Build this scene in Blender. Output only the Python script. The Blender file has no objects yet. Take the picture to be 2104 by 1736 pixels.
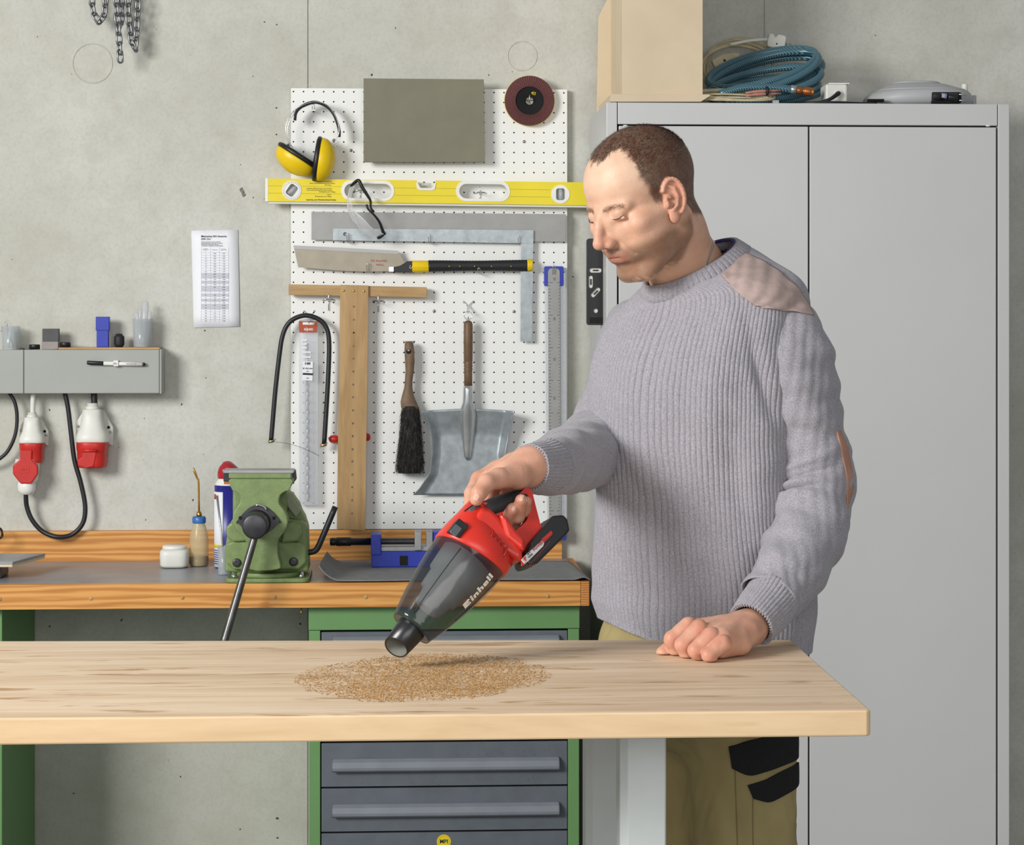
import bpy, math, random
import numpy as np
from mathutils import Vector, Matrix, Quaternion
random.seed(7); np.random.seed(7)
SC = bpy.context.scene; COL = SC.collection
# ---------------- camera, world, lights, exposure ----------------
CX, HOR, FPX, CAMZ = 1052.0, 632.0, 4600.0, 1.47
YAW = math.radians(2.9)
cam_d = bpy.data.cameras.new('camera'); cam = bpy.data.objects.new('camera', cam_d); COL.objects.link(cam)
cam.location = (0, 0, CAMZ); cam.rotation_euler = (math.pi/2, 0, -YAW)
cam_d.sensor_width = 36; cam_d.lens = FPX/2104*36; cam_d.shift_y = -(868-HOR)/2104; cam_d.clip_start = .05
SC.camera = cam
wd = bpy.data.worlds.new('world'); SC.world = wd; wd.use_nodes = True
wd.node_tree.nodes['Background'].inputs[0].default_value = (.94, .97, 1.0, 1)
wd.node_tree.nodes['Background'].inputs[1].default_value = .27
def area(name, loc, target, sx, sy, power, col):
    l = bpy.data.lights.new(name, 'AREA'); l.shape = 'RECTANGLE'; l.size = sx; l.size_y = sy; l.energy = power; l.color = col
    o = bpy.data.objects.new(name, l); COL.objects.link(o); o.location = loc
    o.rotation_euler = (Vector(target)-Vector(loc)).to_track_quat('-Z', 'Y').to_euler(); return o
area('window_light', (-3.1, 1.2, 2.7), (.4, 4.6, 1.1), 1.7, 1.3, 222, (1, .985, .96))
area('front_fill_light', (.5, -1.0, 1.9), (.3, 4.2, 1.0), 2.6, 1.8, 64, (1, .99, .97))  # added fill from behind the camera, brightens fronts and the space below the table
vs = SC.view_settings; vs.view_transform = 'Standard'; vs.look = 'None'; vs.gamma = 1; vs.use_curve_mapping = False; vs.exposure = 0.0

# ---------------- helpers ----------------
CT, ST = math.cos(YAW), math.sin(YAW)
def ray(px, py):
    x, z = (px-CX)/FPX, (HOR-py)/FPX
    return np.array([x*CT+ST, -x*ST+CT, z])
def P(px, py, Y):                      # photograph point -> world point on the plane at depth Y
    r = ray(px, py); r = r*(Y/r[1]); r[2] += CAMZ; return r
def G(px, py, Z):                      # photograph point -> world point on the horizontal plane Z
    r = ray(px, py); r = r*((Z-CAMZ)/r[2]); r[2] += CAMZ; return r
def K(Y): return Y/FPX                 # metres per pixel at depth Y
OFF = {}
def link(name, me, mat, parent=None, base=None):
    if parent is None:
        if base is None:
            n = len(me.vertices); co = np.empty(n*3); me.vertices.foreach_get('co', co); co = co.reshape(-1, 3)
            base = np.array([(co[:, 0].min()+co[:, 0].max())/2, (co[:, 1].min()+co[:, 1].max())/2, co[:, 2].min()])
        off = np.array(base, float)
    else: off = OFF[parent.name]
    me.transform(Matrix.Translation(Vector(-off)))
    o = bpy.data.objects.new(name, me); COL.objects.link(o)
    if parent is None: o.location = off
    else: o.parent = parent
    OFF[o.name] = off
    if mat is not None: me.materials.append(mat)
    return o
def tag(o, label=None, cat=None, group=None, kind=None):
    if label: o['label'] = label
    if cat: o['category'] = cat
    if group: o['group'] = group
    if kind: o['kind'] = kind
    return o
def thing(name, label, cat, loc, group=None):
    o = bpy.data.objects.new(name, None); COL.objects.link(o); o.location = tuple(loc); o.empty_display_size = .05
    OFF[o.name] = np.array(loc, float); return tag(o, label, cat, group)
def bevel(o, w, seg=2, ang=35):
    m = o.modifiers.new('bevel', 'BEVEL'); m.width = w; m.segments = seg; m.limit_method = 'ANGLE'; m.angle_limit = math.radians(ang)
    m.harden_normals = False; return o
def subsurf(o, n=1):
    m = o.modifiers.new('subsurf', 'SUBSURF'); m.levels = n; m.render_levels = n; return o
def frames(pts, closed=False):
    pts = [Vector(p) for p in pts]; n = len(pts); T = []
    for i in range(n):
        a = pts[(i-1) % n] if (closed or i > 0) else pts[0]; b = pts[(i+1) % n] if (closed or i < n-1) else pts[-1]
        T.append((b-a).normalized())
    t = T[0]; r = Vector((0, 0, 1)) if abs(t.z) < .9 else Vector((1, 0, 0))
    N = [(r-t*r.dot(t)).normalized()]
    for i in range(1, n):
        q = T[i-1].rotation_difference(T[i]); v = q @ N[-1]; N.append((v-T[i]*v.dot(T[i])).normalized())
    return pts, T, N
def smoothpath(pts, n=8, closed=False):
    p = [np.array(q, float) for q in pts]; m = len(p); out = []
    rng = range(m if closed else m-1)
    for i in rng:
        a = p[i-1] if (i > 0 or closed) else 2*p[0]-p[1]; b = p[i]; c = p[(i+1) % m]; d = p[(i+2) % m] if (i+2 < m or closed) else 2*p[-1]-p[-2]
        for k in range(n):
            t = k/n; out.append(.5*((2*b)+(c-a)*t+(2*a-5*b+4*c-d)*t*t+(3*b-a-3*c+d)*t**3))
    if not closed: out.append(p[-1])
    return out
class MB:
    def __init__(s): s.v = []; s.f = []; s.sm = []; s.mi = []; s.cur = 0
    def add(s, vs_, fs, smooth=False):
        b = len(s.v); s.v.extend([tuple(map(float, q)) for q in vs_])
        s.f.extend([tuple(b+i for i in f) for f in fs]); s.sm.extend([smooth]*len(fs)); s.mi.extend([s.cur]*len(fs)); return s
    def box(s, x0, x1, y0, y1, z0, z1, M=None):
        v = [(x, y, z) for x in (x0, x1) for y in (y0, y1) for z in (z0, z1)]
        if M is not None: v = [M @ Vector(q) for q in v]
        return s.add(v, [(0, 1, 3, 2), (4, 6, 7, 5), (0, 4, 5, 1), (2, 3, 7, 6), (0, 2, 6, 4), (1, 5, 7, 3)])
    def pbox(s, x0, y0, x1, y1, Yf, t):             # photograph rectangle at depth Yf, thickness t going back
        a = P(x0, y0, Yf); b = P(x1, y1, Yf); return s.box(a[0], b[0], Yf, Yf+t, b[2], a[2])
    def poly(s, pts, Yf, t, smooth=False):           # extruded photograph polygon
        w = [P(x, y, Yf) for x, y in pts]; return s.ext(w, (0, t, 0), smooth)
    def ext(s, w, d, smooth=False):
        n = len(w); d = np.array(d); v = [np.array(q) for q in w]; v = v+[q+d for q in v]
        nrm = np.zeros(3)
        for i in range(n): nrm += np.cross(v[i], v[(i+1) % n])
        if np.dot(nrm, d) > 0: v = v[:n][::-1]+v[n:][::-1]
        s.add(v, [tuple(range(n)), tuple(range(2*n-1, n-1, -1))]); b = len(s.v)-2*n
        for i in range(n): j = (i+1) % n; s.f.append((b+i, b+i+n, b+j+n, b+j)); s.sm.append(smooth); s.mi.append(s.cur)
        return s
    def loft(s, rings, cap=True, smooth=True, closed=False):
        n = len(rings[0]); m = len(rings); b = len(s.v); s.v.extend([tuple(map(float, q)) for r in rings for q in r])
        for i in range(m if closed else m-1):
            i2 = (i+1) % m
            for j in range(n):
                k = (j+1) % n; s.f.append((b+i*n+j, b+i*n+k, b+i2*n+k, b+i2*n+j)); s.sm.append(smooth); s.mi.append(s.cur)
        if cap and not closed:
            s.f.append(tuple(b+j for j in range(n-1, -1, -1))); s.f.append(tuple(b+(m-1)*n+j for j in range(n))); s.sm += [False]*2; s.mi += [s.cur]*2
        return s
    def tube(s, pts, r, n=10, closed=False, cap=True, sm=0, flat=1.0):
        if sm: 
            if hasattr(r, '__len__'):
                rr = np.interp(np.linspace(0, 1, (len(pts)-1)*sm+1), np.linspace(0, 1, len(pts)), r); r = list(rr)
            pts = smoothpath(pts, sm, closed)
        pts, T, N = frames(pts, closed); rings = []
        for i, p in enumerate(pts):
            B = T[i].cross(N[i]); ri = r[i] if hasattr(r, '__len__') else r
            rings.append([p+(N[i]*math.cos(a)+B*flat*math.sin(a))*ri for a in [2*math.pi*k/n for k in range(n)]])
        return s.loft(rings, cap, True, closed)
    def cyl(s, a, b, r, r2=None, n=20, cap=True):
        return s.tube([a, b], [r, r if r2 is None else r2], n, cap=cap)
    def lathe(s, prof, o, ax=(0, 0, 1), n=28, cap=True, sx=1, up=None):
        ax = Vector(ax).normalized(); u = Vector(up) if up is not None else (Vector((1, 0, 0)) if abs(ax.x) < .9 else Vector((0, 0, 1))); u = (u-ax*u.dot(ax)).normalized(); w = ax.cross(u); o = Vector(o)
        return s.loft([[o+ax*h+(u*math.cos(2*math.pi*k/n)*sx+w*math.sin(2*math.pi*k/n))*max(r, 1e-5) for k in range(n)] for r, h in prof], cap)
    def ell(s, c, r, n=20, m=12, M=None):
        rings = []
        for i in range(m+1):
            th = math.pi*i/m; q = []
            for k in range(n):
                p = Vector((math.sin(th)*math.cos(2*math.pi*k/n)*r[0], math.sin(th)*math.sin(2*math.pi*k/n)*r[1], -math.cos(th)*r[2]))
                if M is not None: p = M @ p
                q.append(p+Vector(c))
            rings.append(q)
        return s.loft(rings, False)
    def torus(s, c, R, r, ax=(0, 1, 0), n=24, m=8, a0=0, a1=360, sx=1):
        ax = Vector(ax).normalized(); u = Vector((1, 0, 0)) if abs(ax.x) < .9 else Vector((0, 0, 1)); u = (u-ax*u.dot(ax)).normalized(); w = ax.cross(u)
        full = a1-a0 >= 360; k = n if full else n+1
        pts = [Vector(c)+(u*math.cos(t)*sx+w*math.sin(t))*R for t in [math.radians(a0+(a1-a0)*i/n) for i in range(k)]]
        return s.tube(pts, r, m, closed=full)
    def mesh(s, name):
        me = bpy.data.meshes.new(name); me.from_pydata(s.v, [], s.f); me.polygons.foreach_set('use_smooth', s.sm); me.polygons.foreach_set('material_index', s.mi); me.update(); return me
    def build(s, name, mat, parent=None, bv=0, seg=2, ss=0, base=None):
        o = link(name, s.mesh(name), mat, parent, base)
        if bv: bevel(o, bv, seg)
        if ss: subsurf(o, ss)
        return o
def rrect(x0, y0, x1, y1, r, n=5):
    out = []
    for cx, cy, a in ((x1-r, y0+r, -90), (x1-r, y1-r, 0), (x0+r, y1-r, 90), (x0+r, y0+r, 180)):
        for k in range(n+1):
            t = math.radians(a+90*k/n); out.append((cx+r*math.cos(t), cy+r*math.sin(t)))
    return out
def circ(cx, cy, r, n=24, ry=None):
    return [(cx+r*math.cos(2*math.pi*k/n), cy+(ry or r)*math.sin(2*math.pi*k/n)) for k in range(n)]
def rot2(pts, cx, cy, deg):
    c, s_ = math.cos(math.radians(deg)), math.sin(math.radians(deg))
    return [(cx+(x-cx)*c-(y-cy)*s_, cy+(x-cx)*s_+(y-cy)*c) for x, y in pts]
def curve_mesh(cu, M):
    o = bpy.data.objects.new('tmp', cu); COL.objects.link(o); bpy.context.view_layer.update()
    me = bpy.data.meshes.new_from_object(o.evaluated_get(bpy.context.evaluated_depsgraph_get())); bpy.data.objects.remove(o); me.transform(M); me.materials.clear(); return me
def holed(name, outer, holes, Yf, t, mat, parent=None, bv=0):     # a plate with real holes, outline given in photograph points at depth Yf
    cu = bpy.data.curves.new(name, 'CURVE'); cu.dimensions = '2D'; cu.fill_mode = 'BOTH'; cu.extrude = t/2
    for pl in [outer]+holes:
        sp = cu.splines.new('POLY'); sp.points.add(len(pl)-1); sp.use_cyclic_u = True
        for q, (x, y) in zip(sp.points, pl): w = P(x, y, Yf); q.co = (w[0], w[2], 0, 1)
    me = curve_mesh(cu, Matrix.Translation((0, Yf+t/2, 0)) @ Matrix.Rotation(math.pi/2, 4, 'X')); o = link(name, me, mat, parent)
    if bv: bevel(o, bv)
    return o
def text(body, M, size, mat, parent, name='lettering', off=0, ext=.00015, align='CENTER', sp=1.0):
    cu = bpy.data.curves.new(name, 'FONT'); cu.body = body; cu.size = size; cu.extrude = ext; cu.offset = off; cu.align_x = align; cu.align_y = 'CENTER'; cu.resolution_u = 2; cu.space_line = sp
    return link(name, curve_mesh(cu, M), mat, parent)
def TX(px, py, Y, rot=0, mirror=False):       # text facing the camera side, rot in degrees clockwise in the photograph
    m = Matrix.Translation(Vector(P(px, py, Y))) @ Matrix.Rotation(math.radians(rot), 4, 'Y') @ Matrix.Rotation(math.pi/2, 4, 'X')
    return m
def dup(root, d, label=None, group=None, rz=0):
    r = root.copy(); COL.objects.link(r); r.location = Vector(root.location)+Vector(d); r.rotation_euler.z += rz
    if label: r['label'] = label
    if group: r['group'] = group
    for ch in list(root.children):
        c = ch.copy(); COL.objects.link(c); c.parent = r
        for g in ch.children: q = g.copy(); COL.objects.link(q); q.parent = c
    return r
# ---------------- materials ----------------
def lin(c): 
    c = [x/255 for x in c[:3]]; return tuple([x/12.92 if x <= .04045 else ((x+.055)/1.055)**2.4 for x in c])+(1,)
class NT:
    def __init__(s, name):
        s.m = bpy.data.materials.new(name); s.m.use_nodes = True; s.t = s.m.node_tree; s.n = s.t.nodes; s.b = s.n['Principled BSDF']; s.co = None
    def node(s, ty, **kw):
        n = s.n.new(ty)
        for k, v in kw.items():
            if k.startswith('i_'): 
                key = k[2:]; key = int(key) if key.isdigit() else key.replace('_', ' '); n.inputs[key].default_value = v
            else: setattr(n, k, v)
        return n
    def L(s, a, b): s.t.links.new(a, b)
    def coord(s, scale=(1, 1, 1), rot=(0, 0, 0), kind='Object'):
        tc = s.node('ShaderNodeTexCoord'); mp = s.node('ShaderNodeMapping'); mp.inputs['Scale'].default_value = scale; mp.inputs['Rotation'].default_value = rot
        s.L(tc.outputs[kind], mp.inputs[0]); return mp.outputs[0]
    def noise(s, co, scale, detail=4, rough=.55, dist=0):
        n = s.node('ShaderNodeTexNoise'); n.inputs['Scale'].default_value = scale; n.inputs['Detail'].default_value = detail; n.inputs['Roughness'].default_value = rough; n.inputs['Distortion'].default_value = dist
        s.L(co, n.inputs['Vector']); return n.outputs['Fac']
    def ramp(s, f, stops):
        r = s.node('ShaderNodeValToRGB'); e = r.color_ramp.elements
        while len(e) < len(stops): e.new(.5)
        for k, (p, c) in enumerate(stops): e[k].position = p; e[k].color = c if len(c) == 4 else tuple(c)+(1,)
        s.L(f, r.inputs[0]); return r.outputs[0]
    def mix(s, f, a, b, mode='MIX'):
        m = s.node('ShaderNodeMix', data_type='RGBA', blend_type=mode)
        for v, k in ((f, 0), (a, 6), (b, 7)):
            if isinstance(v, (int, float)): m.inputs[k].default_value = v
            elif isinstance(v, tuple): m.inputs[k].default_value = v
            else: s.L(v, m.inputs[k])
        return m.outputs[2]
    def math(s, op, a, b=0.0, c=None):
        m = s.node('ShaderNodeMath', operation=op)
        for k, v in enumerate((a, b) if c is None else (a, b, c)):
            if isinstance(v, (int, float)): m.inputs[k].default_value = v
            else: s.L(v, m.inputs[k])
        return m.outputs[0]
    def bump(s, h, strength=.3, dist=.001, prev=None):
        b = s.node('ShaderNodeBump'); b.inputs['Strength'].default_value = strength; b.inputs['Distance'].default_value = dist; s.L(h, b.inputs['Height'])
        if prev is not None: s.L(prev, b.inputs['Normal'])
        return b.outputs[0]
    def fin(s, col=None, rough=.5, metal=0, normal=None, spec=None, **kw):
        b = s.b.inputs
        if col is not None: s.L(col, b['Base Color']) if not isinstance(col, tuple) else setattr(b['Base Color'], 'default_value', col)
        if isinstance(rough, (int, float)): b['Roughness'].default_value = rough
        else: s.L(rough, b['Roughness'])
        b['Metallic'].default_value = metal
        if spec is not None: b['Specular IOR Level'].default_value = spec
        if normal is not None: s.L(normal, b['Normal'])
        for k, v in kw.items(): b[k.replace('_', ' ')].default_value = v
        return s.m
M = {}
def mk(name, rgb, rough=.5, metal=0, var=.08, vs_=30, bmp=0, bs=200, bd=.0006, spec=None, **kw):
    t = NT(name); co = t.coord(); c = lin(rgb); n = t.noise(co, vs_, 5)
    lo = tuple(max(0, x*(1-var*1.6)) for x in c[:3]); hi = tuple(min(1, x*(1+var)) for x in c[:3])
    col = t.ramp(n, [(.3, lo), (.7, hi)]); nm = t.bump(t.noise(co, bs, 3), bmp, bd) if bmp else None
    M[name] = t.fin(col, rough, metal, nm, spec, **kw); return M[name]
def woodmat(name, dark, light, ax='x', sc=18, stretch=14, rough=.5, spots=None, knots=False, bmp=.15):
    t = NT(name); s = [sc]*3; s['xyz'.index(ax)] = sc/stretch; co = t.coord(tuple(s))
    n = t.noise(co, 1.0, 6, .6, .6); n2 = t.noise(co, 5.0, 3, .6, .3); f = t.math('ADD', t.math('MULTIPLY', n, .72), t.math('MULTIPLY', n2, .28))
    col = t.ramp(f, [(.36, lin(dark)), (.62, lin(light))])
    if spots:
        c2 = t.coord(tuple([spots[1]*(.18 if i == 'xyz'.index(ax) else 1) for i in range(3)])); m = t.noise(c2, 1.0, 4, .6, .5)
        col = t.mix(t.ramp(m, [(spots[2], (0, 0, 0, 1)), (spots[2]+.09, (1, 1, 1, 1))]), col, lin(spots[0]))
    M[name] = t.fin(col, rough, 0, t.bump(n2, bmp, .0005)); return M[name]
def glassmat(name, rgb, rough=.05, alpha=.25, ior=1.45):
    t = NT(name); M[name] = t.fin(lin(rgb), rough); t.b.inputs['Alpha'].default_value = alpha; t.b.inputs['IOR'].default_value = ior; return M[name]
def texwood_wave(name, dark, light, ax='x', freq=60, rough=.45, dist=3.0):
    t = NT(name); s = [1, 1, 1]; s['xyz'.index(ax)] = .08; co = t.coord(tuple(s)); w = t.node('ShaderNodeTexWave', wave_type='BANDS', bands_direction='Z' if ax != 'z' else 'X')
    w.inputs['Scale'].default_value = freq; w.inputs['Distortion'].default_value = dist; w.inputs['Detail'].default_value = 3; w.inputs['Detail Scale'].default_value = 1.4; t.L(co, w.inputs['Vector'])
    n = t.noise(co, 25, 5); f = t.math('ADD', t.math('MULTIPLY', w.outputs['Fac'], .55), t.math('MULTIPLY', n, .45))
    c2 = t.coord((3, 3, 9)); k = t.ramp(t.noise(c2, 2.5, 2), [(.66, (0, 0, 0, 1)), (.74, (1, 1, 1, 1))])
    col = t.mix(k, t.ramp(f, [(.25, lin(dark)), (.7, lin(light))]), lin(dark)); M[name] = t.fin(col, rough, 0, t.bump(f, .12, .0005)); return M[name]
# concrete: cloudy tone, pits, darker stains
t = NT('concrete'); co = t.coord(); a = t.noise(co, 1.3, 6, .6); b = t.noise(co, 9, 8, .65); c = t.noise(co, 120, 3, .6)
col = t.ramp(a, [(.3, lin((182, 182, 171))), (.5, lin((198, 198, 189))), (.7, lin((211, 211, 205)))])
col = t.mix(t.ramp(b, [(.35, (.4,)*3), (.55, (0,)*3)]), col, lin((176, 174, 160)))
col = t.mix(t.math('MULTIPLY', t.ramp(c, [(.3, (1,)*3), (.55, (0,)*3)]), .22), col, lin((160, 158, 146)))
vo = t.node('ShaderNodeTexVoronoi', feature='F1'); vo.inputs['Scale'].default_value = 34; vo.inputs['Randomness'].default_value = 1
dm = t.noise(co, 90, 2); cm = t.node('ShaderNodeVectorMath', operation='ADD'); sc_ = t.node('ShaderNodeVectorMath', operation='SCALE'); nz = t.node('ShaderNodeTexNoise'); nz.inputs['Scale'].default_value = 60
t.L(co, nz.inputs['Vector']); t.L(nz.outputs['Color'], sc_.inputs[0]); sc_.inputs['Scale'].default_value = .012; t.L(co, cm.inputs[0]); t.L(sc_.outputs[0], cm.inputs[1]); t.L(cm.outputs[0], vo.inputs['Vector'])
sep = t.node('ShaderNodeSeparateColor'); t.L(vo.outputs['Color'], sep.inputs[0])
pitr = t.math('MULTIPLY', t.math('POWER', sep.outputs[0], 4.5), .11)
pit = t.math('LESS_THAN', vo.outputs['Distance'], pitr)
col = t.mix(pit, col, lin((84, 80, 66)))
nm = t.bump(t.math('SUBTRACT', t.math('ADD', b, t.math('MULTIPLY', c, .5)), pit), .35, .0012)
M['concrete'] = t.fin(col, .85, 0, nm, .25)
mk('floor', (120, 120, 115), .7, var=.15, vs_=6, bmp=.1)
mk('peg_white', (238, 239, 236), .45, var=.015, vs_=5)
mk('white_plastic', (232, 232, 226), .4, var=.02)
mk('off_white', (222, 222, 214), .45, var=.03)
mk('yellow', (232, 212, 20), .4, var=.04, vs_=12)
mk('yellow_muff', (236, 200, 10), .38, var=.05, vs_=20)
mk('black_plastic', (22, 23, 26), .42, var=.1)
mk('black_rubber', (30, 31, 34), .6, var=.15, vs_=60, bmp=.2)
mk('olive_board', (126, 123, 105), .75, var=.05, vs_=14, bmp=.15, bs=500)
mk('steel', (168, 168, 168), .38, .85, var=.08, vs_=40)
mk('dull_steel', (158, 158, 156), .5, .35, var=.05, vs_=25)
mk('zinc', (170, 178, 182), .42, .55, var=.14, vs_=45)
mk('chrome', (205, 205, 205), .18, 1, var=.02)
mk('brass', (196, 150, 70), .28, .95, var=.05)
mk('copper', (190, 120, 70), .35, .8, var=.05)
mk('saw_steel', (160, 152, 136), .45, .35, var=.06, vs_=30)
mk('maroon_grit', (104, 62, 62), .9, var=.25, vs_=700, bmp=.6, bs=900)
mk('paper', (236, 238, 243), .8, var=.01)
mk('ink', (70, 72, 78), .8, var=0)
mk('ink_faint', (150, 152, 160), .8, var=0)
mk('table_grey', (200, 201, 212), .8, var=0)
mk('red_ink', (160, 50, 44), .7, var=0)
mk('blue_plastic', (40, 58, 170), .4, var=.04)
mk('navy_print', (34, 34, 130), .35, var=.03)
mk('red_plastic', (205, 48, 36), .33, var=.03)
mk('cee_red', (196, 40, 34), .38, var=.06)
mk('trunk_grey', (160, 163, 158), .5, var=.03, vs_=8)
mk('bench_lino', (146, 150, 156), .33, var=.14, vs_=7)
mk('vise_green', (126, 146, 92), .45, var=.1, vs_=60, bmp=.5, bs=330, bd=.0012)
mk('cab_green', (104, 148, 92), .5, var=.03, vs_=15, bmp=.05)
mk('drawer_grey', (98, 105, 113), .45, var=.07, vs_=20, bmp=.05)
mk('locker_grey', (198, 199, 198), .42, var=.012, vs_=4)
mk('locker_seam', (20, 20, 20), .8, var=0)
mk('dark_iron', (72, 72, 76), .38, .6, var=.15, vs_=50)
mk('iron_bar', (112, 112, 112), .3, .85, var=.15, vs_=30)
mk('plywood_box', (214, 196, 166), .6, var=.04, vs_=8, bmp=.05)
mk('dark_bristle', (36, 34, 31), .7, var=.3, vs_=90)
mk('grey_bristle', (90, 86, 80), .7, var=.3, vs_=90)
mk('mat_grey', (132, 134, 134), .85, var=.08, vs_=50, bmp=.9, bs=650, bd=.002)
mk('white_metal', (206, 212, 212), .4, var=.02)
mk('sawdust', (196, 154, 98), .9, var=.25, vs_=300)
mk('sawdust_dark', (160, 116, 64), .9, var=.25, vs_=300)
mk('dark_print', (28, 28, 30), .6, var=0)
mk('rust_red', (180, 82, 50), .6, var=.05)
mk('cable_black', (26, 28, 33), .45, var=.1)
mk('cable_cream', (196, 184, 150), .5, var=.15, vs_=40)
mk('chain_steel', (135, 137, 140), .33, .9, var=.12)
mk('oil', (105, 62, 30), .3, var=.05)
mk('yellow_sticker', (232, 208, 40), .45, var=.02)
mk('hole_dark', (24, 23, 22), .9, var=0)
mk('black_fabric', (18, 18, 21), .9, var=.2, vs_=300, bmp=.5, bs=900)
mk('shovel_wood', (110, 84, 60), .5, var=.15, vs_=30)
mk('brush_wood', (122, 98, 76), .6, var=.18, vs_=40)
mk('teal_hose', (70, 130, 150), .25, var=.12, vs_=60)
mk('pink_grip', (186, 130, 116), .5, var=.1)
glassmat('clear_plastic', (205, 212, 216), .12, .38)
glassmat('clear_lens', (225, 228, 230), .08, .22)
glassmat('oil_bottle', (215, 200, 160), .25, .5)
glassmat('clear_rim', (240, 242, 244), .1, .7)
glassmat('sleeve', (214, 218, 224), .12, .42)
woodmat('beech_t', (158, 124, 78), (188, 154, 106), 'z', 26, 8, .55)
woodmat('beech_h', (158, 124, 78), (188, 154, 106), 'x', 26, 8, .55)
texwood_wave('pine', (190, 126, 58), (222, 162, 88), 'x', 20, .42, 9)
texwood_wave('pine_end', (170, 104, 46), (214, 148, 80), 'y', 60, .5, 2)
woodmat('table_wood', (206, 176, 140), (234, 210, 180), 'x', 34, 20, .5, ((180, 142, 98), 30, .575))
woodmat('table_edge', (208, 176, 134), (228, 198, 158), 'x', 12, 6, .55, ((176, 136, 84), 12, .62))
# ---------------- setting ----------------
YW = 5.575
zt = P(0, -700, YW)[2]
wall = tag(MB().box(-3.2, 3.2, YW+.004, YW+.2, 0, zt).build('wall_back', M['concrete']), kind='structure')
xs = [-3.2, P(633, 0, YW)[0], P(1570, 0, YW)[0], 3.2]
for i in range(3): MB().box(xs[i]+.0012, xs[i+1]-.0012, YW, YW+.006, 0, zt-.001).build('concrete_panel', M['concrete'], wall, bv=.0015)
for cx, cy, r in ((1073, 115, 30), (190, 130, 40)):
    c = P(cx, cy, YW-.0003); MB().torus(c, r*K(YW), .0016, n=40, m=6).build('tie_hole_ring', M['concrete'], wall)
tag(MB().box(-3.2, 3.2, -1.2, YW+.2, -.06, 0).build('floor', M['floor']), kind='structure')
# scratch mark on the wall
m = MB(); 
for k in range(8):
    x, y = 495+k*.9, 387+k*2.2; m.tube([P(x-2-random.random()*2, y+2, YW-.0004), P(x+3+random.random()*2, y-1.5, YW-.0004)], .0008, 5)
m.build('scribble_mark', M['dark_print'], wall)

# ---------------- pegboard ----------------
PB = 5.552
tl = P(598, 181.5, PB); br = P(1165, 1085, PB); NX, NZ = 28, 44
gx0 = P(603, 0, PB)[0]; gx1 = P(1158.5, 0, PB)[0]; gz0 = P(0, 183.5, PB)[2]-.0020; pit_ = (gx1-gx0)/27
xe = [tl[0]]+[gx0+pit_*(i+.5) for i in range(27)]+[br[0]]
ze = [tl[2]]+[gz0-pit_*(j+.5)-0 for j in range(43)]+[br[2]]
gz0 = gz0
m = MB(); R = .0021
for j in range(44):
    for i in range(28):
        x0, x1, z1, z0 = xe[i], xe[i+1], ze[j], ze[j+1]; cx = gx0+pit_*i; cz = gz0-pit_*j
        if not (x0+.003 < cx < x1-.003 and z0+.003 < cz < z1-.003):
            cx = min(max(cx, x0+.0032), x1-.0032); cz = min(max(cz, z0+.0032), z1-.0032)
        q = []
        for k in range(8):
            a = math.radians(k*45); q.append((cx+R*math.cos(a), PB, cz+R*math.sin(a)))
        sq = [(x1, PB, cz), (x1, PB, z1), (cx, PB, z1), (x0, PB, z1), (x0, PB, cz), (x0, PB, z0), (cx, PB, z0), (x1, PB, z0)]
        bk = [(a_, PB+.004, c_) for a_, b_, c_ in q]
        fs = [(k, 8+k, 8+(k+1) % 8, (k+1) % 8) for k in range(8)]+[(k, (k+1) % 8, 16+(k+1) % 8, 16+k) for k in range(8)]
        m.add(q+sq+bk, fs)
peg = thing('pegboard', 'white perforated pegboard covered in tools on the concrete wall', 'pegboard', ((tl[0]+br[0])/2, PB+.01, br[2]))
m.build('perforated_panel', M['peg_white'], peg)
MB().box(tl[0], br[0], PB+.0045, PB+.018, br[2], tl[2]).build('hole_shade', M['hole_dark'], peg)  # near-black sheet, paints in the shade seen through the holes
e = MB(); e.box(tl[0]-.0005, tl[0], PB, PB+.018, br[2], tl[2]); e.box(br[0], br[0]+.0005, PB, PB+.018, br[2], tl[2]); e.box(tl[0], br[0], PB, PB+.018, tl[2], tl[2]+.0005); e.build('edge', M['peg_white'], peg)
for x, y in ((1077, 291), (892, 639), (1056, 640), (686, 288), (721, 309)):
    s = MB().lathe([(.0001, -.002), (.0036, -.0018), (.0042, 0), (.0042, .001)], P(x, y, PB-.0005), (0, 1, 0), 16).build('screw', M['chrome'], peg)
    c = P(x, y, PB-.0026); MB().box(c[0]-.0022, c[0]+.0022, c[1], c[1]+.001, c[2]-.0004, c[2]+.0004).box(c[0]-.0004, c[0]+.0004, c[1], c[1]+.001, c[2]-.0022, c[2]+.0022).build('screw_cross', M['dark_print'], s)

def kx(Y): return K(Y)
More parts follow.
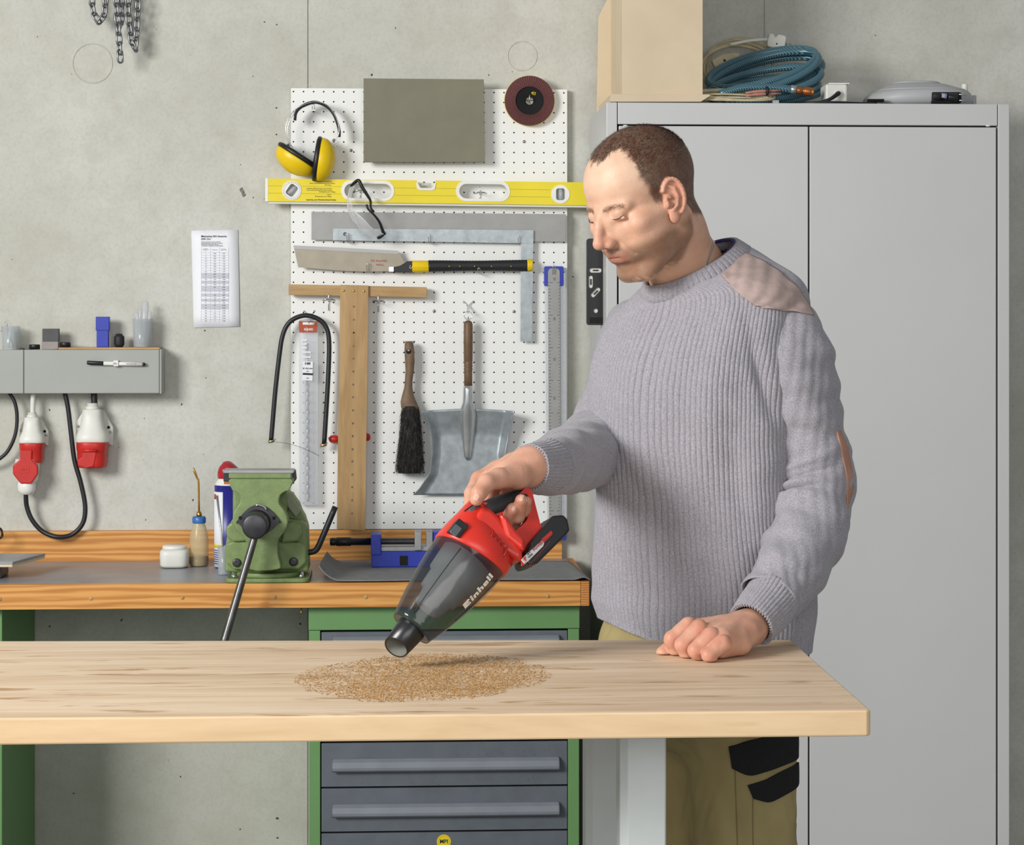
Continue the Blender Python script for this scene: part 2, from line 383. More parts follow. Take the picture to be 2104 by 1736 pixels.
# hooks -------------------------------------------------------------
def loop_hook(x, y, reach, label, h=9):       # a wire loop hook that carries a thing at (x, y) in the photograph
    Yf = PB-reach; w = 2.2
    pts = [P(x-w, y+h, PB+.001), P(x-w, y+h, Yf+.002), P(x-w, y+h-3, Yf-.002), P(x-w, y-h+2, Yf-.004), P(x, y-h-1, Yf-.004), P(x+w, y-h+2, Yf-.004), P(x+w, y+h-3, Yf-.002), P(x+w, y+h, Yf+.002), P(x+w, y+h, PB+.001)]
    o = MB().tube(pts, .0009, 7, sm=3).build('wire_hook', M['chrome']); return tag(o, label, 'hook', 'wire hooks on the pegboard')
def cross_hook(x, y, label, reach=.03):
    o = thing('peg_hook', label, 'hook', P(x, y, PB), 'crossbar hooks on the pegboard')
    MB().tube([P(x, y-12, PB-reach), P(x, y-6, PB-reach-.001), P(x, y, PB-reach+.002), P(x, y+2, PB)], .0012, 7, sm=3).build('arm', M['chrome'], o)
    MB().tube([P(x, y-6, PB-.004), P(x, y+22, PB-.004)], .0011, 7).build('stem', M['chrome'], o)
    MB().tube([P(x-12, y+1.5, PB-.003), P(x-9, y-1, PB-.006), P(x+9, y-1, PB-.006), P(x+12, y+1.5, PB-.003)], .0015, 7).build('crossbar', M['chrome'], o)
    return o
def v_hook(x, y, label, reach=.02, h=22):
    a = P(x, y+h, PB-reach)
    o = MB().tube([P(x-11, y, PB), P(x-10, y+1, PB-.004), P(x-2, y+h-6, PB-.006), P(x-1.6, y+h+6, PB-reach), P(x, y+h+9, PB-reach-.002), P(x+1.6, y+h+6, PB-reach), P(x+2, y+h-6, PB-.006), P(x+10, y+1, PB-.004), P(x+11, y, PB)], .0011, 7, sm=3).build('wire_hook', M['chrome'])
    return tag(o, label, 'hook', 'wire hooks on the pegboard')

# olive sheet -------------------------------------------------------
tag(MB().poly([(747, 161), (994, 163), (996, 333), (747, 333)], 5.51, .012).build('grinding_sheet', M['olive_board'], bv=.0008), 'flat olive grey rectangular board at the top of the pegboard', 'board')
tag(MB().pbox(860, 200, 880, 290, 5.5222, PB-5.5224).build('spacer_bracket', M['dull_steel']), 'metal bracket holding the olive board off the pegboard', 'bracket')
# flap disc ---------------------------------------------------------
fd = thing('flap_disc', 'maroon abrasive flap disc hung top right on the pegboard', 'sanding disc', P(1088, 258, PB-.015))
c0 = P(1088, 207, 5.535)
def discM(a): return Matrix.Translation(Vector(c0)) @ Matrix.Rotation(a, 4, 'Y')
nf = 60; R1, R2 = 51*K(PB), 29*K(PB)
m = MB()
for k in range(nf):
    a0 = 2*math.pi*k/nf; a1 = a0+2*math.pi/nf*1.25
    def q(r, a, y): return (c0[0]+r*math.cos(a), c0[1]+y, c0[2]+r*math.sin(a))
    m.add([q(R2, a0, -.0075), q(R1, a0, -.0062), q(R1, a1, -.0036), q(R2, a1, -.0048), q(R2, a0, 0), q(R1, a0, .001), q(R1, a1, .001), q(R2, a1, 0)], [(0, 1, 2, 3), (0, 4, 5, 1), (1, 5, 6, 2), (0, 3, 7, 4), (3, 2, 6, 7)])
tag(m.build('abrasive_flaps', M['maroon_grit'], fd), kind=None)
MB().lathe([(R1-.001, .001), (R1+.0008, .003), (R1-.002, .0065), (.012, .008)], c0, (0, 1, 0), 48, cap=False).build('rim', M['yellow_sticker'], fd)
MB().lathe([(R2+.001, .000), (R2, -.0035), (R2*.95, -.003), (.0125, -.001), (.0095, .001), (.0095, .004)], c0, (0, 1, 0), 40, cap=False).build('backing_plate', M['black_fabric'], fd)
text('40', TX(1096, 192, c0[1]-.0042, 15), .012, M['yellow_muff'], fd)
cross_hook(1088, 207, 'small crossbar hook through the centre of the maroon flap disc', .034)
# earmuffs ----------------------------------------------------------
em = thing('ear_defenders', 'yellow and black ear defenders hanging top left on the pegboard', 'ear defenders', P(635, 372, 5.52))
YE = 5.500
band = [(606, 247), (608, 232), (617, 221), (632, 213), (646, 210), (660, 213), (674, 221), (685, 234), (692, 250), (697, 268), (697, 281)]
m = MB(); pts = smoothpath([P(x, y, YE) for x, y in band], 4); pp, T, N = frames(pts); rings = []
for i, p in enumerate(pp):
    B = Vector((0, 1, 0)); n_ = T[i].cross(B).normalized(); rings.append([p+n_*a+B*b for a, b in ((-.0028, -.012), (.0028, -.012), (.0035, 0), (.0028, .012), (-.0028, .012), (-.0035, 0))])
m.loft(rings).build('headband', M['black_rubber'], em)
wire = [(598, 300), (592, 290), (587, 268), (590, 250), (600, 232), (618, 218), (646, 209)]
for dx, dy, Yo in ((0, 0, YE-.012), (3.5, 3, YE+.012)):
    MB().tube([P(x+dx, y+dy, Yo) for x, y in wire]+[P(672, 216, Yo), P(690, 240, Yo), P(697, 268, Yo), P(690+dx*2, 288, Yo), P(677+dx*2, 305, Yo)], .0011, 7, sm=4).build('spring_wire', M['chrome'], em)
def cup(cx, cy, L, Wd, ang, name='ear_cup', flip=1):    # L half length, Wd depth in px; the opening (black cushion) looks along ang
    c = Vector(P(cx, cy, YE)); k = K(YE); a = math.radians(ang); ax = Vector((math.cos(a), 0, -math.sin(a)))
    o = MB().lathe([(.01*L*k/.05*0+L*k*.12, Wd*k*1.35), (L*k*.45, Wd*k*1.22), (L*k*.75, Wd*k*.95), (L*k*.95, Wd*k*.5), (L*k, Wd*k*.1), (L*k*.98, 0)], c, ax, 32, sx=.78, up=(0, 1, 0)).build(name, M['yellow_muff'], em)
    MB().lathe([(L*k*.97, .0008), (L*k*1.04, -.003), (L*k*1.03, -.009), (L*k*.9, -.012), (L*k*.5, -.010), (.002, -.006)], c, ax, 32, sx=.78, up=(0, 1, 0)).build('cushion', M['black_plastic'], o)
    return o
c1 = cup(610, 324, 46, 25, 123); c2 = cup(656, 327, 45, 24, 8)
for (x0, y0), (x1, y1), (x2, y2) in (((592, 297), (598, 322), (600, 330)), ((678, 298), (664, 316), (660, 326))):
    Yc = YE-.027
    MB().tube([P(x0, y0, YE-.012), P((x0+x1)/2, (y0+y1)/2, Yc), P(x1, y1, Yc-.002), P(x2, y2, Yc)], [.003, .004, .005, .003], 8, sm=3).build('yoke', M['black_plastic'], em)
    MB().lathe([(.0001, -.004), (.003, -.0035), (.003, 0)], P(x1, y1, Yc-.005), (0, 1, 0), 14).build('pivot', M['yellow_muff'], em)
loop_hook(644, 222, .05, 'wire hook carrying the ear defenders', 7)
# yellow spirit level ----------------------------------------------
lv = thing('spirit_level', 'long yellow box section spirit level across the pegboard', 'spirit level', P(870, 420, 5.53)); YL = 5.512
def tilt(x, y): return (x, y+(x-545)*.0125)
T_ = lambda pts: [tilt(*q) for q in pts]
slots = [rrect(706, 373, 806, 406, 16), rrect(942, 371, 1044, 404, 16)]
holes = [circ(599.5, 390.3, 19), circ(1151.5, 391.4, 18)]
outer = T_([(551, 366.5), (856, 366.5), (861, 379), (866, 382), (885, 382), (890, 379), (895, 366.5), (1245, 366.5), (1245, 413.5), (551, 413.5)])
body = holed('aluminium_body', outer, [T_(s) for s in slots]+[T_(h) for h in holes], YL, .022, M['yellow'], lv, .0008)
mk('yellow_groove', (188, 168, 12), .5, var=0); 
for y in (381, 396):
    for xa, xb_, o_ in ((551, 580, 0), (620, 706, 0), (810, 938, 1), (1048, 1130, 1)): MB().poly(T_([(xa, y+o_), (xb_, y+o_), (xb_, y+o_+1), (xa, y+o_+1)]), YL-.0003, .0005).build('groove', M['yellow_groove'], lv)
MB().poly(T_([(545, 366), (551, 366), (551, 414), (545, 414)]), YL-.0005, .023).build('end_cap', M['white_plastic'], lv, bv=.001)
MB().poly(T_([(551, 413.5), (1245, 413.5), (1245, 418), (551, 418)]), YL+.006, .016).build('bottom_rail', M['off_white'], lv)
for s in slots:
    xx0 = s[10][0]; x0 = min(a for a, b in s); x1 = max(a for a, b in s); y0 = min(b for a, b in s); y1 = max(b for a, b in s)
    holed('grip_rim', T_(rrect(x0-5, y0-5, x1+4, y1+4, 20)), [T_(rrect(x0+1.5, y0+1.5, x1-1.5, y1-1.5, 15))], YL-.0015, .024, M['white_plastic'], lv, .0008)
for cx, cy, r in ((599.5, 390.3, 20), (1151.5, 391.4, 19)):
    h = tilt(cx, cy); hole = rot2(rrect(cx-9, h[1]-12, cx+9, h[1]+12, 5), cx, h[1], 35 if cx < 700 else 0)
    w = holed('vial_dial', circ(cx, h[1], r), [hole], YL-.0018, .012, M['white_plastic'], lv, .0006)
    if cx < 700:
        tk = MB()
        for k in range(28):
            a = 2*math.pi*k/28; tk.tube([P(cx+15*math.cos(a), h[1]+15*math.sin(a), YL-.0022), P(cx+19*math.cos(a), h[1]+19*math.sin(a), YL-.0022)], .0004, 5)
        tk.build('tick_marks', M['ink_faint'], w)
        MB().tube([P(cx-7, h[1]+7, YL+.004), P(cx+7, h[1]-7, YL+.004)], .005, 12).build('vial', M['sleeve'], w)
    else: MB().tube([P(cx, h[1]-11, YL+.004), P(cx, h[1]+11, YL+.004)], .005, 12).build('vial', M['sleeve'], w)
    MB().poly(circ(cx, h[1], r-2), YL+.014, .001).build('vial_back', M['dull_steel'], w)
w = MB().poly(T_([(858, 371), (864, 382), (888, 382), (893, 371), (896, 371), (894, 384), (889, 387), (863, 387), (857, 384), (855, 371)]), YL-.002, .02).build('top_vial_holder', M['white_plastic'], lv, bv=.0006)
MB().tube([P(866, 379, YL+.004), P(886, 379.3, YL+.004)], .0036, 12).build('vial', M['sleeve'], w)
yl = mk('level_print', (70, 62, 20), .6, var=0)
ln = ['Handhabung und Pflege', 'sorgsam', 'Warnung', 'Gebrauchsanweisung beachten lesen', 'Toleranz der Wasserwaage beachten', 'Pflege und Handhabung', 'Lesen', 'Wartungsanleitung']
for y, w_, s in ((372, 22, ln[0]), (375.5, 26, ln[3]), (379, 14, ln[2]), (386, 32, ln[4]), (389.5, 32, ln[3]), (393, 16, ln[5]), (399, 12, ln[6]), (402.5, 24, ln[5])):
    text(s, TX(688-w_, tilt(660, y)[1], YL-.0004, 180), .0042, yl, lv, 'fine_print', 0)
text('Gebrauchsanweisung und Garantie', TX(660, 411, YL-.0004, 180), .0052, yl, lv, 'fine_print', .00012)
cross_hook(740, 392, 'crossbar hook in the left grip slot of the yellow level', .045); cross_hook(986, 396, 'crossbar hook in the right grip slot of the yellow level', .045)
# long steel straightedge ------------------------------------------
tag(MB().poly([(640, 435), (1163, 440), (1162, 497), (640, 493)], 5.538, .002).build('steel_straightedge', M['dull_steel'], bv=.0003), 'wide dull grey steel straightedge lying flat behind the square', 'straightedge')
# carpenter's square -----------------------------------------------
sqo = thing('steel_square', 'galvanised L shaped steel square with a long downward arm', 'square', P(1082, 702, 5.53))
holed('long_arm', [(684, 469.5), (1096, 473), (1096, 500), (684, 493.5)], [circ(709, 481, 4)], 5.531, .002, M['zinc'], sqo, .0003)
MB().poly([(1070, 500), (1096, 500), (1093, 702), (1069, 702)], 5.531, .002).build('short_arm', M['zinc'], sqo, bv=.0003)
for x, y in ((715, 489), (883, 491), (1067, 493)): loop_hook(x, y, .024, {715: 'wire hook under the left end of the steel square', 883: 'wire hook under the middle of the steel square', 1067: 'wire hook under the corner of the steel square'}[x], 8)
# pull saw ----------------------------------------------------------
sw = thing('pull_saw', 'pull saw with broad dull blade and black and yellow handle', 'saw', P(850, 560, 5.52)); YS = 5.526
MB().poly([(603, 504), (817, 515), (823, 524), (829, 536), (834, 540), (832, 545), (800, 557), (750, 558), (700, 556), (613, 549)], YS, .0015).build('blade', M['saw_steel'], sw)
MB().poly([(602.5, 504), (606, 511), (700, 516), (818, 522), (822, 514), (700, 508)], YS-.002, .006).build('blade_guard', M['sleeve'], sw)
MB().poly([(808, 549), (822, 546), (830, 541), (836, 537), (848, 536), (848, 560), (808, 559)], YS-.003, .007).build('blade_clamp', M['black_plastic'], sw, bv=.001)
MB().pbox(799, 548, 809, 558, YS-.004, .009).build('clamp_screw', M['chrome'], sw, bv=.0006)
def grip(x0, x1, y0, y1, Yc, dy0=0, n=20, ry=1.0):
    k = K(Yc); a = P(x0, (y0+y1)/2, Yc); b = P(x1, (y0+y1)/2+dy0, Yc); return Vector(a), Vector(b), (y1-y0)/2*k
a, b, r = grip(847, 881, 535, 560, YS+.002); MB().tube([a, a+(b-a)*.5, b], [r, r, r*.96], 8).build('yellow_collar', M['yellow_muff'], sw, bv=.001)
m = MB(); nn = 60; a, b, r = grip(880, 1084, 535, 558, YS+.002, -1)
m.tube([a+(b-a)*i/nn for i in range(nn+1)], [r*(1 if i % 2 else .95)*(1+.05*math.cos(i/nn*6.28)) for i in range(nn+1)], 16); m.build('grip', M['black_rubber'], sw)
a, b, r = grip(1083, 1094, 532, 557, YS+.002); MB().tube([a, b], [r, r], 16).build('end_cap', M['yellow_muff'], sw, bv=.001)
for x in (923, 945, 975, 1010, 1050): MB().lathe([(.0001, -.001), (.0014, 0), (.0014, .002)], P(x, 547, YS+.002-r), (0, 1, 0), 10).build('grip_dot', M['yellow_muff'], sw)
text('JapanPull 265', TX(778, 536, YS-.0004, 183), .0075, M['red_ink'], sw); text('TAJIMA', TX(781, 544, YS-.0004, 183), .0062, M['red_ink'], sw)
text('U', TX(844, 549, YS-.0045, 25), .011, M['off_white'], sw)
loop_hook(756, 550, .03, 'wire hook under the saw blade', 8); loop_hook(984, 556, .035, 'wire hook under the black saw grip', 5)
# wooden T square ---------------------------------------------------
ts = thing('wooden_t_square', 'large wooden T square with rows of drilled holes', 't square', P(725, 1088, 5.51)); YT = 5.515
MB().poly([(593, 584), (877, 590), (877, 611), (593, 606)], YT, .022).build('crosspiece', M['beech_h'], ts, bv=.001)
hs = [(727.5-(y-585)*.009, y) for y in [630, 657, 684, 711, 737, 763, 790, 816, 843, 870, 896, 923, 948, 975, 1001, 1028, 1055]]
holed('blade', [(699, 585), (757, 586.5), (750, 1089), (692, 1087)], [circ(x, y, 2.3, 10) for x, y in hs], YT-.007, .007, M['beech_t'], ts, .0006)
for x, y in ((706, 597), (727, 597.5), (748, 598)): MB().lathe([(.0001, .0002), (.0028, -.0008), (.003, .001)], P(x, y, YT-.0075), (0, 1, 0), 12).build('screw', M['brass'], ts)
cross_hook(675, 616, 'crossbar hook under the left arm of the wooden T square', .045); cross_hook(777, 619, 'crossbar hook under the right arm of the wooden T square', .045)
# red handled tool behind the T square
rt = thing('red_handled_tool', 'tool with round red grip ends sticking out behind the wooden T square', 'tool', P(725, 912, 5.535))
a = Vector(P(672, 901, 5.537)); b = Vector(P(762, 898, 5.537))
MB().tube([a+(b-a)*.03, b-(b-a)*.03], .0035, 10).build('shaft', M['chrome'], rt)
for x0, x1, y in ((676, 697, 902), (743, 761, 898)):
    q0 = Vector(P(x0, y, 5.537)); q1 = Vector(P(x1, y, 5.537)); MB().tube([q0, q0.lerp(q1, .15), q0.lerp(q1, .5), q0.lerp(q1, .85), q1], [.004, .0085, .01, .0085, .004], 16).build('red_grip', M['cee_red'], rt)
# bow saw frame -----------------------------------------------------
bs = thing('fretsaw_frame', 'black bent tube saw frame hanging by its arch, blade wire loose', 'saw frame', P(620, 912, 5.52)); YB = 5.515
MB().tube([P(x, y, YB) for x, y in ((557, 905), (560, 870), (566, 800), (574, 730), (580, 692), (590, 668), (606, 654), (630, 648), (655, 656), (670, 672), (676, 700), (675, 760), (670, 850), (666, 912))], .0058, 12, sm=5).build('tube_frame', M['cable_black'], bs)
for x, y in ((558, 906), (665, 914)):
    MB().lathe([(.002, -.008), (.0045, -.006), (.0045, .005), (.002, .008)], P(x, y, YB), (1, 0, .2), 12).build('blade_clamp', M['brass'], bs)
    MB().tube([P(x-7, y+4, YB-.004), P(x, y, YB-.006), P(x+8, y-4, YB-.004)], .0015, 8).build('wing_nut', M['chrome'], bs)
MB().tube([P(x, y, YB-.004) for x, y in ((565, 908), (590, 911), (615, 918), (637, 927), (656, 937))], .00045, 5, sm=5).build('loose_blade', M['dark_iron'], bs)
v_hook(635, 638, 'V shaped wire hook carrying the black saw frame and drill packet', .045, 17)
# drill in packaging ------------------------------------------------
dp = thing('drill_packet', 'long drill bit in clear plastic pouch with rust red header', 'drill bit', P(634, 1036, 5.535)); YD = 5.530
MB().poly(rrect(615, 657, 654, 1038, 3, 2), YD-.004, .011).build('pouch', M['sleeve'], dp, bv=.001)
MB().poly([(614, 660), (653, 660), (651, 683), (615, 683)], YD-.006, .002).build('header_card', M['rust_red'], dp)
MB().poly([(622, 662), (646, 662), (646, 667), (622, 667)], YD-.0066, .002).build('hanging_slot', M['peg_white'], dp)
text('alpen', TX(634, 676, YD-.0063), .0105, M['white_plastic'], dp, off=.0002)
m = MB(); n_ = 120; A = P(632, 790, YD+.001); B_ = P(633, 1030, YD+.001); rings = []
for i in range(n_+1):
    c = A+(B_-A)*i/n_; ph = i*.33; rings.append([(c[0]+math.cos(2*math.pi*k/10)*.0048*(1 if k % 5 in (0, 1, 2) and True else .62)*1.0 if False else c[0]+(math.cos(ph+2*math.pi*k/10)*(.0055 if k in (0, 5) else (.0045 if k in (1, 4, 6, 9) else .0028))), c[1]+math.sin(ph+2*math.pi*k/10)*(.0055 if k in (0, 5) else (.0045 if k in (1, 4, 6, 9) else .0028)), c[2]) for k in range(10)])
m.loft(rings).build('twist_drill', M['steel'], dp)
MB().tube([P(631, 705, YD+.001), P(632, 790, YD+.001)], .004, 12).build('shank', M['steel'], dp)
MB().poly([(622, 742), (643, 743), (642, 782), (621, 781)], YD-.0065, .0015).build('sticker', M['paper'], dp)
for b_, y, s, o_ in (('HM', 747, .009, .0002), ('Ø 10,0 mm', 757, .0052, .0001), ('SDS', 763, .004, 0), ('DIN', 777, .004, 0)): text(b_, TX(632, y, YD-.0072), s, M['ink'], dp, off=o_)
MB().poly([(622, 766), (643, 767), (643, 771), (622, 770)], YD-.0069, .0005).build('bar', M['dark_print'], dp)
m = MB()
for k, y in enumerate((697, 705, 713, 722, 732)): m.poly(rrect(620, y, 631+(k > 2)*8, y+3.2, 1.2, 2), YD-.0064, .0015)
m.build('size_marks', M['paper'], dp)
# hand brush --------------------------------------------------------
hb = thing('hand_brush', 'worn hand brush with wooden handle and dark bristles', 'brush', P(845, 980, 5.52)); YH = 5.52
prof = [(840, 701, 6), (840.5, 706, 9), (841, 720, 10), (842, 740, 10), (842, 760, 9), (840, 780, 8), (839, 796, 8.5), (838, 812, 12), (839, 825, 16), (842, 836, 18), (844, 850, 15)]
k = K(YH); m = MB(); m.loft([[(P(x, y, YH)[0]+math.cos(a)*r*k, YH+math.sin(a)*min(r, 9)*k*1.1, P(x, y, YH)[2]) for a in [2*math.pi*i/18 for i in range(18)]] for x, y, r in prof])
m.build('handle', M['brush_wood'], hb)
MB().lathe([(.006, -.0015), (.0062, .002)], P(839.5, 722, YH-.0115), (0, 1, 0), 14).build('hanging_hole', M['hole_dark'], hb)
MB().lathe([(.0001, -.003), (.0035, -.0025), (.0035, 0)], P(839.5, 720, YH-.013), (0, 1, 0), 12).build('hook_tip', M['chrome'], hb)
m = MB(); m.loft([[(P(x, y, YH)[0]+math.cos(a)*r*k*.8, YH+math.sin(a)*.016, P(x, y, YH)[2]) for a in [2*math.pi*i/14 for i in range(14)]] for x, y, r in ((842, 834, 16), (844, 860, 22), (845, 900, 24), (843, 940, 27), (841, 972, 29))]).build('bristle_core', M['dark_bristle'], hb)
m = MB(); rs = random.Random(3)
for i in range(5200):
    s = rs.random()**.9; y = 836+s*128; hw = 17+s*11; a = rs.random()*2*math.pi; rr = .75+.3*rs.random(); x = 843+1.5*math.sin(s*3)-s*2+math.cos(a)*hw*rr
    Yb = YH+math.sin(a)*.019*rr; dx = math.cos(a)*rs.uniform(0, 6)+rs.uniform(-3, 3); L_ = rs.uniform(8, 18); p0 = P(x, y, Yb); p1 = P(x+dx, y+L_, Yb-rs.uniform(-.002, .004)*(1 if math.sin(a) < 0 else -1))
    w = .00035; m.cur = 1 if rs.random() < .22 else 0
    m.add([p0+[-w, 0, 0], p0+[w, 0, 0], p1, p0+[0, -w, 0]], [(0, 1, 2), (0, 2, 3), (1, 3, 2)])
o = m.build('bristles', M['dark_bristle'], hb); o.data.materials.append(M['grey_bristle']); o['kind'] = 'stuff'
v_hook(840, 700, 'wire hook behind the top of the hand brush', .012, 10)
# dustpan -----------------------------------------------------------
dn = thing('metal_dustpan', 'galvanised metal dustpan hung by a brown wooden handle', 'dustpan', P(955, 1018, 5.52)); YQ = 5.535
MB().torus(P(962, 648, 5.518), 8.2*K(PB), .0011, n=28, m=7).build('hanging_ring', M['chrome'], dn)
c = Vector(P(962, 658, 5.518)); 
hp = [(658, 3), (661, 7.5), (666, 9.2), (700, 9.5), (742, 9), (744, 8), (746, 9.5), (749, 8.2), (752, 9.5), (755, 8.2), (758, 9.3), (763, 8.2), (768, 8.5), (794, 8.5)]
k = K(5.518); top = P(962, 658, 5.518); MB().lathe([(r*k, -(y-658)*k) for y, r in hp], top, (0, 0, 1), 24).build('handle', M['shovel_wood'], dn)
MB().lathe([(.001, .0), (.0015, .006), (.003, .008)], P(962, 657, 5.518), (0, 0, 1), 8).build('eye_screw', M['chrome'], dn)
m = MB(); rings = []
for y, r, f in ((792, 9.6, 1), (800, 10, 1), (815, 10.3, 1), (826, 11, .9), (838, 15, .7), (850, 17.5, .55), (870, 16, .5), (900, 12.5, .5), (925, 9, .5), (938, 7, .4), (945, 3, .2)):
    q = P(961, y, YQ); yo = 5.518 if y < 830 else 5.518+(5.530-5.518)*min(1, (y-830)/60)
    rings.append([(q[0]+math.cos(a)*r*k, yo+math.sin(a)*r*k*f, q[2]) for a in [2*math.pi*i/20 for i in range(20)]])
m.loft(rings).build('socket', M['zinc_bright'] if 'zinc_bright' in M else mk('zinc_bright', (200, 204, 206), .25, .8, var=.1, vs_=30), dn)
# pan as a shaped grid
gy = np.linspace(0, 1, 40); gx = np.linspace(-1, 1, 48); V = []; left = lambda t: np.interp(t, [0, .08, .25, .5, .75, .92, 1], [867, 875, 885, 888, 882, 862, 849]); right = lambda t: np.interp(t, [0, .08, .25, .5, .75, .92, 1], [1056, 1053, 1046, 1038, 1040, 1052, 1062])
for t_ in gy:
    for u in gx:
        xl, xr = left(t_), right(t_); x = (xl+xr)/2+(xr-xl)/2*u; y = 839+t_*178+(1-t_)*abs(u)*5
        d = 0.0; e_ = abs(u); side = max(0, (e_-.80)/.20); Y = YQ-.032*side**1.3*(1-.45*t_)-.03*max(0, (.30-t_)/.30)**1.2*(.55 if e_ < 2 else 0)
        V.append(P(x, y, Y))
F = [(j*48+i, (j+1)*48+i, (j+1)*48+i+1, j*48+i+1) for j in range(39) for i in range(47)]
o = MB().add(V, F, True).build('pan', M['zinc'], dn); md = o.modifiers.new('s', 'SOLIDIFY'); md.thickness = .0012
o = v_hook(962, 618, 'V shaped wire hook carrying the dustpan by its ring', .03, 16)
# steel rule in sleeve -----------------------------------------------
rl = thing('steel_rule', 'long steel rule in a clear sleeve with blue ends on the pegboard', 'ruler', P(1140, 1110, 5.53)); YR = 5.535
MB().poly([(1119, 560), (1162, 560), (1164, 1085), (1125, 1085)], YR-.002, .007).build('sleeve', M['sleeve'], rl)
MB().poly(rrect(1118, 547, 1158, 588, 3, 2), YR-.003, .010).build('blue_end', M['blue_plastic'], rl, bv=.0008)
MB().poly(rrect(1134, 1083, 1164, 1110, 3, 2), YR-.003, .010).build('blue_end', M['blue_plastic'], rl, bv=.0008)
MB().poly(circ(1148, 1096, 5), YR-.0034, .001).build('end_hole', M['peg_white'], rl)
rr_ = rrect(1126, 551, 1150, 600, 8, 4); MB().poly(rr_[15:20]+rr_[0:5]+[(1153, 1068), (1128, 1068)], YR-.0045, .0012).build('rule', M['dull_steel'], rl)
m = MB()
for j in range(72):
    y = 580+j*6.7; L_ = 9 if j % 10 == 0 else (6 if j % 5 == 0 else 4); xx = 1127+(y-580)*.004
    m.pbox(xx, y, xx+L_, y+.9, YR-.0048, .0005); m.pbox(1151-L_*.7, y, 1151, y+.9, YR-.0048, .0005)
m.build('graduations', M['ink'], rl)
for q_, y in (('50', 573), ('40', 655), ('30', 738), ('20', 818), ('10', 990)): text(q_, TX(1139, y, YR-.0048, 90), .008, M['ink'], rl)
loop_hook(1138, 555, .022, 'wire hook through the top of the long steel rule', 9)
# paper -------------------------------------------------------------
pp_ = thing('wall_chart', 'white printed sheet with a thread size table taped to the wall', 'paper', P(443, 672, YW))
YP = YW-.001
m = MB(); V = []
for j in range(9):
    for i in range(5):
        u, v = i/4, j/8; x = (393+96*u)*(1-v)+(398+94*u)*v; y = (474-2*u)*(1-v)+(673-2*u)*v; V.append(P(x, y, YP-.0012-.002*abs(math.sin(u*3+v*2))*(1 if v > .7 or u > .8 else .3)))
o = MB().add(V, [(j*5+i, (j+1)*5+i, (j+1)*5+i+1, j*5+i+1) for j in range(8) for i in range(4)], True).build('sheet', M['paper'], pp_); md = o.modifiers.new('s', 'SOLIDIFY'); md.thickness = .0002
YI = YP-.0036
text('Metrisches ISO Gewinde', TX(413, 485.5, YI), .0062, M['ink'], pp_, off=.00012, align='LEFT'); text('DIN 13-1', TX(413, 491, YI), .0062, M['ink'], pp_, off=.00012, align='LEFT')
text('Dieses Gewinde ist die weltweit\nstandardisierten Gewinde. zu einem\nMetrischen Gewinde und die\nmetrischen Gewinde mit Zoll-Maßen', TX(413, 501, YI), .0036, M['ink'], pp_, align='LEFT', sp=.9)
text('Gewinde\nDurchmesser\nM', TX(422, 513, YI), .0029, M['ink_faint'], pp_, sp=.9); text('Steigung mm', TX(441, 513, YI), .0029, M['ink_faint'], pp_); text('Kernloch\nBohrer mm', TX(459, 512.5, YI), .0029, M['ink_faint'], pp_, sp=.9)
rows = [('1', '0,25', '0,75'), ('1,1', '0,25', '0,85'), ('1,2', '0,25', '0,95'), ('1,4', '0,3', '1,10'), ('1,6', '0,35', '1,25'), ('1,8', '0,35', '1,45'), ('2', '0,4', '1,60'), ('2,2', '0,45', '1,75'), ('2,5', '0,45', '2,05'), ('3', '0,5', '2,50'), ('3,5', '0,6', '2,90'), ('4', '0,7', '3,30'), ('4,5', '0,75', '3,80'), ('5', '0,8', '4,20'), ('6', '1', '5,00'), ('7', '1', '6,00'), ('8', '1,25', '6,80'), ('9', '1,25', '7,80'), ('10', '1,5', '8,50'), ('11', '1,5', '9,50'), ('12', '1,75', '10,20'), ('14', '2', '12,00'), ('16', '2', '14,00'), ('18', '2,5', '15,50'), ('20', '2,5', '17,50'), ('22', '2,5', '19,50'), ('24', '3', '21,00')]
shade = MB(); lines = MB()
for r_, row in enumerate(rows):
    y = 518.5+r_*5.3; 
    if r_ in (8, 9, 11, 13, 14, 16, 18, 20, 21): shade.pbox(413.5, y, 469.5, y+5.3, YI+.0006, .0002)
    lines.pbox(413.5, y-.2, 469.5, y+.25, YI+.0003, .0002)
for x in (413.3, 432, 450.5, 469.5): lines.pbox(x-.2, 508, x+.2, 661.6, YI+.0003, .0002)
shade.build('shaded_rows', M['table_grey'], pp_); lines.build('table_lines', M['table_grey'], pp_)
for c_, x in ((0, 422.5), (1, 441), (2, 459.5)): text('\n'.join(r_[c_] for r_ in rows), TX(x, 518.5+27*5.3/2, YI), .0036, M['ink'], pp_, align='CENTER', sp=5.3*K(YP)/.0036)
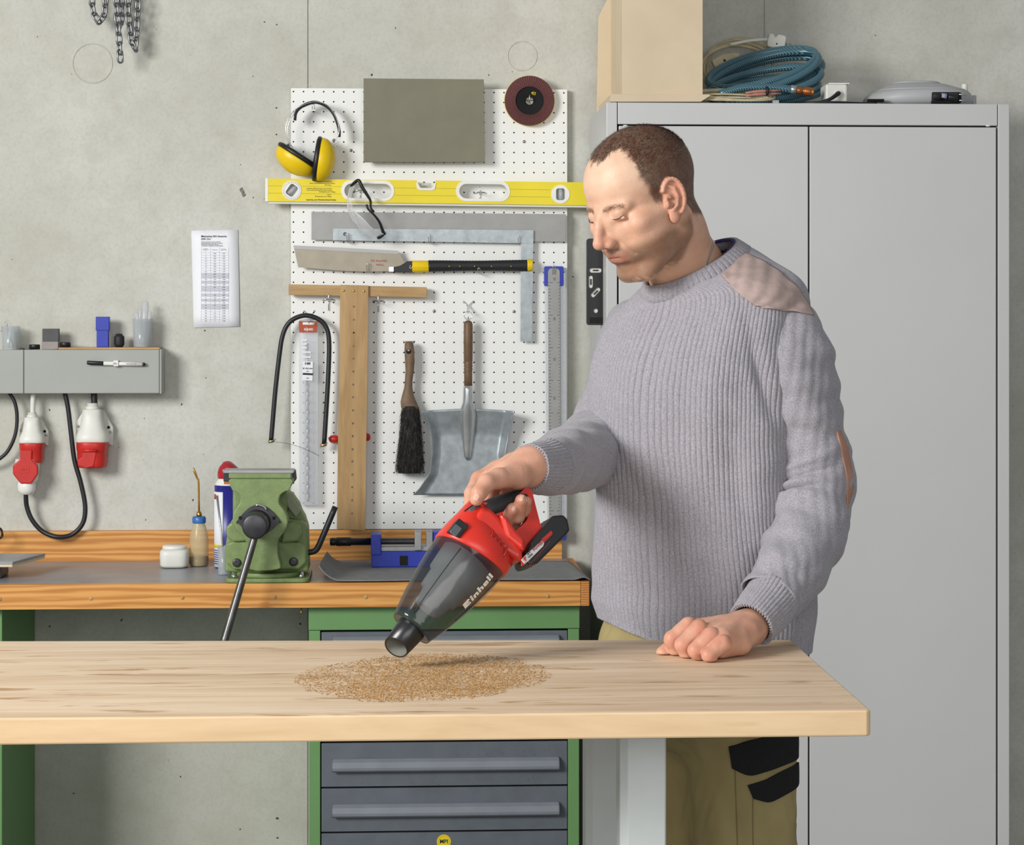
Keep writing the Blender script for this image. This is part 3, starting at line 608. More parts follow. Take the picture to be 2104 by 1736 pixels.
# chains --------------------------------------------------------------
def chain(pts, label, Y=5.52, link_px=20, r=2.1):
    pts = [np.array(p, float) for p in pts]; d = [0]
    for i in range(1, len(pts)): d.append(d[-1]+np.linalg.norm(pts[i]-pts[i-1]))
    root = thing('hanging_chain', label, 'chain', P(pts[0][0], pts[0][1], Y), 'steel chains'); s = 0; i = 0; k = K(Y)
    while s < d[-1]-5:
        a = np.array([np.interp(s, d, [p[j] for p in pts]) for j in (0, 1)]); b = np.array([np.interp(min(s+link_px, d[-1]), d, [p[j] for p in pts]) for j in (0, 1)])
        c = (a+b)/2; t = (b-a)/max(1e-6, np.linalg.norm(b-a)); C_ = Vector(P(c[0], c[1], Y)); T = Vector((t[0], 0, -t[1]))
        side = T.cross(Vector((0, 1, 0))); ang = (math.radians(38) if i % 2 else math.radians(-52)); w = side*math.cos(ang)+Vector((0, 1, 0))*math.sin(ang)
        hl, hw = link_px*.66*k, 5.8*k; q = []
        for n_ in range(16):
            a_ = 2*math.pi*n_/16; q.append(C_+T*(math.copysign(hl-hw, math.sin(a_)) if abs(math.sin(a_)) > .01 else 0)+T*hw*math.sin(a_)+w*hw*math.cos(a_))
        MB().tube(q, r*k, 7, closed=True).build('chain_link', M['chain_steel'], root); s += link_px; i += 1
    return root
chain([(184, -70), (190, 20), (197, 40), (205, 47), (213, 38), (216, 15), (222, -70)], 'leftmost loop of steel chain hanging from above the frame')
chain([(234, -70), (241, 35), (244, 70), (247, 122)], 'steel chain end hanging lowest, straight down', 5.50)
chain([(262, -70), (264, 40), (272, 92), (277, 104), (281, 70), (284, 0), (285, -70)], 'rightmost narrow loop of steel chain', 5.52)
chain([(251, -70), (250, 40), (243, 62)], 'short steel chain end between the two longer ones', 5.535)
chs = [x for x in bpy.data.objects if x.name.startswith('hanging_chain')]
for o in chs: del o['group']
MB().tube([P(176, -78, 5.523), P(292, -78, 5.523)], .004, 10).tube([P(235, -78, 5.523), P(235, -78, YW)], .005, 10).build('hanger_bar', M['dark_iron'], chs[1])

# safety glasses ------------------------------------------------------
sg = thing('safety_glasses', 'clear safety glasses with black temples hooked over the yellow level', 'glasses', P(753, 489, 5.48)); YG = 5.488
def tb3(pts, r, nm, mt, flat_=1.0): return MB().tube([P(*q) for q in pts], [x*K(YG) for x in r] if hasattr(r, '__len__') else r*K(YG), 10, sm=4, flat=flat_).build(nm, mt, sg)
tb3([(721, 382, YG), (729, 375, YG-.006), (737, 371, YG-.012), (744, 384, YG-.014), (754, 400, YG-.012), (761, 412, YG-.010), (762, 427, YG-.008), (768, 435, YG-.006)], [2.6, 3.4, 3.8, 3.6, 3.2, 2.6, 2.2, 2.4], 'temple', M['black_plastic'])
tb3([(753, 420, YG-.03), (757, 430, YG-.03), (769, 442, YG-.026), (780, 457, YG-.018), (787, 476, YG-.010), (790, 481, YG-.006)], [2.4, 2.2, 2.2, 2.6, 3.4, 3.8], 'temple', M['black_plastic'])
tb3([(789, 480, YG-.006), (782, 486, YG-.003), (776, 489, YG)], [3.2, 3.6, 3.0], 'hinge_block', M['black_plastic'])
def lens(A_, B_, nm):
    n_ = 16; A2 = smoothpath([P(*q) for q in A_], 6); B2 = smoothpath([P(*q) for q in B_], 6); m = MB(); V = []
    for a, b in zip(A2, B2):
        for j in range(6): t_ = j/5; q = a*(1-t_)+b*t_; q[1] -= .005*math.sin(math.pi*t_); V.append(q)
    o = m.add(V, [(i*6+j, i*6+j+1, (i+1)*6+j+1, (i+1)*6+j) for i in range(len(A2)-1) for j in range(5)], True).build(nm, M['clear_lens'], sg); md = o.modifiers.new('s', 'SOLIDIFY'); md.thickness = .0018; return A2, B2
A1, B1 = lens([(719, 386, YG), (714, 415, YG-.006), (718, 436, YG-.008), (728, 458, YG-.008)], [(731, 381, YG-.02), (723, 402, YG-.028), (726, 428, YG-.03), (738, 464, YG-.024)], 'lens')
A2_, B2_ = lens([(722, 436, YG-.010), (730, 455, YG-.012), (743, 474, YG-.010), (762, 489, YG-.004)], [(728, 434, YG-.03), (748, 452, YG-.036), (765, 470, YG-.03), (788, 481, YG-.012)], 'lens')
for q in (A1, A2_, B2_): MB().tube(q, 1.1*K(YG), 6).build('lens_rim', M['clear_rim'], sg)
MB().tube([P(719, 432, YG-.01), P(725, 436, YG-.018), P(730, 446, YG-.016)], 2.0*K(YG), 8, sm=3).build('nose_bridge', M['clear_rim'], sg)
# ---------------- cable trunking and what stands on it ----------------
YTR = 5.497; tr = thing('cable_trunking', 'grey metal cable trunking box mounted on the concrete wall', 'cable duct', P(140, 808, 5.53))
a = P(-260, 719, YTR); b = P(329, 808, YTR); s49 = P(49, 0, YTR)[0]; g_ = .0009
MB().box(a[0], b[0]-.001, YTR+.004, YW-.001, b[2]+.001, a[2]-.001).build('base_channel', M['trunk_grey'], tr, bv=.0015)
MB().box(a[0], s49-g_, YTR, YTR+.012, b[2], a[2]).build('lid', M['trunk_grey'], tr, bv=.0018)
MB().box(s49+g_, b[0]-.002, YTR, YTR+.012, b[2], a[2]).build('lid', M['trunk_grey'], tr, bv=.0018)
MB().box(b[0]-.001, b[0]+.0035, YTR-.0012, YW-.001, b[2]-.0012, a[2]+.0012).build('end_cap', M['trunk_grey'], tr, bv=.001)
TZ = a[2]
st = MB().box(P(122, 0, 5.52)[0], P(328, 0, 5.51)[0], 5.505, 5.570, TZ+.0003, TZ+.0055).build('wood_strip', M['beech_h'], bv=.0006); tag(st, 'thin wooden strip lying on top of the grey cable trunking', 'wood strip')
TS = TZ+.0058
def on(px, w, h, Y, z): # centre x, width, height in px -> x0,x1,z0,z1
    c = P(px, 0, Y)[0]; k = K(Y); return c-w/2*k, c+w/2*k, z, z+h*k
YS_ = 5.53
# clear cup with cotton/sticks, left
def pen_cup(px, Y, w, h, z, label, sticks, nm='clear_cup'):
    x0, x1, z0, z1 = on(px, w, h, Y, z); c = ((x0+x1)/2, Y, z); r = (x1-x0)/2
    t_ = thing(nm, label, 'cup', c); MB().lathe([(.0001, .0003), (r*.86, .0003), (r*.88, .002), (r*.99, z1-z0), (r*.94, z1-z0), (r*.84, .0025), (.0001, .0025)], c, n=28, cap=False).build('cup_wall', M['clear_plastic'], t_)
    for nme, lb, ct, mt, dx0, dx1, hh, rr in sticks:
        k = K(Y); p0 = Vector((c[0]+dx0*k, Y, z+.0045)); p1 = Vector((c[0]+dx1*k, Y-.004, z+hh*k)); o = MB().tube([p0, p0.lerp(p1, .5), p1-(p1-p0).normalized()*.003, p1], [rr, rr, rr, rr*.55], 8).build(nme, mt); tag(o, lb, ct)
    return t_
pen_cup(22, YS_, 38, 47, TZ+.0006, 'translucent plastic cup with a pen, at the left end of the trunking', [('pen', 'slim grey pen leaning in the leftmost plastic cup', 'pen', M['steel'], 6, -10, 56, .0022), ('metal_clip', 'small metal clip sticking out of the leftmost plastic cup', 'clip', M['chrome'], -3, -8, 60, .0015), ('marker_pen', 'pale tube leaning in the leftmost plastic cup', 'tube', M['white_plastic'], -6, 0, 40, .004)])
pen_cup(293, YS_, 42, 58, TS, 'translucent plastic cup full of clear tubes, right end of the trunking', [('clear_tube', 'tallest clear rounded tube in the right plastic cup', 'tube', M['sleeve'], 2, 6, 94, .0085), ('clear_tube', 'thin clear tube leaning left in the right plastic cup', 'tube', M['sleeve'], 6, -13, 70, .0062), ('clear_tube', 'middle clear tube behind the tallest one in the right cup', 'tube', M['sleeve'], -8, -4, 78, .0048), ('clear_tube', 'short clear tube at the right rim of the right cup', 'tube', M['sleeve'], 10, 15, 74, .0046), ('thin_rod', 'dark thin rod inside the right plastic cup', 'rod', M['ink'], 2, -2, 50, .002)])
x0, x1, z0, z1 = on(104, 33, 19, YS_, TZ+.0006); mgb = thing('magnet_block', 'two tone block, dark grey slab standing on a paler foot', 'block', ((x0+x1)/2, YS_, TZ+.0006))
MB().box(x0, x1, YS_-.011, YS_+.011, z0, z0+16*K(YS_)).build('pale_base', mk('taupe', (152, 142, 138), .6), mgb, bv=.001)
MB().box(x0+.001, x1+.001, YS_-.009, YS_+.009, z0+16*K(YS_), z0+42*K(YS_)).build('dark_slab', mk('slate', (84, 84, 86), .7), mgb, bv=.001)
for px, w, h, z, lb in ((71, 22, 10, TZ+.0006, 'flat black round magnet left of the two tone block'), (134, 22, 10, TS, 'flat black round magnet right of the two tone block')):
    c = P(px, 0, YS_-.008); k = K(YS_); cp = MB().lathe([(w/2*k, 0), (w/2*k, h*k*.85), (w/2*k-.001, h*k), (.0001, h*k)], (c[0], YS_-.008, z), n=28).build('round_magnet', M['black_plastic']); tag(cp, lb, 'magnet')
c = P(45, 0, 5.515); tag(MB().tube([(c[0]-.006, 5.515, TZ+.002), (c[0], 5.515, TZ+.003), (c[0]+.007, 5.515, TZ+.002)], [.001, .0018, .001], 8).build('small_bolt', M['dark_iron']), 'tiny dark bolt lying beside the left plastic cup', 'bolt')
bx = thing('blue_case', 'blue plastic two piece tool case standing upright', 'case', P(211, 711, YS_)); k = K(YS_); c = P(211, 0, YS_)[0]
MB().box(c-11.5*k, c+12.5*k, YS_-.009, YS_+.009, TS, TS+35*k).build('case_body', M['blue_plastic'], bx, bv=.0012)
MB().box(c-13*k, c+14*k, YS_-.011, YS_+.011, TS+34*k, TS+62*k).build('case_lid', M['blue_plastic'], bx, bv=.0012)
c = P(245, 0, YS_)[0]; kn = MB().lathe([(7*k, 0), (10*k, 4*k), (10.5*k, 6*k), (10.5*k, 20*k), (9.5*k, 23*k), (7*k, 24*k), (6.5*k, 27*k), (.0001, 27.5*k)], (c, YS_, TS), n=24).build('rubber_bush', M['black_rubber']); tag(kn, 'black rubber bush standing between the blue case and the cup', 'bush')
mkp = thing('marker', 'black and white marker pen clipped to the trunking front', 'marker', P(238, 752, YTR-.008))
q = lambda x, y: Vector(P(x, y, YTR-.0085))
MB().tube([q(179, 745), q(180, 745), q(212, 746.5), q(213, 746.5)], [.0042, .005, .005, .0045], 16).build('cap', M['black_plastic'], mkp)
MB().tube([q(213, 746.5), q(293, 748.5)], .0047, 16).build('barrel', M['white_plastic'], mkp); MB().tube([q(293, 748.5), q(298, 748.6), q(298.7, 748.6)], [.0044, .004, .002], 14).build('end_plug', M['black_plastic'], mkp)
MB().pbox(233, 740.5, 243, 752.5, YTR-.0150, .0144).build('clip', M['white_plastic'], mkp, bv=.001)
text('||II||  I', TX(238, 747, YTR-.0153, 1), .006, M['navy_print'], mkp); text('Boardmarker 250', TX(270, 747.5, YTR-.0134, 1), .0034, M['ink'], mkp)
# ---------------- CEE sockets ------------------------------------------
def ring(cx, cy, w, d, Y, n=28, pw=2.6):
    k = K(Y); q = P(cx, cy, Y); out = []
    for i in range(n):
        a = 2*math.pi*i/n; x = math.copysign(abs(math.cos(a))**(2/pw), math.cos(a)); y = math.copysign(abs(math.sin(a))**(2/pw), math.sin(a)); out.append((q[0]+x*w*k, q[1]+y*d*k, q[2]))
    return out
def cee(cx, y0, sc, label, Y=5.535):
    r_ = thing('power_socket', label, 'socket', P(cx, y0+130*sc, Y)); X = lambda d: cx+d*sc; Yp = lambda d: y0+d*sc
    MB().loft([ring(X(0), Yp(d), w*sc, w*sc, Y, 16, 2) for d, w in ((-10, 11), (-4, 11), (-3, 14), (3, 14), (4, 12))]).build('cable_gland', M['off_white'], r_)
    MB().loft([ring(X(0), Yp(d), w*sc, e*sc, Y-(e-20)*.0002) for d, w, e in ((2, 17, 16), (4, 20, 18), (20, 21, 20), (40, 25, 24), (52, 31, 28), (60, 33, 30), (68, 33.5, 30), (70, 33, 29))]).build('housing', M['off_white'], r_)
    bp = [(X(-20), Yp(8)), (X(22), Yp(4)), (X(42), Yp(40)), (X(41), Yp(78)), (X(30), Yp(72)), (X(-28), Yp(72)), (X(-34), Yp(60)), (X(-34), Yp(30))]
    MB().poly(bp, YW-.022, .0215).build('mounting_plate', M['off_white'], r_, bv=.0015)
    for dx, dy in ((33, 40), (37, 50), (-29, 38)): MB().lathe([(.0001, -.0015), (.0032, -.001), (.0038, .001)], P(X(dx), Yp(dy), YW-.0225), (0, 1, 0), 12).build('screw', M['chrome'] if dy != 40 else M['hole_dark'], r_)
    MB().loft([ring(X(0), Yp(d), w*sc, w*sc, Y) for d, w in ((69, 31.5), (72, 32), (86, 31.5), (88, 30.5), (112, 30), (118, 29), (122, 27))]).build('red_collar', M['cee_red'], r_)
    return r_
s1 = cee(66, 855, .78, 'left red and white industrial socket with a plug in it'); s2 = cee(190, 838, 1.0, 'right red and white industrial socket with its lid closed')
# closed hinge lid of right socket
m = MB(); YC = 5.535-33*K(5.535)
m.ext([P(x, y, YC+.002) for x, y in ((170, 926), (197, 926), (197, 934), (192, 958), (176, 962), (160, 955), (159, 946), (168, 940))], (0, .012, 0)); m.build('hinge_lid', M['cee_red'], s2, bv=.0015)
MB().tube([P(167, 926, YC), P(199, 926, YC)], .0035, 10).build('hinge_pin', M['cee_red'], s2)
# plug in the left socket
pl = thing('power_plug', 'red industrial plug with a hexagonal lid under the left socket', 'plug', P(55, 1015, 5.52)); Yq = 5.52
MB().loft([ring(57, y, w, w, 5.533) for y, w in ((942, 24), (950, 25), (985, 21), (992, 17))]).build('plug_body', M['off_white'], pl)
MB().poly([(42, 925), (66, 925), (65, 943), (77, 957), (78, 974), (64, 994), (42, 994), (26, 974), (26, 957), (41, 943)], Yq-.018, .012).build('socket_lid', M['cee_red'], pl, bv=.003)
MB().poly(rrect(38, 957, 60, 972, 2, 2), Yq-.0187, .002).build('embossed_badge', M['cee_red'], pl, bv=.0004)
text('MH', TX(49, 965, Yq-.019), .010, M['cee_red'], pl, ext=.0005)
MB().loft([ring(55, y, w, w, 5.528, 12, 2) for y, w in ((988, 16), (993, 18.5), (1006, 18.5), (1014, 14), (1016, 9))]).build('cable_gland', M['white_plastic'], pl)
def cable(pts, r, label, mt='cable_black', Y=5.535):
    o = MB().tube([P(p[0], p[1], p[2] if len(p) > 2 else Y) for p in pts], r, 12, sm=8).build('power_cable', M[mt]); return tag(o, label, 'cable')
cable([(133, 806), (140, 840), (146, 890), (153, 945), (166, 992), (175, 1040), (170, 1075), (148, 1098), (118, 1103, 5.528), (88, 1092), (66, 1068), (55, 1040), (53, 1014, 5.53)], .0058, 'thick black cable looping from the trunking down to the red plug')
cable([(18, 806), (30, 826), (35, 855), (32, 890), (20, 920), (5, 938), (-20, 952), (-60, 955)], .0045, 'black cable curving off at the far left under the trunking')
cable([(193, 806), (194, 832)], .0078, 'short thick black cable into the right power socket')
cable([(68, 806), (67, 850)], .0062, 'short grey cable into the left power socket', 'off_white')
cable([(-40, 1098, 5.50), (-12, 1086, 5.50), (0, 1086, 5.50), (4, 1094, 5.49), (2, 1104, 5.49), (-20, 1112, 5.48)], .003, 'black cable end at the left picture edge above the bench', 'cable_black')

# ---------------- work bench at the wall ----------------
YB0 = 5.075; ZB = G(600, 1201, 0) if False else None
zt_ = P(600, 1199, YB0)[2]; zb_ = P(600, 1249, YB0)[2]; xr = P(1211, 0, YB0)[0]; xl = -2.4
wb = thing('wall_workbench', 'long wooden workbench against the wall with grey top and green supports', 'workbench', (P(600, 0, 5.3)[0], 5.3, 0))
MB().box(xl, xr-.012, YB0+.028, YW-.024, zb_+.002, zt_).build('grey_top', M['bench_lino'], wb, bv=.001)
MB().box(xl, xr-.0195, YB0, YB0+.0275, zb_, zt_+.0008).build('front_edge', M['pine'], wb, bv=.0015)
MB().box(xr-.019, xr, YB0, YW-.024, zb_, zt_+.0008).build('end_edge', M['pine_end'], wb, bv=.0015)
for px, py in ((0, 1231), (187, 1230), (375, 1228), (565, 1227), (752, 1227), (940, 1226), (1126, 1225)):
    MB().lathe([(.0001, -.0006), (.0045, -.0004), (.005, .001)], P(px, py, YB0), (0, 1, 0), 14).build('wood_plug', M['beech_h'], wb)
xb = P(1155, 0, 5.552)[0]; zbb = P(600, 1090, 5.53)[2]
MB().box(xl, xb, YW-.022, YW-.002, zt_-.01, zbb-.001).build('back_board', M['pine'], wb, bv=.001)
# green side frame at far left and cabinet on the right
MB().box(P(-120, 0, 5.12)[0], P(0, 0, 5.11)[0]+.005, 5.11, YW-.01, 0, zb_-.001).build('green_side_panel', M['cab_green'], wb, bv=.002)
# drawer cabinet
YD0 = 5.105; dc = thing('drawer_cabinet', 'green metal cabinet with grey drawers under the workbench', 'cabinet', (P(910, 0, 5.3)[0], 5.3, 0))
cl, cr = P(635, 0, YD0)[0], P(1190, 0, YD0)[0]; zc = zb_-.0015; zh = P(900, 1293, YD0)[2]; pw_ = 23*K(YD0)
m = MB().box(cl, cl+pw_, YD0, YW-.03, 0, zh-.001); m.build('left_post', M['cab_green'], dc, bv=.0015)
MB().box(cr-pw_, cr, YD0, YW-.03, 0, zh-.001).build('right_post', M['cab_green'], dc, bv=.0015)
MB().box(cl-.001, cr+.001, YD0-.001, YW-.03, zh, zc).build('top_rail', M['cab_green'], dc, bv=.0015)
MB().box(cl+pw_, cr-pw_, YD0+.03, YW-.03, .02, zh-.001).build('inner_carcass', M['hole_dark'], dc)
dl, dr = cl+pw_+.0025, cr-pw_-.0015
ys = [1296, 1358, 1432, 1524, 1617, 1709, 1802, 1930]
for i in range(len(ys)-1):
    z1, z0 = P(900, ys[i]+1.5, YD0)[2], P(900, ys[i+1]-2.2, YD0)[2]
    if z0 < .03: z0 = .03
    d = MB().box(dl, dr, YD0+.002, YD0+.028, z0, z1).build('drawer', M['drawer_grey'], dc, bv=.001)
    hy = ys[i]+33 if i > 0 else ys[i]+10
    hx0, hx1 = P(683, 0, YD0)[0], P(1148, 0, YD0)[0]; zc_ = P(900, hy, YD0)[2]; k = K(YD0)
    m = MB(); prof = [(0, 0), (-.006, 0), (-.016, -.006), (-.021, -.018), (-.020, -.024), (-.016, -.027)]
    top_ = [(y, z) for y, z in prof]; inn = [(y+.0014, z-.0012) for y, z in prof[::-1]]
    w = [(hx0, YD0+.002+y, zc_+z) for y, z in top_+inn]; m.ext(w, (hx1-hx0, 0, 0)); m.build('grip_rail', mk('grip_grey', (128, 134, 142), .42, var=.06, vs_=15) if 'grip_grey' not in M else M['grip_grey'], d)
    for xx in (hx0-.0005, hx1-.001):
        MB().ext([(xx, YD0+.002+y, zc_+z) for y, z in prof+[(-.006, -.026), (0, -.02)]], (.0015, 0, 0)).build('rail_end', M['grip_grey'], d)
stk = thing('round_sticker', 'round yellow sticker with black letters on the lower drawer', 'sticker', P(912, 1742, YD0+.0015))
MB().lathe([(14.5*K(YD0), -.0004), (14.5*K(YD0), .0004)], P(912, 1729, YD0+.0015), (0, 1, 0), 36).build('disc', M['yellow_sticker'], stk)
MB().torus(P(912, 1729, YD0+.0009), 11.5*K(YD0), .00035, n=36, m=5).build('ring_line', M['yellow_groove'], stk)
text('MPI', TX(912, 1729, YD0+.0008), .0125, M['dark_print'], stk, off=.00025)
# rust specks on the drawer
rs = random.Random(5); m = MB()
for i in range(110):
    x, y = (rs.gauss(1020, 70), rs.gauss(1548, 12)) if i < 60 else (rs.gauss(980, 110), rs.gauss(1603, 8)); 
    if not (670 < x < 1160 and 1530 < y < 1612): continue
    r = rs.uniform(.0003, .0011); m.lathe([(r, -.0001), (r, .001)], P(x, y, YD0+.0019), (0, 1, 0), 6)
tag(m.build('rust_specks', mk('rust', (92, 70, 52), .9), dc), kind='stuff')
tag(MB().lathe([(.003, 0), (.003, .004), (.0015, .006), (.0015, .016)], (P(619, 0, 5.1)[0], 5.1, zb_-.016), n=10).build('brass_bolt', M['brass']), 'small brass bolt end under the bench edge beside the green cabinet', 'bolt')

# ---------------- vise ----------------
vz = zt_+.0012
vi = thing('bench_vise', 'heavy green cast iron bench vise on the wall bench', 'vise', (P(548, 0, 5.17)[0], 5.17, vz))
YV = 5.06; k = K(YV)
X_ = lambda px, Y: P(px, 0, Y)[0]
def rr3(x0, x1, y0, y1, z, r, n=4):       # rounded rectangle ring in the horizontal plane
    out = []
    for cx, cy, a in ((x1-r, y1-r, 0), (x0+r, y1-r, 90), (x0+r, y0+r, 180), (x1-r, y0+r, 270)):
        for i in range(n+1): t = math.radians(a+90*i/n); out.append((cx+r*math.cos(t), cy+r*math.sin(t), z))
    return out
# swivel base
bx0, bx1 = X_(464, 5.09), X_(636, 5.09)
MB().loft([rr3(bx0, bx1, 5.078, 5.27, z, .02) for z in (vz, vz+.010)]).loft([rr3(bx0+.02, bx1-.02, 5.085, 5.26, z, .06) for z in (vz+.010, vz+.020)]).build('swivel_base', M['vise_green'], vi, bv=.002)
for px in (481, 619): MB().lathe([(.007, 0), (.007, .008), (.005, .009), (.005, .014)], (X_(px, 5.09), 5.095, vz+.009), n=14).build('base_bolt', M['chrome'], vi)
zb2 = vz+.022; zj = P(540, 1073, 5.1)[2]
# rear body: block with rounded top
cast = [(462, 1176), (634, 1176), (634, 1168), (632, 1120), (630, 1078), (618, 1070), (590, 1066), (590, 1000), (478, 1000), (478, 1066), (471, 1078), (465, 1108), (462, 1130)]
MB().poly(cast, 5.12, .11).build('fixed_body', M['vise_green'], vi, bv=.006)
MB().poly([(586, 1008), (600, 1016), (614, 1036), (620, 1052), (626, 1062), (633, 1085), (634, 1130), (590, 1130)], 5.16, .07).build('rear_casting', M['vise_green'], vi, bv=.006)
MB().poly([(586, 1012), (597, 1018), (612, 1040), (620, 1048), (608, 1064), (594, 1046), (586, 1034)], 5.135, .02).build('worn_lug', mk('worn_green', (150, 154, 128), .55, bmp=.3), vi, bv=.003)
for pts in ([(464, 1084), (476, 1072), (500, 1078), (508, 1112), (478, 1114), (466, 1104)], [(582, 1076), (600, 1072), (618, 1080), (622, 1096), (614, 1112), (578, 1116)]):
    MB().poly(pts, 5.100, .03).build('side_lobe', M['vise_green'], vi, bv=.005)
MB().poly([(463, 1118), (478, 1112), (520, 1112), (560, 1112), (618, 1114), (630, 1124), (629, 1156), (614, 1171), (480, 1171), (466, 1158)], 5.108, .03).build('front_plate', M['vise_green'], vi, bv=.005)
# moving jaw outline
jaw = [(478, 980), (594, 980), (594, 1007), (588, 1009), (577, 1016), (573, 1026), (574, 1036), (582, 1046), (589, 1060), (591, 1074), (586, 1090), (577, 1102), (571, 1112), (571, 1140), (576, 1160), (570, 1170), (512, 1170), (508, 1130), (504, 1110), (494, 1098), (482, 1084), (478, 1068), (481, 1052), (490, 1038), (494, 1028), (492, 1018), (484, 1010), (478, 1008)]
sj = [tuple(q) for q in np.array(smoothpath([(*p, 0) for p in jaw], 3, True))[:, :2]]
MB().poly(sj, 5.045, .065).build('moving_jaw', M['vise_green'], vi, bv=.008)
MB().poly([(470, 967), (598, 967), (598, 983), (470, 983)], 5.040, .06).build('jaw_block', M['vise_green'], vi, bv=.002)
MB().poly([(459, 966), (603, 966), (603, 972), (459, 972)], 5.0385, .064).build('jaw_plate', M['steel'], vi, bv=.0006)
MB().poly([(459, 966), (607, 966), (609, 985), (603, 992), (600, 984), (475, 984), (475, 989), (459, 989)], 5.11, .03).build('rear_jaw_plate', M['dark_iron'], vi, bv=.001)
MB().pbox(460, 989.5, 476, 995, 5.108, .02).build('brass_strip', M['copper'], vi)
for px, py in ((486.5, 1156), (603, 1154)): MB().lathe([(.0045, -.004), (.0085, -.0045), (.0098, -.003), (.0098, .002)], P(px, py, 5.1075), (0, 1, 0), 20).build('side_bolt', M['dark_iron'], vi)
lens = []
for i in range(29): t_ = i/28; lens.append((484+93*t_, 1075-3*0-math.sin(math.pi*t_)**.8*38+(-1)*0))
for i in range(1, 28): t_ = 1-i/28; lens.append((484+93*t_, 1066+math.sin(math.pi*t_)**.8*34))
MB().poly(lens, 5.037, .012).build('flange_plate', M['dark_iron'], vi, bv=.0015)
for px in (494, 563): MB().lathe([(.0035, -.001), (.0042, 0), (.0042, .002)], P(px, 1064, 5.0365), (0, 1, 0), 12).build('flange_screw', M['hole_dark'], vi)
MB().tube([P(x, y, 5.033) for x, y in ((527, 1040), (528, 1037), (535, 1038), (544, 1042), (547, 1048))], .0025, 8, sm=3).build('ring_lug', M['steel'], vi)
c = P(528, 1075, 5.04); MB().lathe([(.0001, -.075), (.024, -.075), (.0272, -.0735), (.0285, -.071), (.0285, -.012), (.031, -.008), (.031, 0)], c, (0, 1, 0), 40).build('spindle_head', M['dark_iron'], vi)
Yh = 5.04-.045
MB().tube([P(527, 1090, Yh), P(524, 1100, Yh), P(462, 1313, Yh-.03), P(452, 1345, Yh-.034)], [.0078, .0082, .0092, .0092], 18).build('handle_bar', M['iron_bar'], vi)
MB().ell(P(451, 1350, Yh-.035), (.013, .013, .013), 16, 10).build('handle_knob', M['iron_bar'], vi)
MB().tube([P(x, y, 5.14) for x, y in ((628, 1135), (640, 1134), (648, 1131), (654, 1123), (665, 1098), (689, 1041))], .0068, 12, sm=4).build('locking_lever', M['cable_black'], vi)
# cloth and mat
cloth_label = 'grey ribbed rubber mat lying on the bench right of the vise'
V = []; nu, nv = 90, 22
for j in range(nv):
    v = j/(nv-1)
    for i in range(nu):
        u = i/(nu-1); yb = YB0+.012+.36*v; xL = X_(645+6*v, YB0); xR = X_(1214-58*v*0-20*v, YB0)-.0+.0; x = xL+(xR-xL)*u
        z = zt_+.0035+.0006*math.sin(u*40)*math.sin(v*5); 
        lift = max(0, 1-u/.10); z += .034*lift**2*(1-.2*v); x += .01*lift**2; edge = max(0, (u-.93)/.07)*max(0, 1-v*1.5); z += .0075*edge*math.sin(u*60)
        V.append((x, yb-.007*math.sin(u*9)*max(0, 1-v*3)-.0*u, z))
o = MB().add(V, [(j*nu+i, j*nu+i+1, (j+1)*nu+i+1, (j+1)*nu+i) for j in range(nv-1) for i in range(nu-1)], True).build('rubber_mat', M['mat_grey']); md = o.modifiers.new('s', 'SOLIDIFY'); md.thickness = .0022; md.offset = 1; tag(o, cloth_label, 'mat')
# machine vise (blue)
zm = zt_+.0062; mv = thing('drill_press_vise', 'small blue drill press vise with black screw handle on the mat', 'vise', (X_(840, 5.35), 5.35, zm)); Yb_ = 5.33
h = lambda y: P(800, y, Yb_)[2]
MB().box(X_(763, Yb_), X_(960, Yb_), Yb_, Yb_+.09, zm, h(1133)).build('base', M['blue_plastic'], mv, bv=.002)
MB().box(X_(762, Yb_), X_(783, Yb_), Yb_-.004, Yb_+.08, h(1140), h(1098)).build('end_column', M['blue_plastic'], mv, bv=.002)
MB().box(X_(783, Yb_), X_(930, Yb_), Yb_+.006, Yb_+.08, h(1133), h(1124)).build('slide_rail', M['steel'], mv, bv=.001)
MB().box(X_(824, Yb_)-.003, X_(838, Yb_), Yb_-.0008, Yb_+.01, zm+.004, h(1142)).build('fixing_slot', M['hole_dark'], mv)
MB().box(X_(852, Yb_), X_(866, Yb_), Yb_-.002, Yb_+.06, h(1131), h(1093)).build('moving_jaw', M['steel'], mv, bv=.001)
MB().box(X_(876, Yb_), X_(889, Yb_), Yb_-.002, Yb_+.06, h(1131), h(1093)).build('fixed_jaw', M['steel'], mv, bv=.001)
MB().box(X_(889, Yb_), X_(925, Yb_), Yb_+.002, Yb_+.07, h(1133), h(1094)).build('fixed_column', M['blue_plastic'], mv, bv=.002)
zs = h(1115); m = MB(); n_ = 70; x0, x1 = X_(783, Yb_), X_(852, Yb_)
m.tube([(x0+(x1-x0)*i/n_, Yb_+.03, zs) for i in range(n_+1)], [.0068 if i % 2 else .0082 for i in range(n_+1)], 14).build('screw_thread', M['dark_iron'], mv)
x0, x1 = X_(677, Yb_), X_(762, Yb_); L_ = x1-x0
MB().lathe([(.0075, 0), (.0095, .002), (.0095, L_*.12), (.0088, L_*.13), (.0088, L_*.15), (.0105, L_*.17), (.0105, L_*.5), (.0085, L_*.52), (.0085, L_)], (x0, Yb_+.03, zs), (1, 0, 0), 24).build('screw_handle', M['black_plastic'], mv)
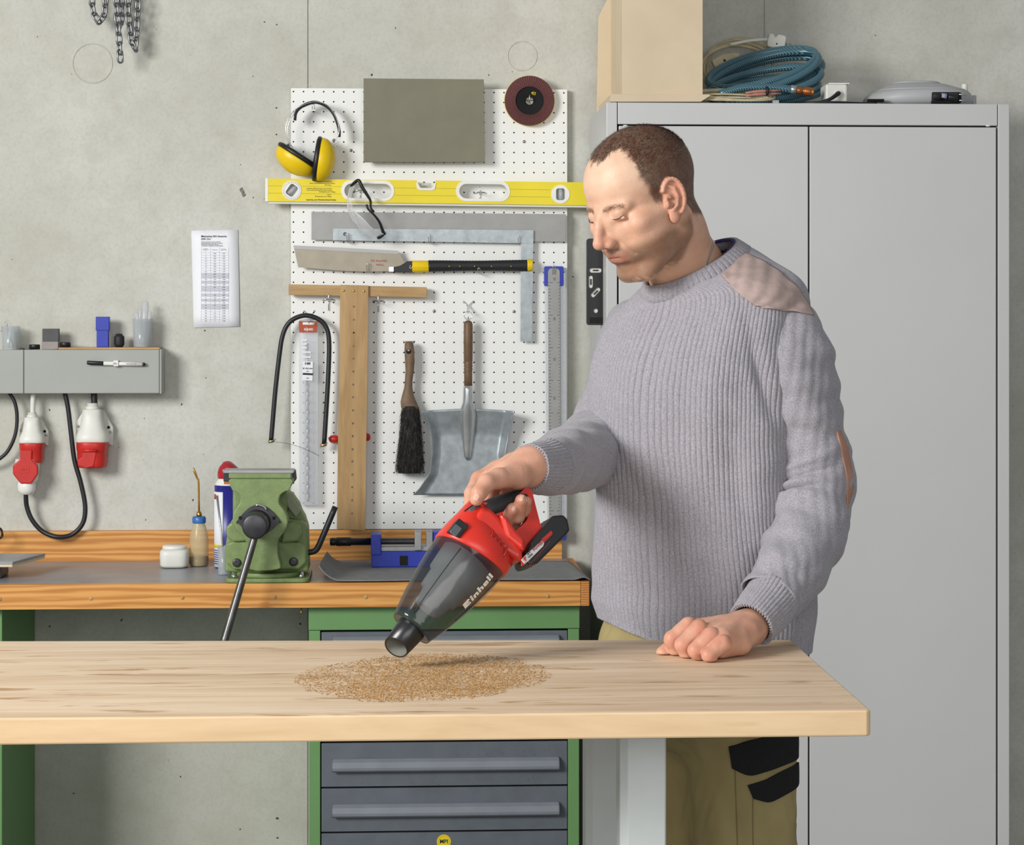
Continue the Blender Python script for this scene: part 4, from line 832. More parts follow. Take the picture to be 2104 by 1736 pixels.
# oil bottle
ob = thing('oil_can', 'squeeze oil bottle with blue collar and long brass spout', 'oil bottle', P(409, 1149, 5.43)); Yo = 5.43; k = K(Yo); zo = zt_+.001; c = (X_(409, Yo), Yo, zo); s_ = (G(409, 1149, zo)[1])
MB().lathe([(.0001, 0), (17*k, 0), (19.5*k, 3*k), (19.5*k, 50*k), (18*k, 66*k), (14*k, 80*k), (11.5*k, 86*k), (11.5*k, 92*k)], c, n=32).build('bottle', M['oil_bottle'], ob)
MB().lathe([(.0001, 1*k), (17*k, 1*k), (19*k, 4*k), (19*k, 19*k), (.0001, 19*k)], c, n=32).build('oil', M['oil'], ob)
MB().lathe([(13*k, 87*k), (14*k, 88*k), (14*k, 98*k), (12*k, 101*k), (5*k, 101*k)], c, n=16).build('collar', mk('collar_blue', (50, 110, 180), .35), ob, bv=.0006)
MB().lathe([(5*k, 100*k), (6*k, 105*k), (4*k, 110*k), (2*k, 112*k)], c, n=18).build('spout_nut', M['brass'], ob)
C = Vector(c); MB().tube([C+Vector((0, 0, 108*k)), C+Vector((-1*k, 0, 170*k)), C+Vector((-3.5*k, 0, 178*k)), C+Vector((-9*k, 0, 192*k)), C+Vector((-11*k, 0, 200*k))], [1.9*k, 1.9*k, 1.9*k, 2.6*k, 1.2*k], 12, sm=3).build('brass_spout', M['brass'], ob)
# white jar
Yj = 5.41; k = K(Yj); c = (X_(359, Yj), Yj, zo); jr = thing('white_jar', 'squat cloudy white plastic jar on the bench by the wall', 'jar', c)
MB().loft([[(c[0]+x*w*k, c[1]+y*w*k, c[2]+h_*k) for x, y in [(math.copysign(abs(math.cos(a))**.55, math.cos(a)), math.copysign(abs(math.sin(a))**.55, math.sin(a))) for a in [2*math.pi*i/32 for i in range(32)]]] for h_, w in ((0, 23), (2, 27), (6, 29), (25, 29.5), (33, 29), (37, 25))]).build('jar_body', M['off_white'], jr)
MB().lathe([(24*k, 37*k), (25*k, 38*k), (25*k, 42*k), (23*k, 44*k), (.0001, 44*k)], c, n=32).build('lid', M['white_plastic'], jr)
# spray can
Yc_ = 5.40; k = K(Yc_); c = (X_(472, Yc_), Yc_, zo); sp = thing('spray_can', 'blue and white spray can with a red cap behind the vise', 'spray can', c); R_ = 31*k
MB().lathe([(R_*.95, 0), (R_, 2*k), (R_, 168*k)], c, n=40).build('can_body', M['navy_print'], sp)
mwh = MB(); 
ang = [math.radians(a) for a in np.linspace(180, 248, 14)]
mwh.loft([[(c[0]+(R_+.0006)*math.cos(a), c[1]+(R_+.0006)*math.sin(a), c[2]+hh*k) for a in ang]+[(c[0]+(R_-.0006)*math.cos(a), c[1]+(R_-.0006)*math.sin(a), c[2]+hh*k) for a in ang[::-1]] for hh in (2, 155)]); mwh.build('white_label', M['paper'], sp)
def band_(h0, h1, a0, a1, mt, nm):
    an = [math.radians(a) for a in np.linspace(a0, a1, 12)]
    MB().loft([[(c[0]+(R_+.0010)*math.cos(a), c[1]+(R_+.0010)*math.sin(a), c[2]+hh*k) for a in an]+[(c[0]+(R_)*math.cos(a), c[1]+(R_)*math.sin(a), c[2]+hh*k) for a in an[::-1]] for hh in (h0, h1)]).build(nm, mt, sp)
band_(140, 150, 195, 215, M['rust_red'], 'orange_badge'); band_(42, 48, 185, 248, M['yellow_sticker'], 'yellow_stripe')
for i in range(7): band_(8+i*4.5, 9.6+i*4.5, 190, 235, M['navy_print'], 'label_line')
MB().lathe([(R_, 168*k), (R_*.93, 172*k), (R_*.75, 180*k), (R_*.7, 184*k)], c, n=36).build('shoulder', M['white_plastic'], sp)
CC = Vector(c); MB().tube([CC+Vector((-9*k+9*k, 0, 182*k)), CC+Vector((0, 0, 190*k)), CC+Vector((2*k, 0, 196*k)), CC+Vector((6*k, 0, 205*k)), CC+Vector((9*k, 0, 209*k))], [24*k, 25*k, 24.5*k, 21*k, 10*k], 24, sm=3).build('red_cap', mk('cap_red', (168, 30, 44), .35), sp)
MB().ell(CC+Vector((-2*k, -.0225, 198*k)), (12*k, .004, 5*k), 18, 8).build('nozzle_window', M['sleeve'], sp)
# small clear cup with pin
Yk = 5.25; k = K(Yk); c = (X_(461, Yk), Yk, zo); sc2 = thing('small_clear_cup', 'small clear cup at the left foot of the vise', 'cup', c)
MB().lathe([(.0001, 0), (12*k, 0), (13*k, 2*k), (14*k, 58*k), (13.3*k, 58*k), (12*k, 3*k), (.0001, 3*k)], c, n=24, cap=False).build('cup_wall', M['clear_plastic'], sc2)
tag(MB().tube([(c[0]+.004, Yk, zo+.005), (c[0]-.004, Yk, zo+.068), (X_(446, Yk), Yk, P(446, 1018, Yk)[2])], [.0022, .002, .0028], 10).build('scriber', M['steel']), 'thin steel scriber leaning out of the small clear cup', 'scriber')
# plate pile, far left
Yp_ = 5.22; z0_ = zo; pp2 = thing('metal_plate', 'grey layered plate resting at the left end of the bench', 'plate', (X_(0, Yp_), Yp_, z0_+.02)); zt2 = P(20, 1149, 5.17)[2]
xr_ = X_(26, 5.17); m = MB().ext([(X_(-160, 5.17), 5.17, zt2-.012), (xr_, 5.17, zt2-.012), (xr_+.046, 5.35, zt2-.012), (X_(-160, 5.17), 5.35, zt2-.012)], (0, 0, .006)).build('upper_plate', M['bench_lino'], pp2, bv=.0008)
m = MB().ext([(X_(-160, 5.17), 5.171, zt2-.018), (xr_-.001, 5.171, zt2-.018), (xr_+.045, 5.349, zt2-.018), (X_(-160, 5.17), 5.349, zt2-.018)], (0, 0, .0058)).build('ply_layers', M['plywood_box'], pp2, bv=.0005)
tag(MB().box(X_(-150, 5.2), X_(2, 5.2), 5.2, 5.3, z0_, zt2-.0182).build('support_block', M['dark_iron'], bv=.002), 'dark block under the plate at the far left of the bench', 'block')

# ---------------- metal locker ----------------
YL0 = 5.125; lk = thing('metal_locker', 'tall light grey steel locker with two doors', 'locker', (P(1660, 0, 5.33)[0], 5.33, 0))
L = lambda px: P(px, 0, YL0)[0]; Zl = lambda py: P(1660, py, YL0)[2]
MB().box(L(1246), L(1268), YL0, YW-.012, 0, Zl(212)).build('left_side', M['locker_grey'], lk, bv=.0015)
MB().box(L(2051), L(2074), YL0, YW-.012, 0, Zl(212)).build('right_side', M['locker_grey'], lk, bv=.0015)
MB().box(L(1269.5), L(2049.5), YL0+.0015, YW-.012, Zl(256.5), Zl(212)).build('top_panel', M['locker_grey'], lk, bv=.0015)
MB().box(L(1269), L(2050), YL0+.03, YW-.013, .05, Zl(257)).build('interior', M['locker_seam'], lk)
MB().box(L(1271.5), L(1660.5), YL0+.001, YL0+.02, .06, Zl(260)).build('door', M['locker_grey'], lk, bv=.0015)
MB().box(L(1664), L(2047), YL0+.001, YL0+.02, .06, Zl(260)).build('door', M['locker_grey'], lk, bv=.0015)
MB().box(L(1269), L(2050), YL0+.002, YW-.013, 0, .05).build('plinth', M['locker_grey'], lk, bv=.0015)
for px in (1285, 2030): MB().ell(P(px, 258.5, YL0+.003), (.006, .004, .0022), 14, 6).build('rubber_buffer', M['white_plastic'], lk)
# black spirit level standing against the locker side
xs_ = L(1246); bl = thing('black_spirit_level', 'black spirit level with three vials hanging upright beside the locker', 'spirit level', P(1224, 668, YL0+.05)); Yv = YL0+.085
MB_ = lambda pts, dy, t: MB().poly(pts, Yv+dy, t)
holed('level_body', rrect(1206, 490, 1243, 668, 5, 3), [rrect(1211, 551, 1236, 560, 4, 3), rrect(1209.5, 566, 1218, 592, 4, 3), rot2(rrect(1212, 596, 1236, 605, 4, 3), 1224, 601, -47), circ(1224, 638.5, 4.5, 16)], Yv, .022, M['black_plastic'], bl, .001)
for pts in (rrect(1211, 551, 1236, 560, 4, 3), rrect(1209.5, 566, 1218, 592, 4, 3), rot2(rrect(1212, 596, 1236, 605, 4, 3), 1224, 601, -47), circ(1224, 638.5, 4.5, 16)):
    MB().poly(pts, Yv+.003, .018).build('vial_window', M['off_white'], bl)
for a_, b_ in (((1218, 555.5), (1229, 555.5)), ((1213.8, 573), (1213.8, 585)), ((1220, 605), (1228, 597))): MB().tube([P(*a_, Yv+.002), P(*b_, Yv+.002)], .0018, 8).build('bubble_line', M['ink'], bl)
MB().pbox(1212, 652, 1240, 664, Yv-.0004, .002).build('end_recess', M['hole_dark'], bl)
# things on top of the locker ---------------------------------------
ZL = Zl(212)
pb = thing('plywood_box', 'tall pale plywood box standing on the locker', 'box', (P(1350, 0, 5.3)[0], 5.3, ZL)); Yx = 5.165
ztop = P(1350, -260, Yx)[2]; zflo = P(1350, 195, Yx)[2]
MB().box(P(1279, 0, Yx)[0], P(1444, 0, Yx)[0], Yx, Yx+.012, zflo, ztop).build('front_panel', M['plywood_box'], pb, bv=.0008)
MB().box(P(1279, 0, Yx)[0], P(1279, 0, Yx)[0]+.010, Yx+.0125, YW-.03, zflo, ztop).build('side_panel', M['plywood_box'], pb, bv=.0008)
MB().box(P(1444, 0, Yx)[0]-.010, P(1444, 0, Yx)[0], Yx+.0125, YW-.03, zflo, ztop).build('side_panel', M['plywood_box'], pb, bv=.0008)
w = [P(1254, 209, 5.145), P(1440, 209, 5.145), P(1459, 197, 5.145), P(1459, 194, 5.145), P(1255, 193, 5.145)]
w = [(q[0], 5.145, max(q[2], ZL+.0006)) for q in w]; MB().ext(w, (0, .38, 0)).build('base_board', M['plywood_box'], pb, bv=.0006)
w = [P(1232, 30, 5.30), P(1247, -5, 5.30), P(1278, -60, 5.3), P(1278, 193, 5.30), P(1232, 235, 5.30)]
w = [(q[0], 5.30, max(q[2], ZL+.017)) for q in w]
MB().ext([P(x, y, 5.45) for x, y in ((1230, 34), (1246, 2), (1290, -80), (1290, 235), (1226, 235))], (0, .012, 0)).build('side_wing', M['plywood_box'], pb, bv=.001)
# blue hose coil
hs_ = thing('water_hose', 'coiled translucent blue reinforced hose with brass coupling', 'hose', (P(1580, 0, 5.3)[0], 5.3, ZL)); Yo = 5.33
def loops(specs, r, mt, root, nm, n=48, m_=10):
    for (cx, cy, rx, ry, tilt_, yo, dep) in specs:
        ct_, st_ = math.cos(math.radians(tilt_)), math.sin(math.radians(tilt_)); pts = []
        for i in range(n):
            a = 2*math.pi*i/n; u, v = rx*math.cos(a), ry*math.sin(a); pts.append(P(cx+u*ct_-v*st_, cy+u*st_+v*ct_, Yo+yo-dep*math.sin(a)))
        for q in pts: q[2] = max(q[2], ZL+r+.0006)
        MB().tube(pts, r, m_, closed=True).build(nm, mt, root)
M_h = M['teal_hose']
t = NT('hose_mat'); co = t.coord((1, 1, 1)); w1 = t.node('ShaderNodeTexWave', bands_direction='DIAGONAL'); w1.inputs['Scale'].default_value = 95; t.L(co, w1.inputs['Vector'])
colr = t.ramp(w1.outputs['Fac'], [(.35, lin((38, 78, 96))), (.75, lin((96, 132, 142)))]); M['hose'] = t.fin(colr, .22)
loops([(1566, 140, 114, 30, -14, 0, .05), (1570, 150, 116, 32, -16, -.01, .05), (1576, 158, 116, 32, -13, .015, .05), (1573, 170, 116, 26, -10, -.025, .05), (1570, 184, 112, 22, -6, -.02, .055), (1572, 192, 116, 18, -3, -.01, .055)], .0088, M['hose'], hs_, 'hose_loop')
MB().tube([P(x, y, 5.21) for x, y in ((1478, 193), (1530, 180), (1590, 180), (1636, 185))], .0088, 12, sm=5).build('hose_end', M['hose'], hs_)
MB().tube([P(x, y, 5.21) for x, y in ((1624, 183), (1636, 184.5))], .0098, 12).build('hose_clip', M['zinc_bright'], hs_)
MB().lathe([(.008, 0), (.0095, .002), (.0095, .012), (.0075, .014), (.0075, .017), (.0095, .018), (.011, .020), (.011, .034), (.0095, .037), (.0105, .038), (.0105, .041), (.004, .042)], P(1636, 185, 5.21), (1, 0, -.12), 6).build('brass_coupling', M['copper'], hs_)
# white cable coil with two plugs
wc = thing('extension_lead', 'grubby white extension cable coil behind the blue hose', 'cable', (P(1510, 0, 5.46)[0], 5.46, ZL)); Yo = 5.465
loops([(1520, 142, 74, 54, 0, 0, .03), (1522, 140, 76, 58, 3, .012, .03), (1516, 146, 76, 52, 4, -.012, .03), (1525, 141, 72, 62, 2, .02, .03)], .0042, M['cable_cream'], wc, 'cable_loop', m_=8)
MB().tube([P(x, y, 5.44) for x, y in ((1500, 92), (1540, 84), (1578, 81))], .004, 8, sm=4).build('cable_end', M['white_plastic'], wc)
o = MB().poly([(1577, 84), (1582, 68), (1590, 69), (1594, 77), (1600, 70), (1614, 73), (1616, 78), (1613, 96), (1608, 104), (1577, 95)], 5.43, .03).build('plug_body', M['off_white'], wc, bv=.003)
for dy in (0, 4, 9): MB().tube([P(1613, 88+dy, 5.445), P(1626, 90.5+dy, 5.445)], .0016, 8).build('plug_pin', M['chrome'], wc)
MB().lathe([(.002, -.0005), (.002, .001)], P(1596, 90, 5.4298), (0, 1, 0), 10).build('plug_screw', M['hole_dark'], wc)
o = MB().poly([(1462, 124), (1488, 110), (1518, 108), (1525, 121), (1515, 134), (1474, 150)], 5.40, .02).build('coupling_body', M['cable_cream'], wc, bv=.003)
MB().poly(circ(1499, 121, 13, 24, 11), 5.397, .006).build('coupling_disc', M['cable_cream'], wc, bv=.001)
for x, y in ((1489, 124), (1517, 120)): MB().lathe([(.0028, -.0005), (.0028, .002)], P(x, y, 5.3966), (0, 1, 0), 10).build('coupling_screw', M['hole_dark'], wc)
# thin cream cable bundle at the front
nc = thing('network_cable', 'thin cream network cable bundle at the front of the locker top', 'cable', (P(1510, 0, 5.18)[0], 5.18, ZL)); Yo = 5.19
loops([(1510, 196, 74, 9, 3, 0, .03), (1512, 198, 76, 7, 3, .01, .03), (1508, 200, 72, 6, 2, -.008, .02), (1514, 195, 78, 10, 4, .006, .035), (1505, 203, 75, 3, 1, -.01, .02)], .0026, M['cable_cream'], nc, 'cable_loop', m_=7)
MB().box(*[P(1588, 0, 5.17)[0], P(1600, 0, 5.17)[0], 5.165, 5.180, ZL+.002, ZL+.0105]).build('network_plug', M['sleeve'], nc, bv=.0006)
# pink cutter grips
pk = thing('pliers', 'pliers with pinkish grips and a black ring lying before the hose', 'pliers', P(1560, 205, 5.175))
for y0, y1 in ((191, 184), (197, 190)): MB().tube([P(1532, y0, 5.18), P(1560, (y0+y1)/2, 5.178), P(1604, y1+2, 5.185)], [.0026, .0034, .002], 10, sm=3).build('grip', M['pink_grip'], pk)
MB().torus(P(1576, 187, 5.18), .0075, .004, (1, 0, 0), 18, 8).build('black_ring', M['black_rubber'], pk)
# black cable
tag(MB().tube([(P(x, 0, 5.2)[0], yy, ZL+.0045+h_) for x, yy, h_ in ((1612, 5.25, .0), (1650, 5.19, .001), (1700, 5.17, .001), (1760, 5.18, 0), (1800, 5.2, .001), (1760, 5.26, .001), (1690, 5.24, .004), (1640, 5.22, .006))], .004, 10, sm=6).build('flat_cable', M['cable_black']), 'black power lead lying flat between the hose and the grey unit', 'cable')
# white adapter
ad = thing('power_adapter', 'white boxy power adapter with a black lead on the locker', 'adapter', (P(1722, 0, 5.25)[0], 5.25, ZL)); Ya = 5.21; k = K(Ya); x0, x1 = P(1697, 0, Ya)[0], P(1741, 0, Ya)[0]
MB().box(x0, x1, Ya, Ya+.07, ZL+.012, ZL+.012+36*k).build('housing', M['off_white'], ad, bv=.004)
MB().box(x0+.008, x1+.006, Ya+.004, Ya+.07, ZL+.0125+36*k, ZL+.0155+36*k).build('top_cover', M['white_plastic'], ad, bv=.0008)
MB().box(x0+.006, x1-.003, Ya+.006, Ya+.06, ZL+.0005, ZL+.0118).build('foot', M['black_plastic'], ad, bv=.001)
cc_ = (P(1723, 0, Ya)[0], Ya-.0005, ZL+.012+17*k); MB().lathe([(.0095, -.001), (.0105, 0), (.0105, .002)], cc_, (0, 1, 0), 24).build('socket_ring', M['off_white'], ad)
MB().tube([(cc_[0], Ya+.002, cc_[2]), (cc_[0]-.004, Ya-.012, cc_[2]-.002), (cc_[0]-.025, Ya-.022, cc_[2]-.016), (cc_[0]-.055, Ya-.02, ZL+.006)], [.0055, .0055, .004, .004], 10, sm=4).build('black_lead', M['cable_black'], ad)
# grey unit: low domed housing
gu = thing('grey_appliance', 'low domed light grey appliance lying on the locker with a black plug', 'appliance', (P(1885, 0, 5.3)[0], 5.3, ZL)); Yu = 5.30; k = K(Yu); X0 = P(1888, 0, Yu)[0]
def er(h_, rx, ry, cx=0, p=2.3, n=48): return [(X0+cx*k+math.copysign(abs(math.cos(a))**(2/p), math.cos(a))*rx*k, Yu+math.copysign(abs(math.sin(a))**(2/p), math.sin(a))*ry*k, ZL+h_*1.18*k) for a in [2*math.pi*i/n for i in range(n)]]
mk('appliance_grey', (176, 178, 180), .5, var=.02)
MB().loft([er(2, 78, 66, 6), er(5, 98, 84, 0), er(10, 112, 96, -4), er(20, 112, 98, -2), er(27, 105, 96, 0), er(31, 98, 92, 2)]).build('lower_housing', M['appliance_grey'], gu)
MB().loft([er(31, 97, 90, 2), er(34, 92, 84, 2), er(43, 64, 60, -4), er(45, 56, 52, -6)]).build('domed_top', M['appliance_grey'], gu)
MB().loft([er(45, 52, 48, -8), er(48, 50, 46, -8), er(49, 46, 42, -8)]).build('lid_disc', M['appliance_grey'], gu)
MB().lathe([(7*k, 30*k), (6.5*k, 54*k), (6*k, 55*k), (.0001, 55*k)], (P(1982, 0, Yu)[0], Yu, ZL), n=20).build('stub', M['off_white'], gu)
MB().box(P(2003, 0, Yu)[0], P(2011, 0, Yu)[0], Yu+.02, Yu+.09, ZL+.0005, ZL+34*k).build('rear_fin', M['appliance_grey'], gu, bv=.0015)
Yf_ = Yu-.098*k*1000 if False else Yu-100*k
for i in range(12): MB().box(P(1784+i*2.8, 0, Yf_+.012)[0], P(1785+i*2.8, 0, Yf_+.012)[0], Yf_+.011-.0035*(i/11), Yf_+.03, ZL+9*k, ZL+15*k).build('vent_slot', M['hole_dark'], gu)
MB().box(P(1915, 0, Yf_)[0], P(1976, 0, Yf_)[0], Yf_-.001, Yf_+.03, ZL+6*k, ZL+29*k).build('plug_recess', M['hole_dark'], gu, bv=.004)
pg = thing('black_plug', 'black mains plug with two bare pins in front of the grey appliance', 'plug', P(1960, 208, 5.19)); Yg = Yf_-.012
MB().lathe([(.007, 0), (.0085, .003), (.0085, .012), (.007, .014), (.0055, .016), (.0055, .028)], P(1918, 197, Yg), (1, 0, -.1), 18).build('cable_sleeve', M['black_rubber'], pg)
MB().lathe([(.0065, 0), (.007, .012)], P(1934, 197, Yg), (1, 0, -.1), 16).build('wrapped_tape', mk('tape_blue', (150, 160, 190), .5), pg)
MB().lathe([(.007, 0), (.0088, .003), (.0095, .02), (.008, .023)], P(1947, 199, Yg), (1, 0, -.1), 18).build('plug_body', M['black_plastic'], pg)
for y in (194, 206): MB().tube([P(1970, y, Yg), P(1986, y+1, Yg)], .0016, 8).build('plug_pin', M['chrome'], pg)
# ---------------- front table ----------------
ZT = .965; TH = 54/ (FPX/2.80)
fr, fl = G(1790, 1459, ZT), G(0, 1476, ZT); br_, bl_ = G(1625, 1314, ZT), G(0, 1317, ZT)
fl2 = fr+(fl-fr)*1.45; bl2 = br_+(bl_-br_)*1.5
tb = thing('work_table', 'solid pale wooden work table in front with white metal legs', 'table', (fr[0]-.6, (fr[1]+br_[1])/2, 0))
m = MB(); cu = []
for q, tt in (((fr-(0, 0, 0)), 0),): pass
d1 = (fl2-fr)/np.linalg.norm(fl2-fr); d2 = (br_-fr)/np.linalg.norm(br_-fr); r_ = .006
quad = [fl2, fr+d1*r_, fr+(d1+d2)*r_*.3, fr+d2*r_, br_-d2*r_, br_+(-d2+d1)*r_*.3, br_+d1*r_, bl2]
nn = len(quad); vv = [q for q in quad]+[q-(0, 0, TH) for q in quad]
m.cur = 0; m.add(vv, [tuple(range(nn))]); m.cur = 1; m.f.append(tuple(range(2*nn-1, nn-1, -1))); m.sm.append(False); m.mi.append(1)
for i in range(nn): j = (i+1) % nn; m.f.append((i, i+nn, j+nn, j)); m.sm.append(False); m.mi.append(1)
o = m.build('table_top', M['table_wood'], tb, bv=.0025); o.data.materials.append(M['table_edge'])
def leg(px0, px1, Y, dpt):
    a, b = P(px0, 0, Y)[0], P(px1, 0, Y)[0]; z1 = ZT-TH-.0006
    ch = .010
    pts = [(a, Y+dpt, 0), (a, Y+ch, 0), (a+ch, Y, 0), (b-.002, Y, 0), (b, Y+.002, 0), (b, Y+dpt, 0)]
    MB().ext([np.array(q) for q in pts], (0, 0, z1)).build('leg', M['white_metal'], tb, bv=.001)
leg(1275, 1369, fr[1]+.16, .06); leg(1204, 1289, br_[1]-.14, .06)
leg(-190, -100, fr[1]+.16, .06); leg(-130, -50, br_[1]-.14, .06)
# ---------------- sawdust ----------------
from mathutils import noise as mn
rs = random.Random(11); m = MB(); cnt = 0
while cnt < 14000:
    px, py = rs.uniform(590, 1150), rs.uniform(1330, 1450); u = (px-868)/272; cyy = 1391+(px-868)*-.028; v = (py-cyy)/(49 if py < cyy else 52)
    e_ = u*u*1.0+v*v; nz_ = mn.noise(Vector((px*.012, py*.03, 1.3)))*.55+mn.noise(Vector((px*.05, py*.09, 4)))*.35
    lim = .93+.25*nz_
    if e_ > lim or rs.random() > .12+.95*(max(0, lim-e_))**.6*(.65+1.1*nz_+.3): continue
    c = G(px, py, ZT+.0004); s = rs.uniform(.0005, .0016)*(1 if rs.random() < .9 else 1.6); a = rs.random()*6.28; hgt = rs.uniform(.0002, .0008)
    d = np.array([math.cos(a)*s, math.sin(a)*s, 0]); e2 = np.array([-math.sin(a)*s*.6, math.cos(a)*s*.6, 0]); up = np.array([0, 0, hgt])
    m.cur = 1 if rs.random() < .4 else 0; m.add([c-d-e2, c+d-e2*.6, c+d*.7+e2, c-d*.8+e2, c+up+d*rs.uniform(-.3, .3)], [(0, 1, 4), (1, 2, 4), (2, 3, 4), (3, 0, 4)]); cnt += 1
o = m.build('sawdust_pile', M['sawdust']); o.data.materials.append(M['sawdust_dark']); tag(o, 'thin oval spread of golden brown sawdust on the front table', 'sawdust', kind='stuff')
# ---------------- hand vacuum ----------------
YVAC = 3.13; kV = K(YVAC); OV = P(813, 1331, YVAC)
U3 = np.array([.66, .38, .75]); Ul = np.linalg.norm(U3); V3 = np.array([.75, 0, -.66]); V3 /= np.linalg.norm(V3); W3 = np.cross(V3, U3/Ul)
if W3[1] > 0: W3 = -W3
def VV(t, v, w=0): return OV+kV*(t*U3+v*V3+w*W3)
def VP(px, py, w=0):        # photograph point -> point on the vacuum's middle plane, shifted w towards the viewer's side
    r = ray(px, py); n = np.cross(U3, V3); o = np.array([0, 0, CAMZ]); s = np.dot(OV+W3*w*kV-o, n)/np.dot(r, n); return o+r*s
va = thing('hand_vacuum', 'red and black cordless hand vacuum held over the sawdust', 'vacuum cleaner', VV(0, 26))
R_t = lambda t: float(np.interp(t, [48, 60, 100, 150, 200, 232], [46, 50, 61, 71, 78, 80]))
def vring(t, a, b, cv=0, n=48, p=2.2, sl=0):
    out = []
    for i in range(n):
        ph = 2*math.pi*i/n; x = math.copysign(abs(math.cos(ph))**(2/p), math.cos(ph)); y = math.copysign(abs(math.sin(ph))**(2/p), math.sin(ph)); out.append(VV(t+sl*x, cv+a*x, b*y))
    return out
def nring(t, r, tw): return [VV(t+tw*math.sin(2*math.pi*i/36), r*math.cos(2*math.pi*i/36), r*math.sin(2*math.pi*i/36)) for i in range(36)]
m = MB(); m.loft([nring(2, 23.6, 9), nring(0, 25.5, 9), nring(1.5, 27, 9), nring(40, 31, 0), nring(52, 31, 0)], cap=False)
MB().loft([nring(1.6, 24, 9), nring(30, 24.6, 4), nring(52, 25, 0)], cap=False).build('nozzle_lining', mk('nozzle_inner', (120, 120, 112), .4, var=.05), va)
m.build('nozzle', mk('nozzle_dark', (34, 35, 38), .28, var=.05), va)
t = NT('smoked'); M['smoked'] = t.fin(lin((40, 44, 50)), .12); t.b.inputs['Alpha'].default_value = .64; 
m = MB(); m.loft([vring(50, 30, 30, p=2), vring(48, 42, 40, p=2), vring(49, 46, 44), vring(56, 48, 46)]+[vring(t_, R_t(t_), R_t(t_)*.92, sl=(12*max(0, (t_-150)/80))) for t_ in range(60, 232, 8)]+[vring(232, 80, 74, sl=12)], cap=False)
m.build('dust_bin', M['smoked'], va)
MB().loft([vring(t_, r, r*.95, p=2, n=32) for t_, r in ((96, 20), (98, 30), (130, 36), (132, 44), (170, 48), (172, 54), (226, 60))]).build('filter', mk('filter_grey', (214, 220, 220), .8, var=.05), va)
def SP(t_, ph, off=0): r = R_t(t_); return VV(t_+12*max(0, (t_-150)/80)*math.cos(ph), (r+off)*math.copysign(abs(math.cos(ph))**(2/2.2), math.cos(ph)), (r*.92+off)*math.copysign(abs(math.sin(ph))**(2/2.2), math.sin(ph)))
MB().tube([SP(t_, math.radians(112), .3) for t_ in range(64, 232, 12)], 1.0*kV, 6).build('bin_seam', M['black_plastic'], va)
MB().tube([SP(t_, math.radians(27), .3) for t_ in range(110, 225, 12)], .9*kV, 6).build('bin_seam', M['black_plastic'], va)
MB().torus(VV(49, 0), 45*kV, 1.0*kV, tuple(U3), n=48, m=6).build('bin_rim', M['smoked'], va)
# red housing
red = M['red_plastic']
MB().loft([vring(232, 80.5, 74.5, sl=12), vring(236, 83, 77, sl=12), vring(250, 83, 77, sl=10), vring(268, 81, 73, cv=-1, sl=6), vring(286, 68, 58, cv=-11), vring(304, 52, 42, cv=-26), vring(320, 36, 28, cv=-40), vring(332, 20, 16, cv=-50)]).build('motor_housing', red, va)
def vplate(name, pts, w0, w1, mt, bv=0, parent=None):
    a = [VP(x, y, w0) for x, y in pts]; d = W3*kV*(w1-w0); return MB().ext(a, d).build(name, mt, parent or va, bv=bv, seg=3)
def vholed(name, outer, hole, w0, w1, mt, bv):
    n0, n1 = len(outer), len(hole); cu = bpy.data.curves.new(name, 'CURVE'); cu.dimensions = '2D'; cu.fill_mode = 'BOTH'; cu.extrude = (w1-w0)/2*kV
    O_ = Vector(OV); Uh = Vector(U3/Ul); Vh = Vector(V3); Wh = Uh.cross(Vh); 
    for pl in (outer, hole):
        sp = cu.splines.new('POLY'); sp.points.add(len(pl)-1); sp.use_cyclic_u = True
        for q, (x, y) in zip(sp.points, pl): d = Vector(VP(x, y, 0))-O_; q.co = (d.dot(Uh), d.dot(Vh), 0, 1)
    Mx = Matrix(((Uh.x, Vh.x, Wh.x, O_.x), (Uh.y, Vh.y, Wh.y, O_.y), (Uh.z, Vh.z, Wh.z, O_.z), (0, 0, 0, 1)))
    o = link(name, curve_mesh(cu, Mx), mt, va); bevel(o, bv, 3, 30); return o
def sm2(pts, n=4): return [tuple(q)[:2] for q in smoothpath([(*p, 0) for p in pts], n, True)]
outer = [(948, 1078), (955, 1054), (976, 1037), (998, 1036), (1012, 1040), (1040, 1027), (1064, 1016), (1074, 1006), (1087, 1010), (1092, 1026), (1098, 1050), (1106, 1082), (1106, 1094), (1074, 1132), (1056, 1150), (1040, 1160), (1000, 1150)]
hole = [(1010, 1080), (1030, 1064), (1058, 1049), (1074, 1042), (1082, 1054), (1076, 1074), (1050, 1096), (1034, 1108), (1024, 1106)]
vholed('handle_frame', sm2(outer, 3), sm2(hole, 3), -17, 17, red, .003)
vplate('side_fairing', [(946, 1088), (962, 1060), (982, 1060), (1000, 1080), (1030, 1120), (1048, 1150), (1046, 1172), (1010, 1150), (960, 1120)], -52, 52, red, .010)
vplate('side_fairing', [(996, 1074), (1012, 1082), (1030, 1110), (1048, 1128), (1046, 1152), (1010, 1124)], -58, 58, red, .008)
for i in range(5):
    x, y = 1006+i*7.2, 1098+i*8.6; MB().tube([VP(x-1, y+11, 64), VP(x+5, y+2, 66), VP(x+7, y-8, 62)], 2.1*kV, 8, sm=3).build('vent_rib', mk('deep_red', (150, 34, 30), .45) if 'deep_red' not in M else M['deep_red'], va)
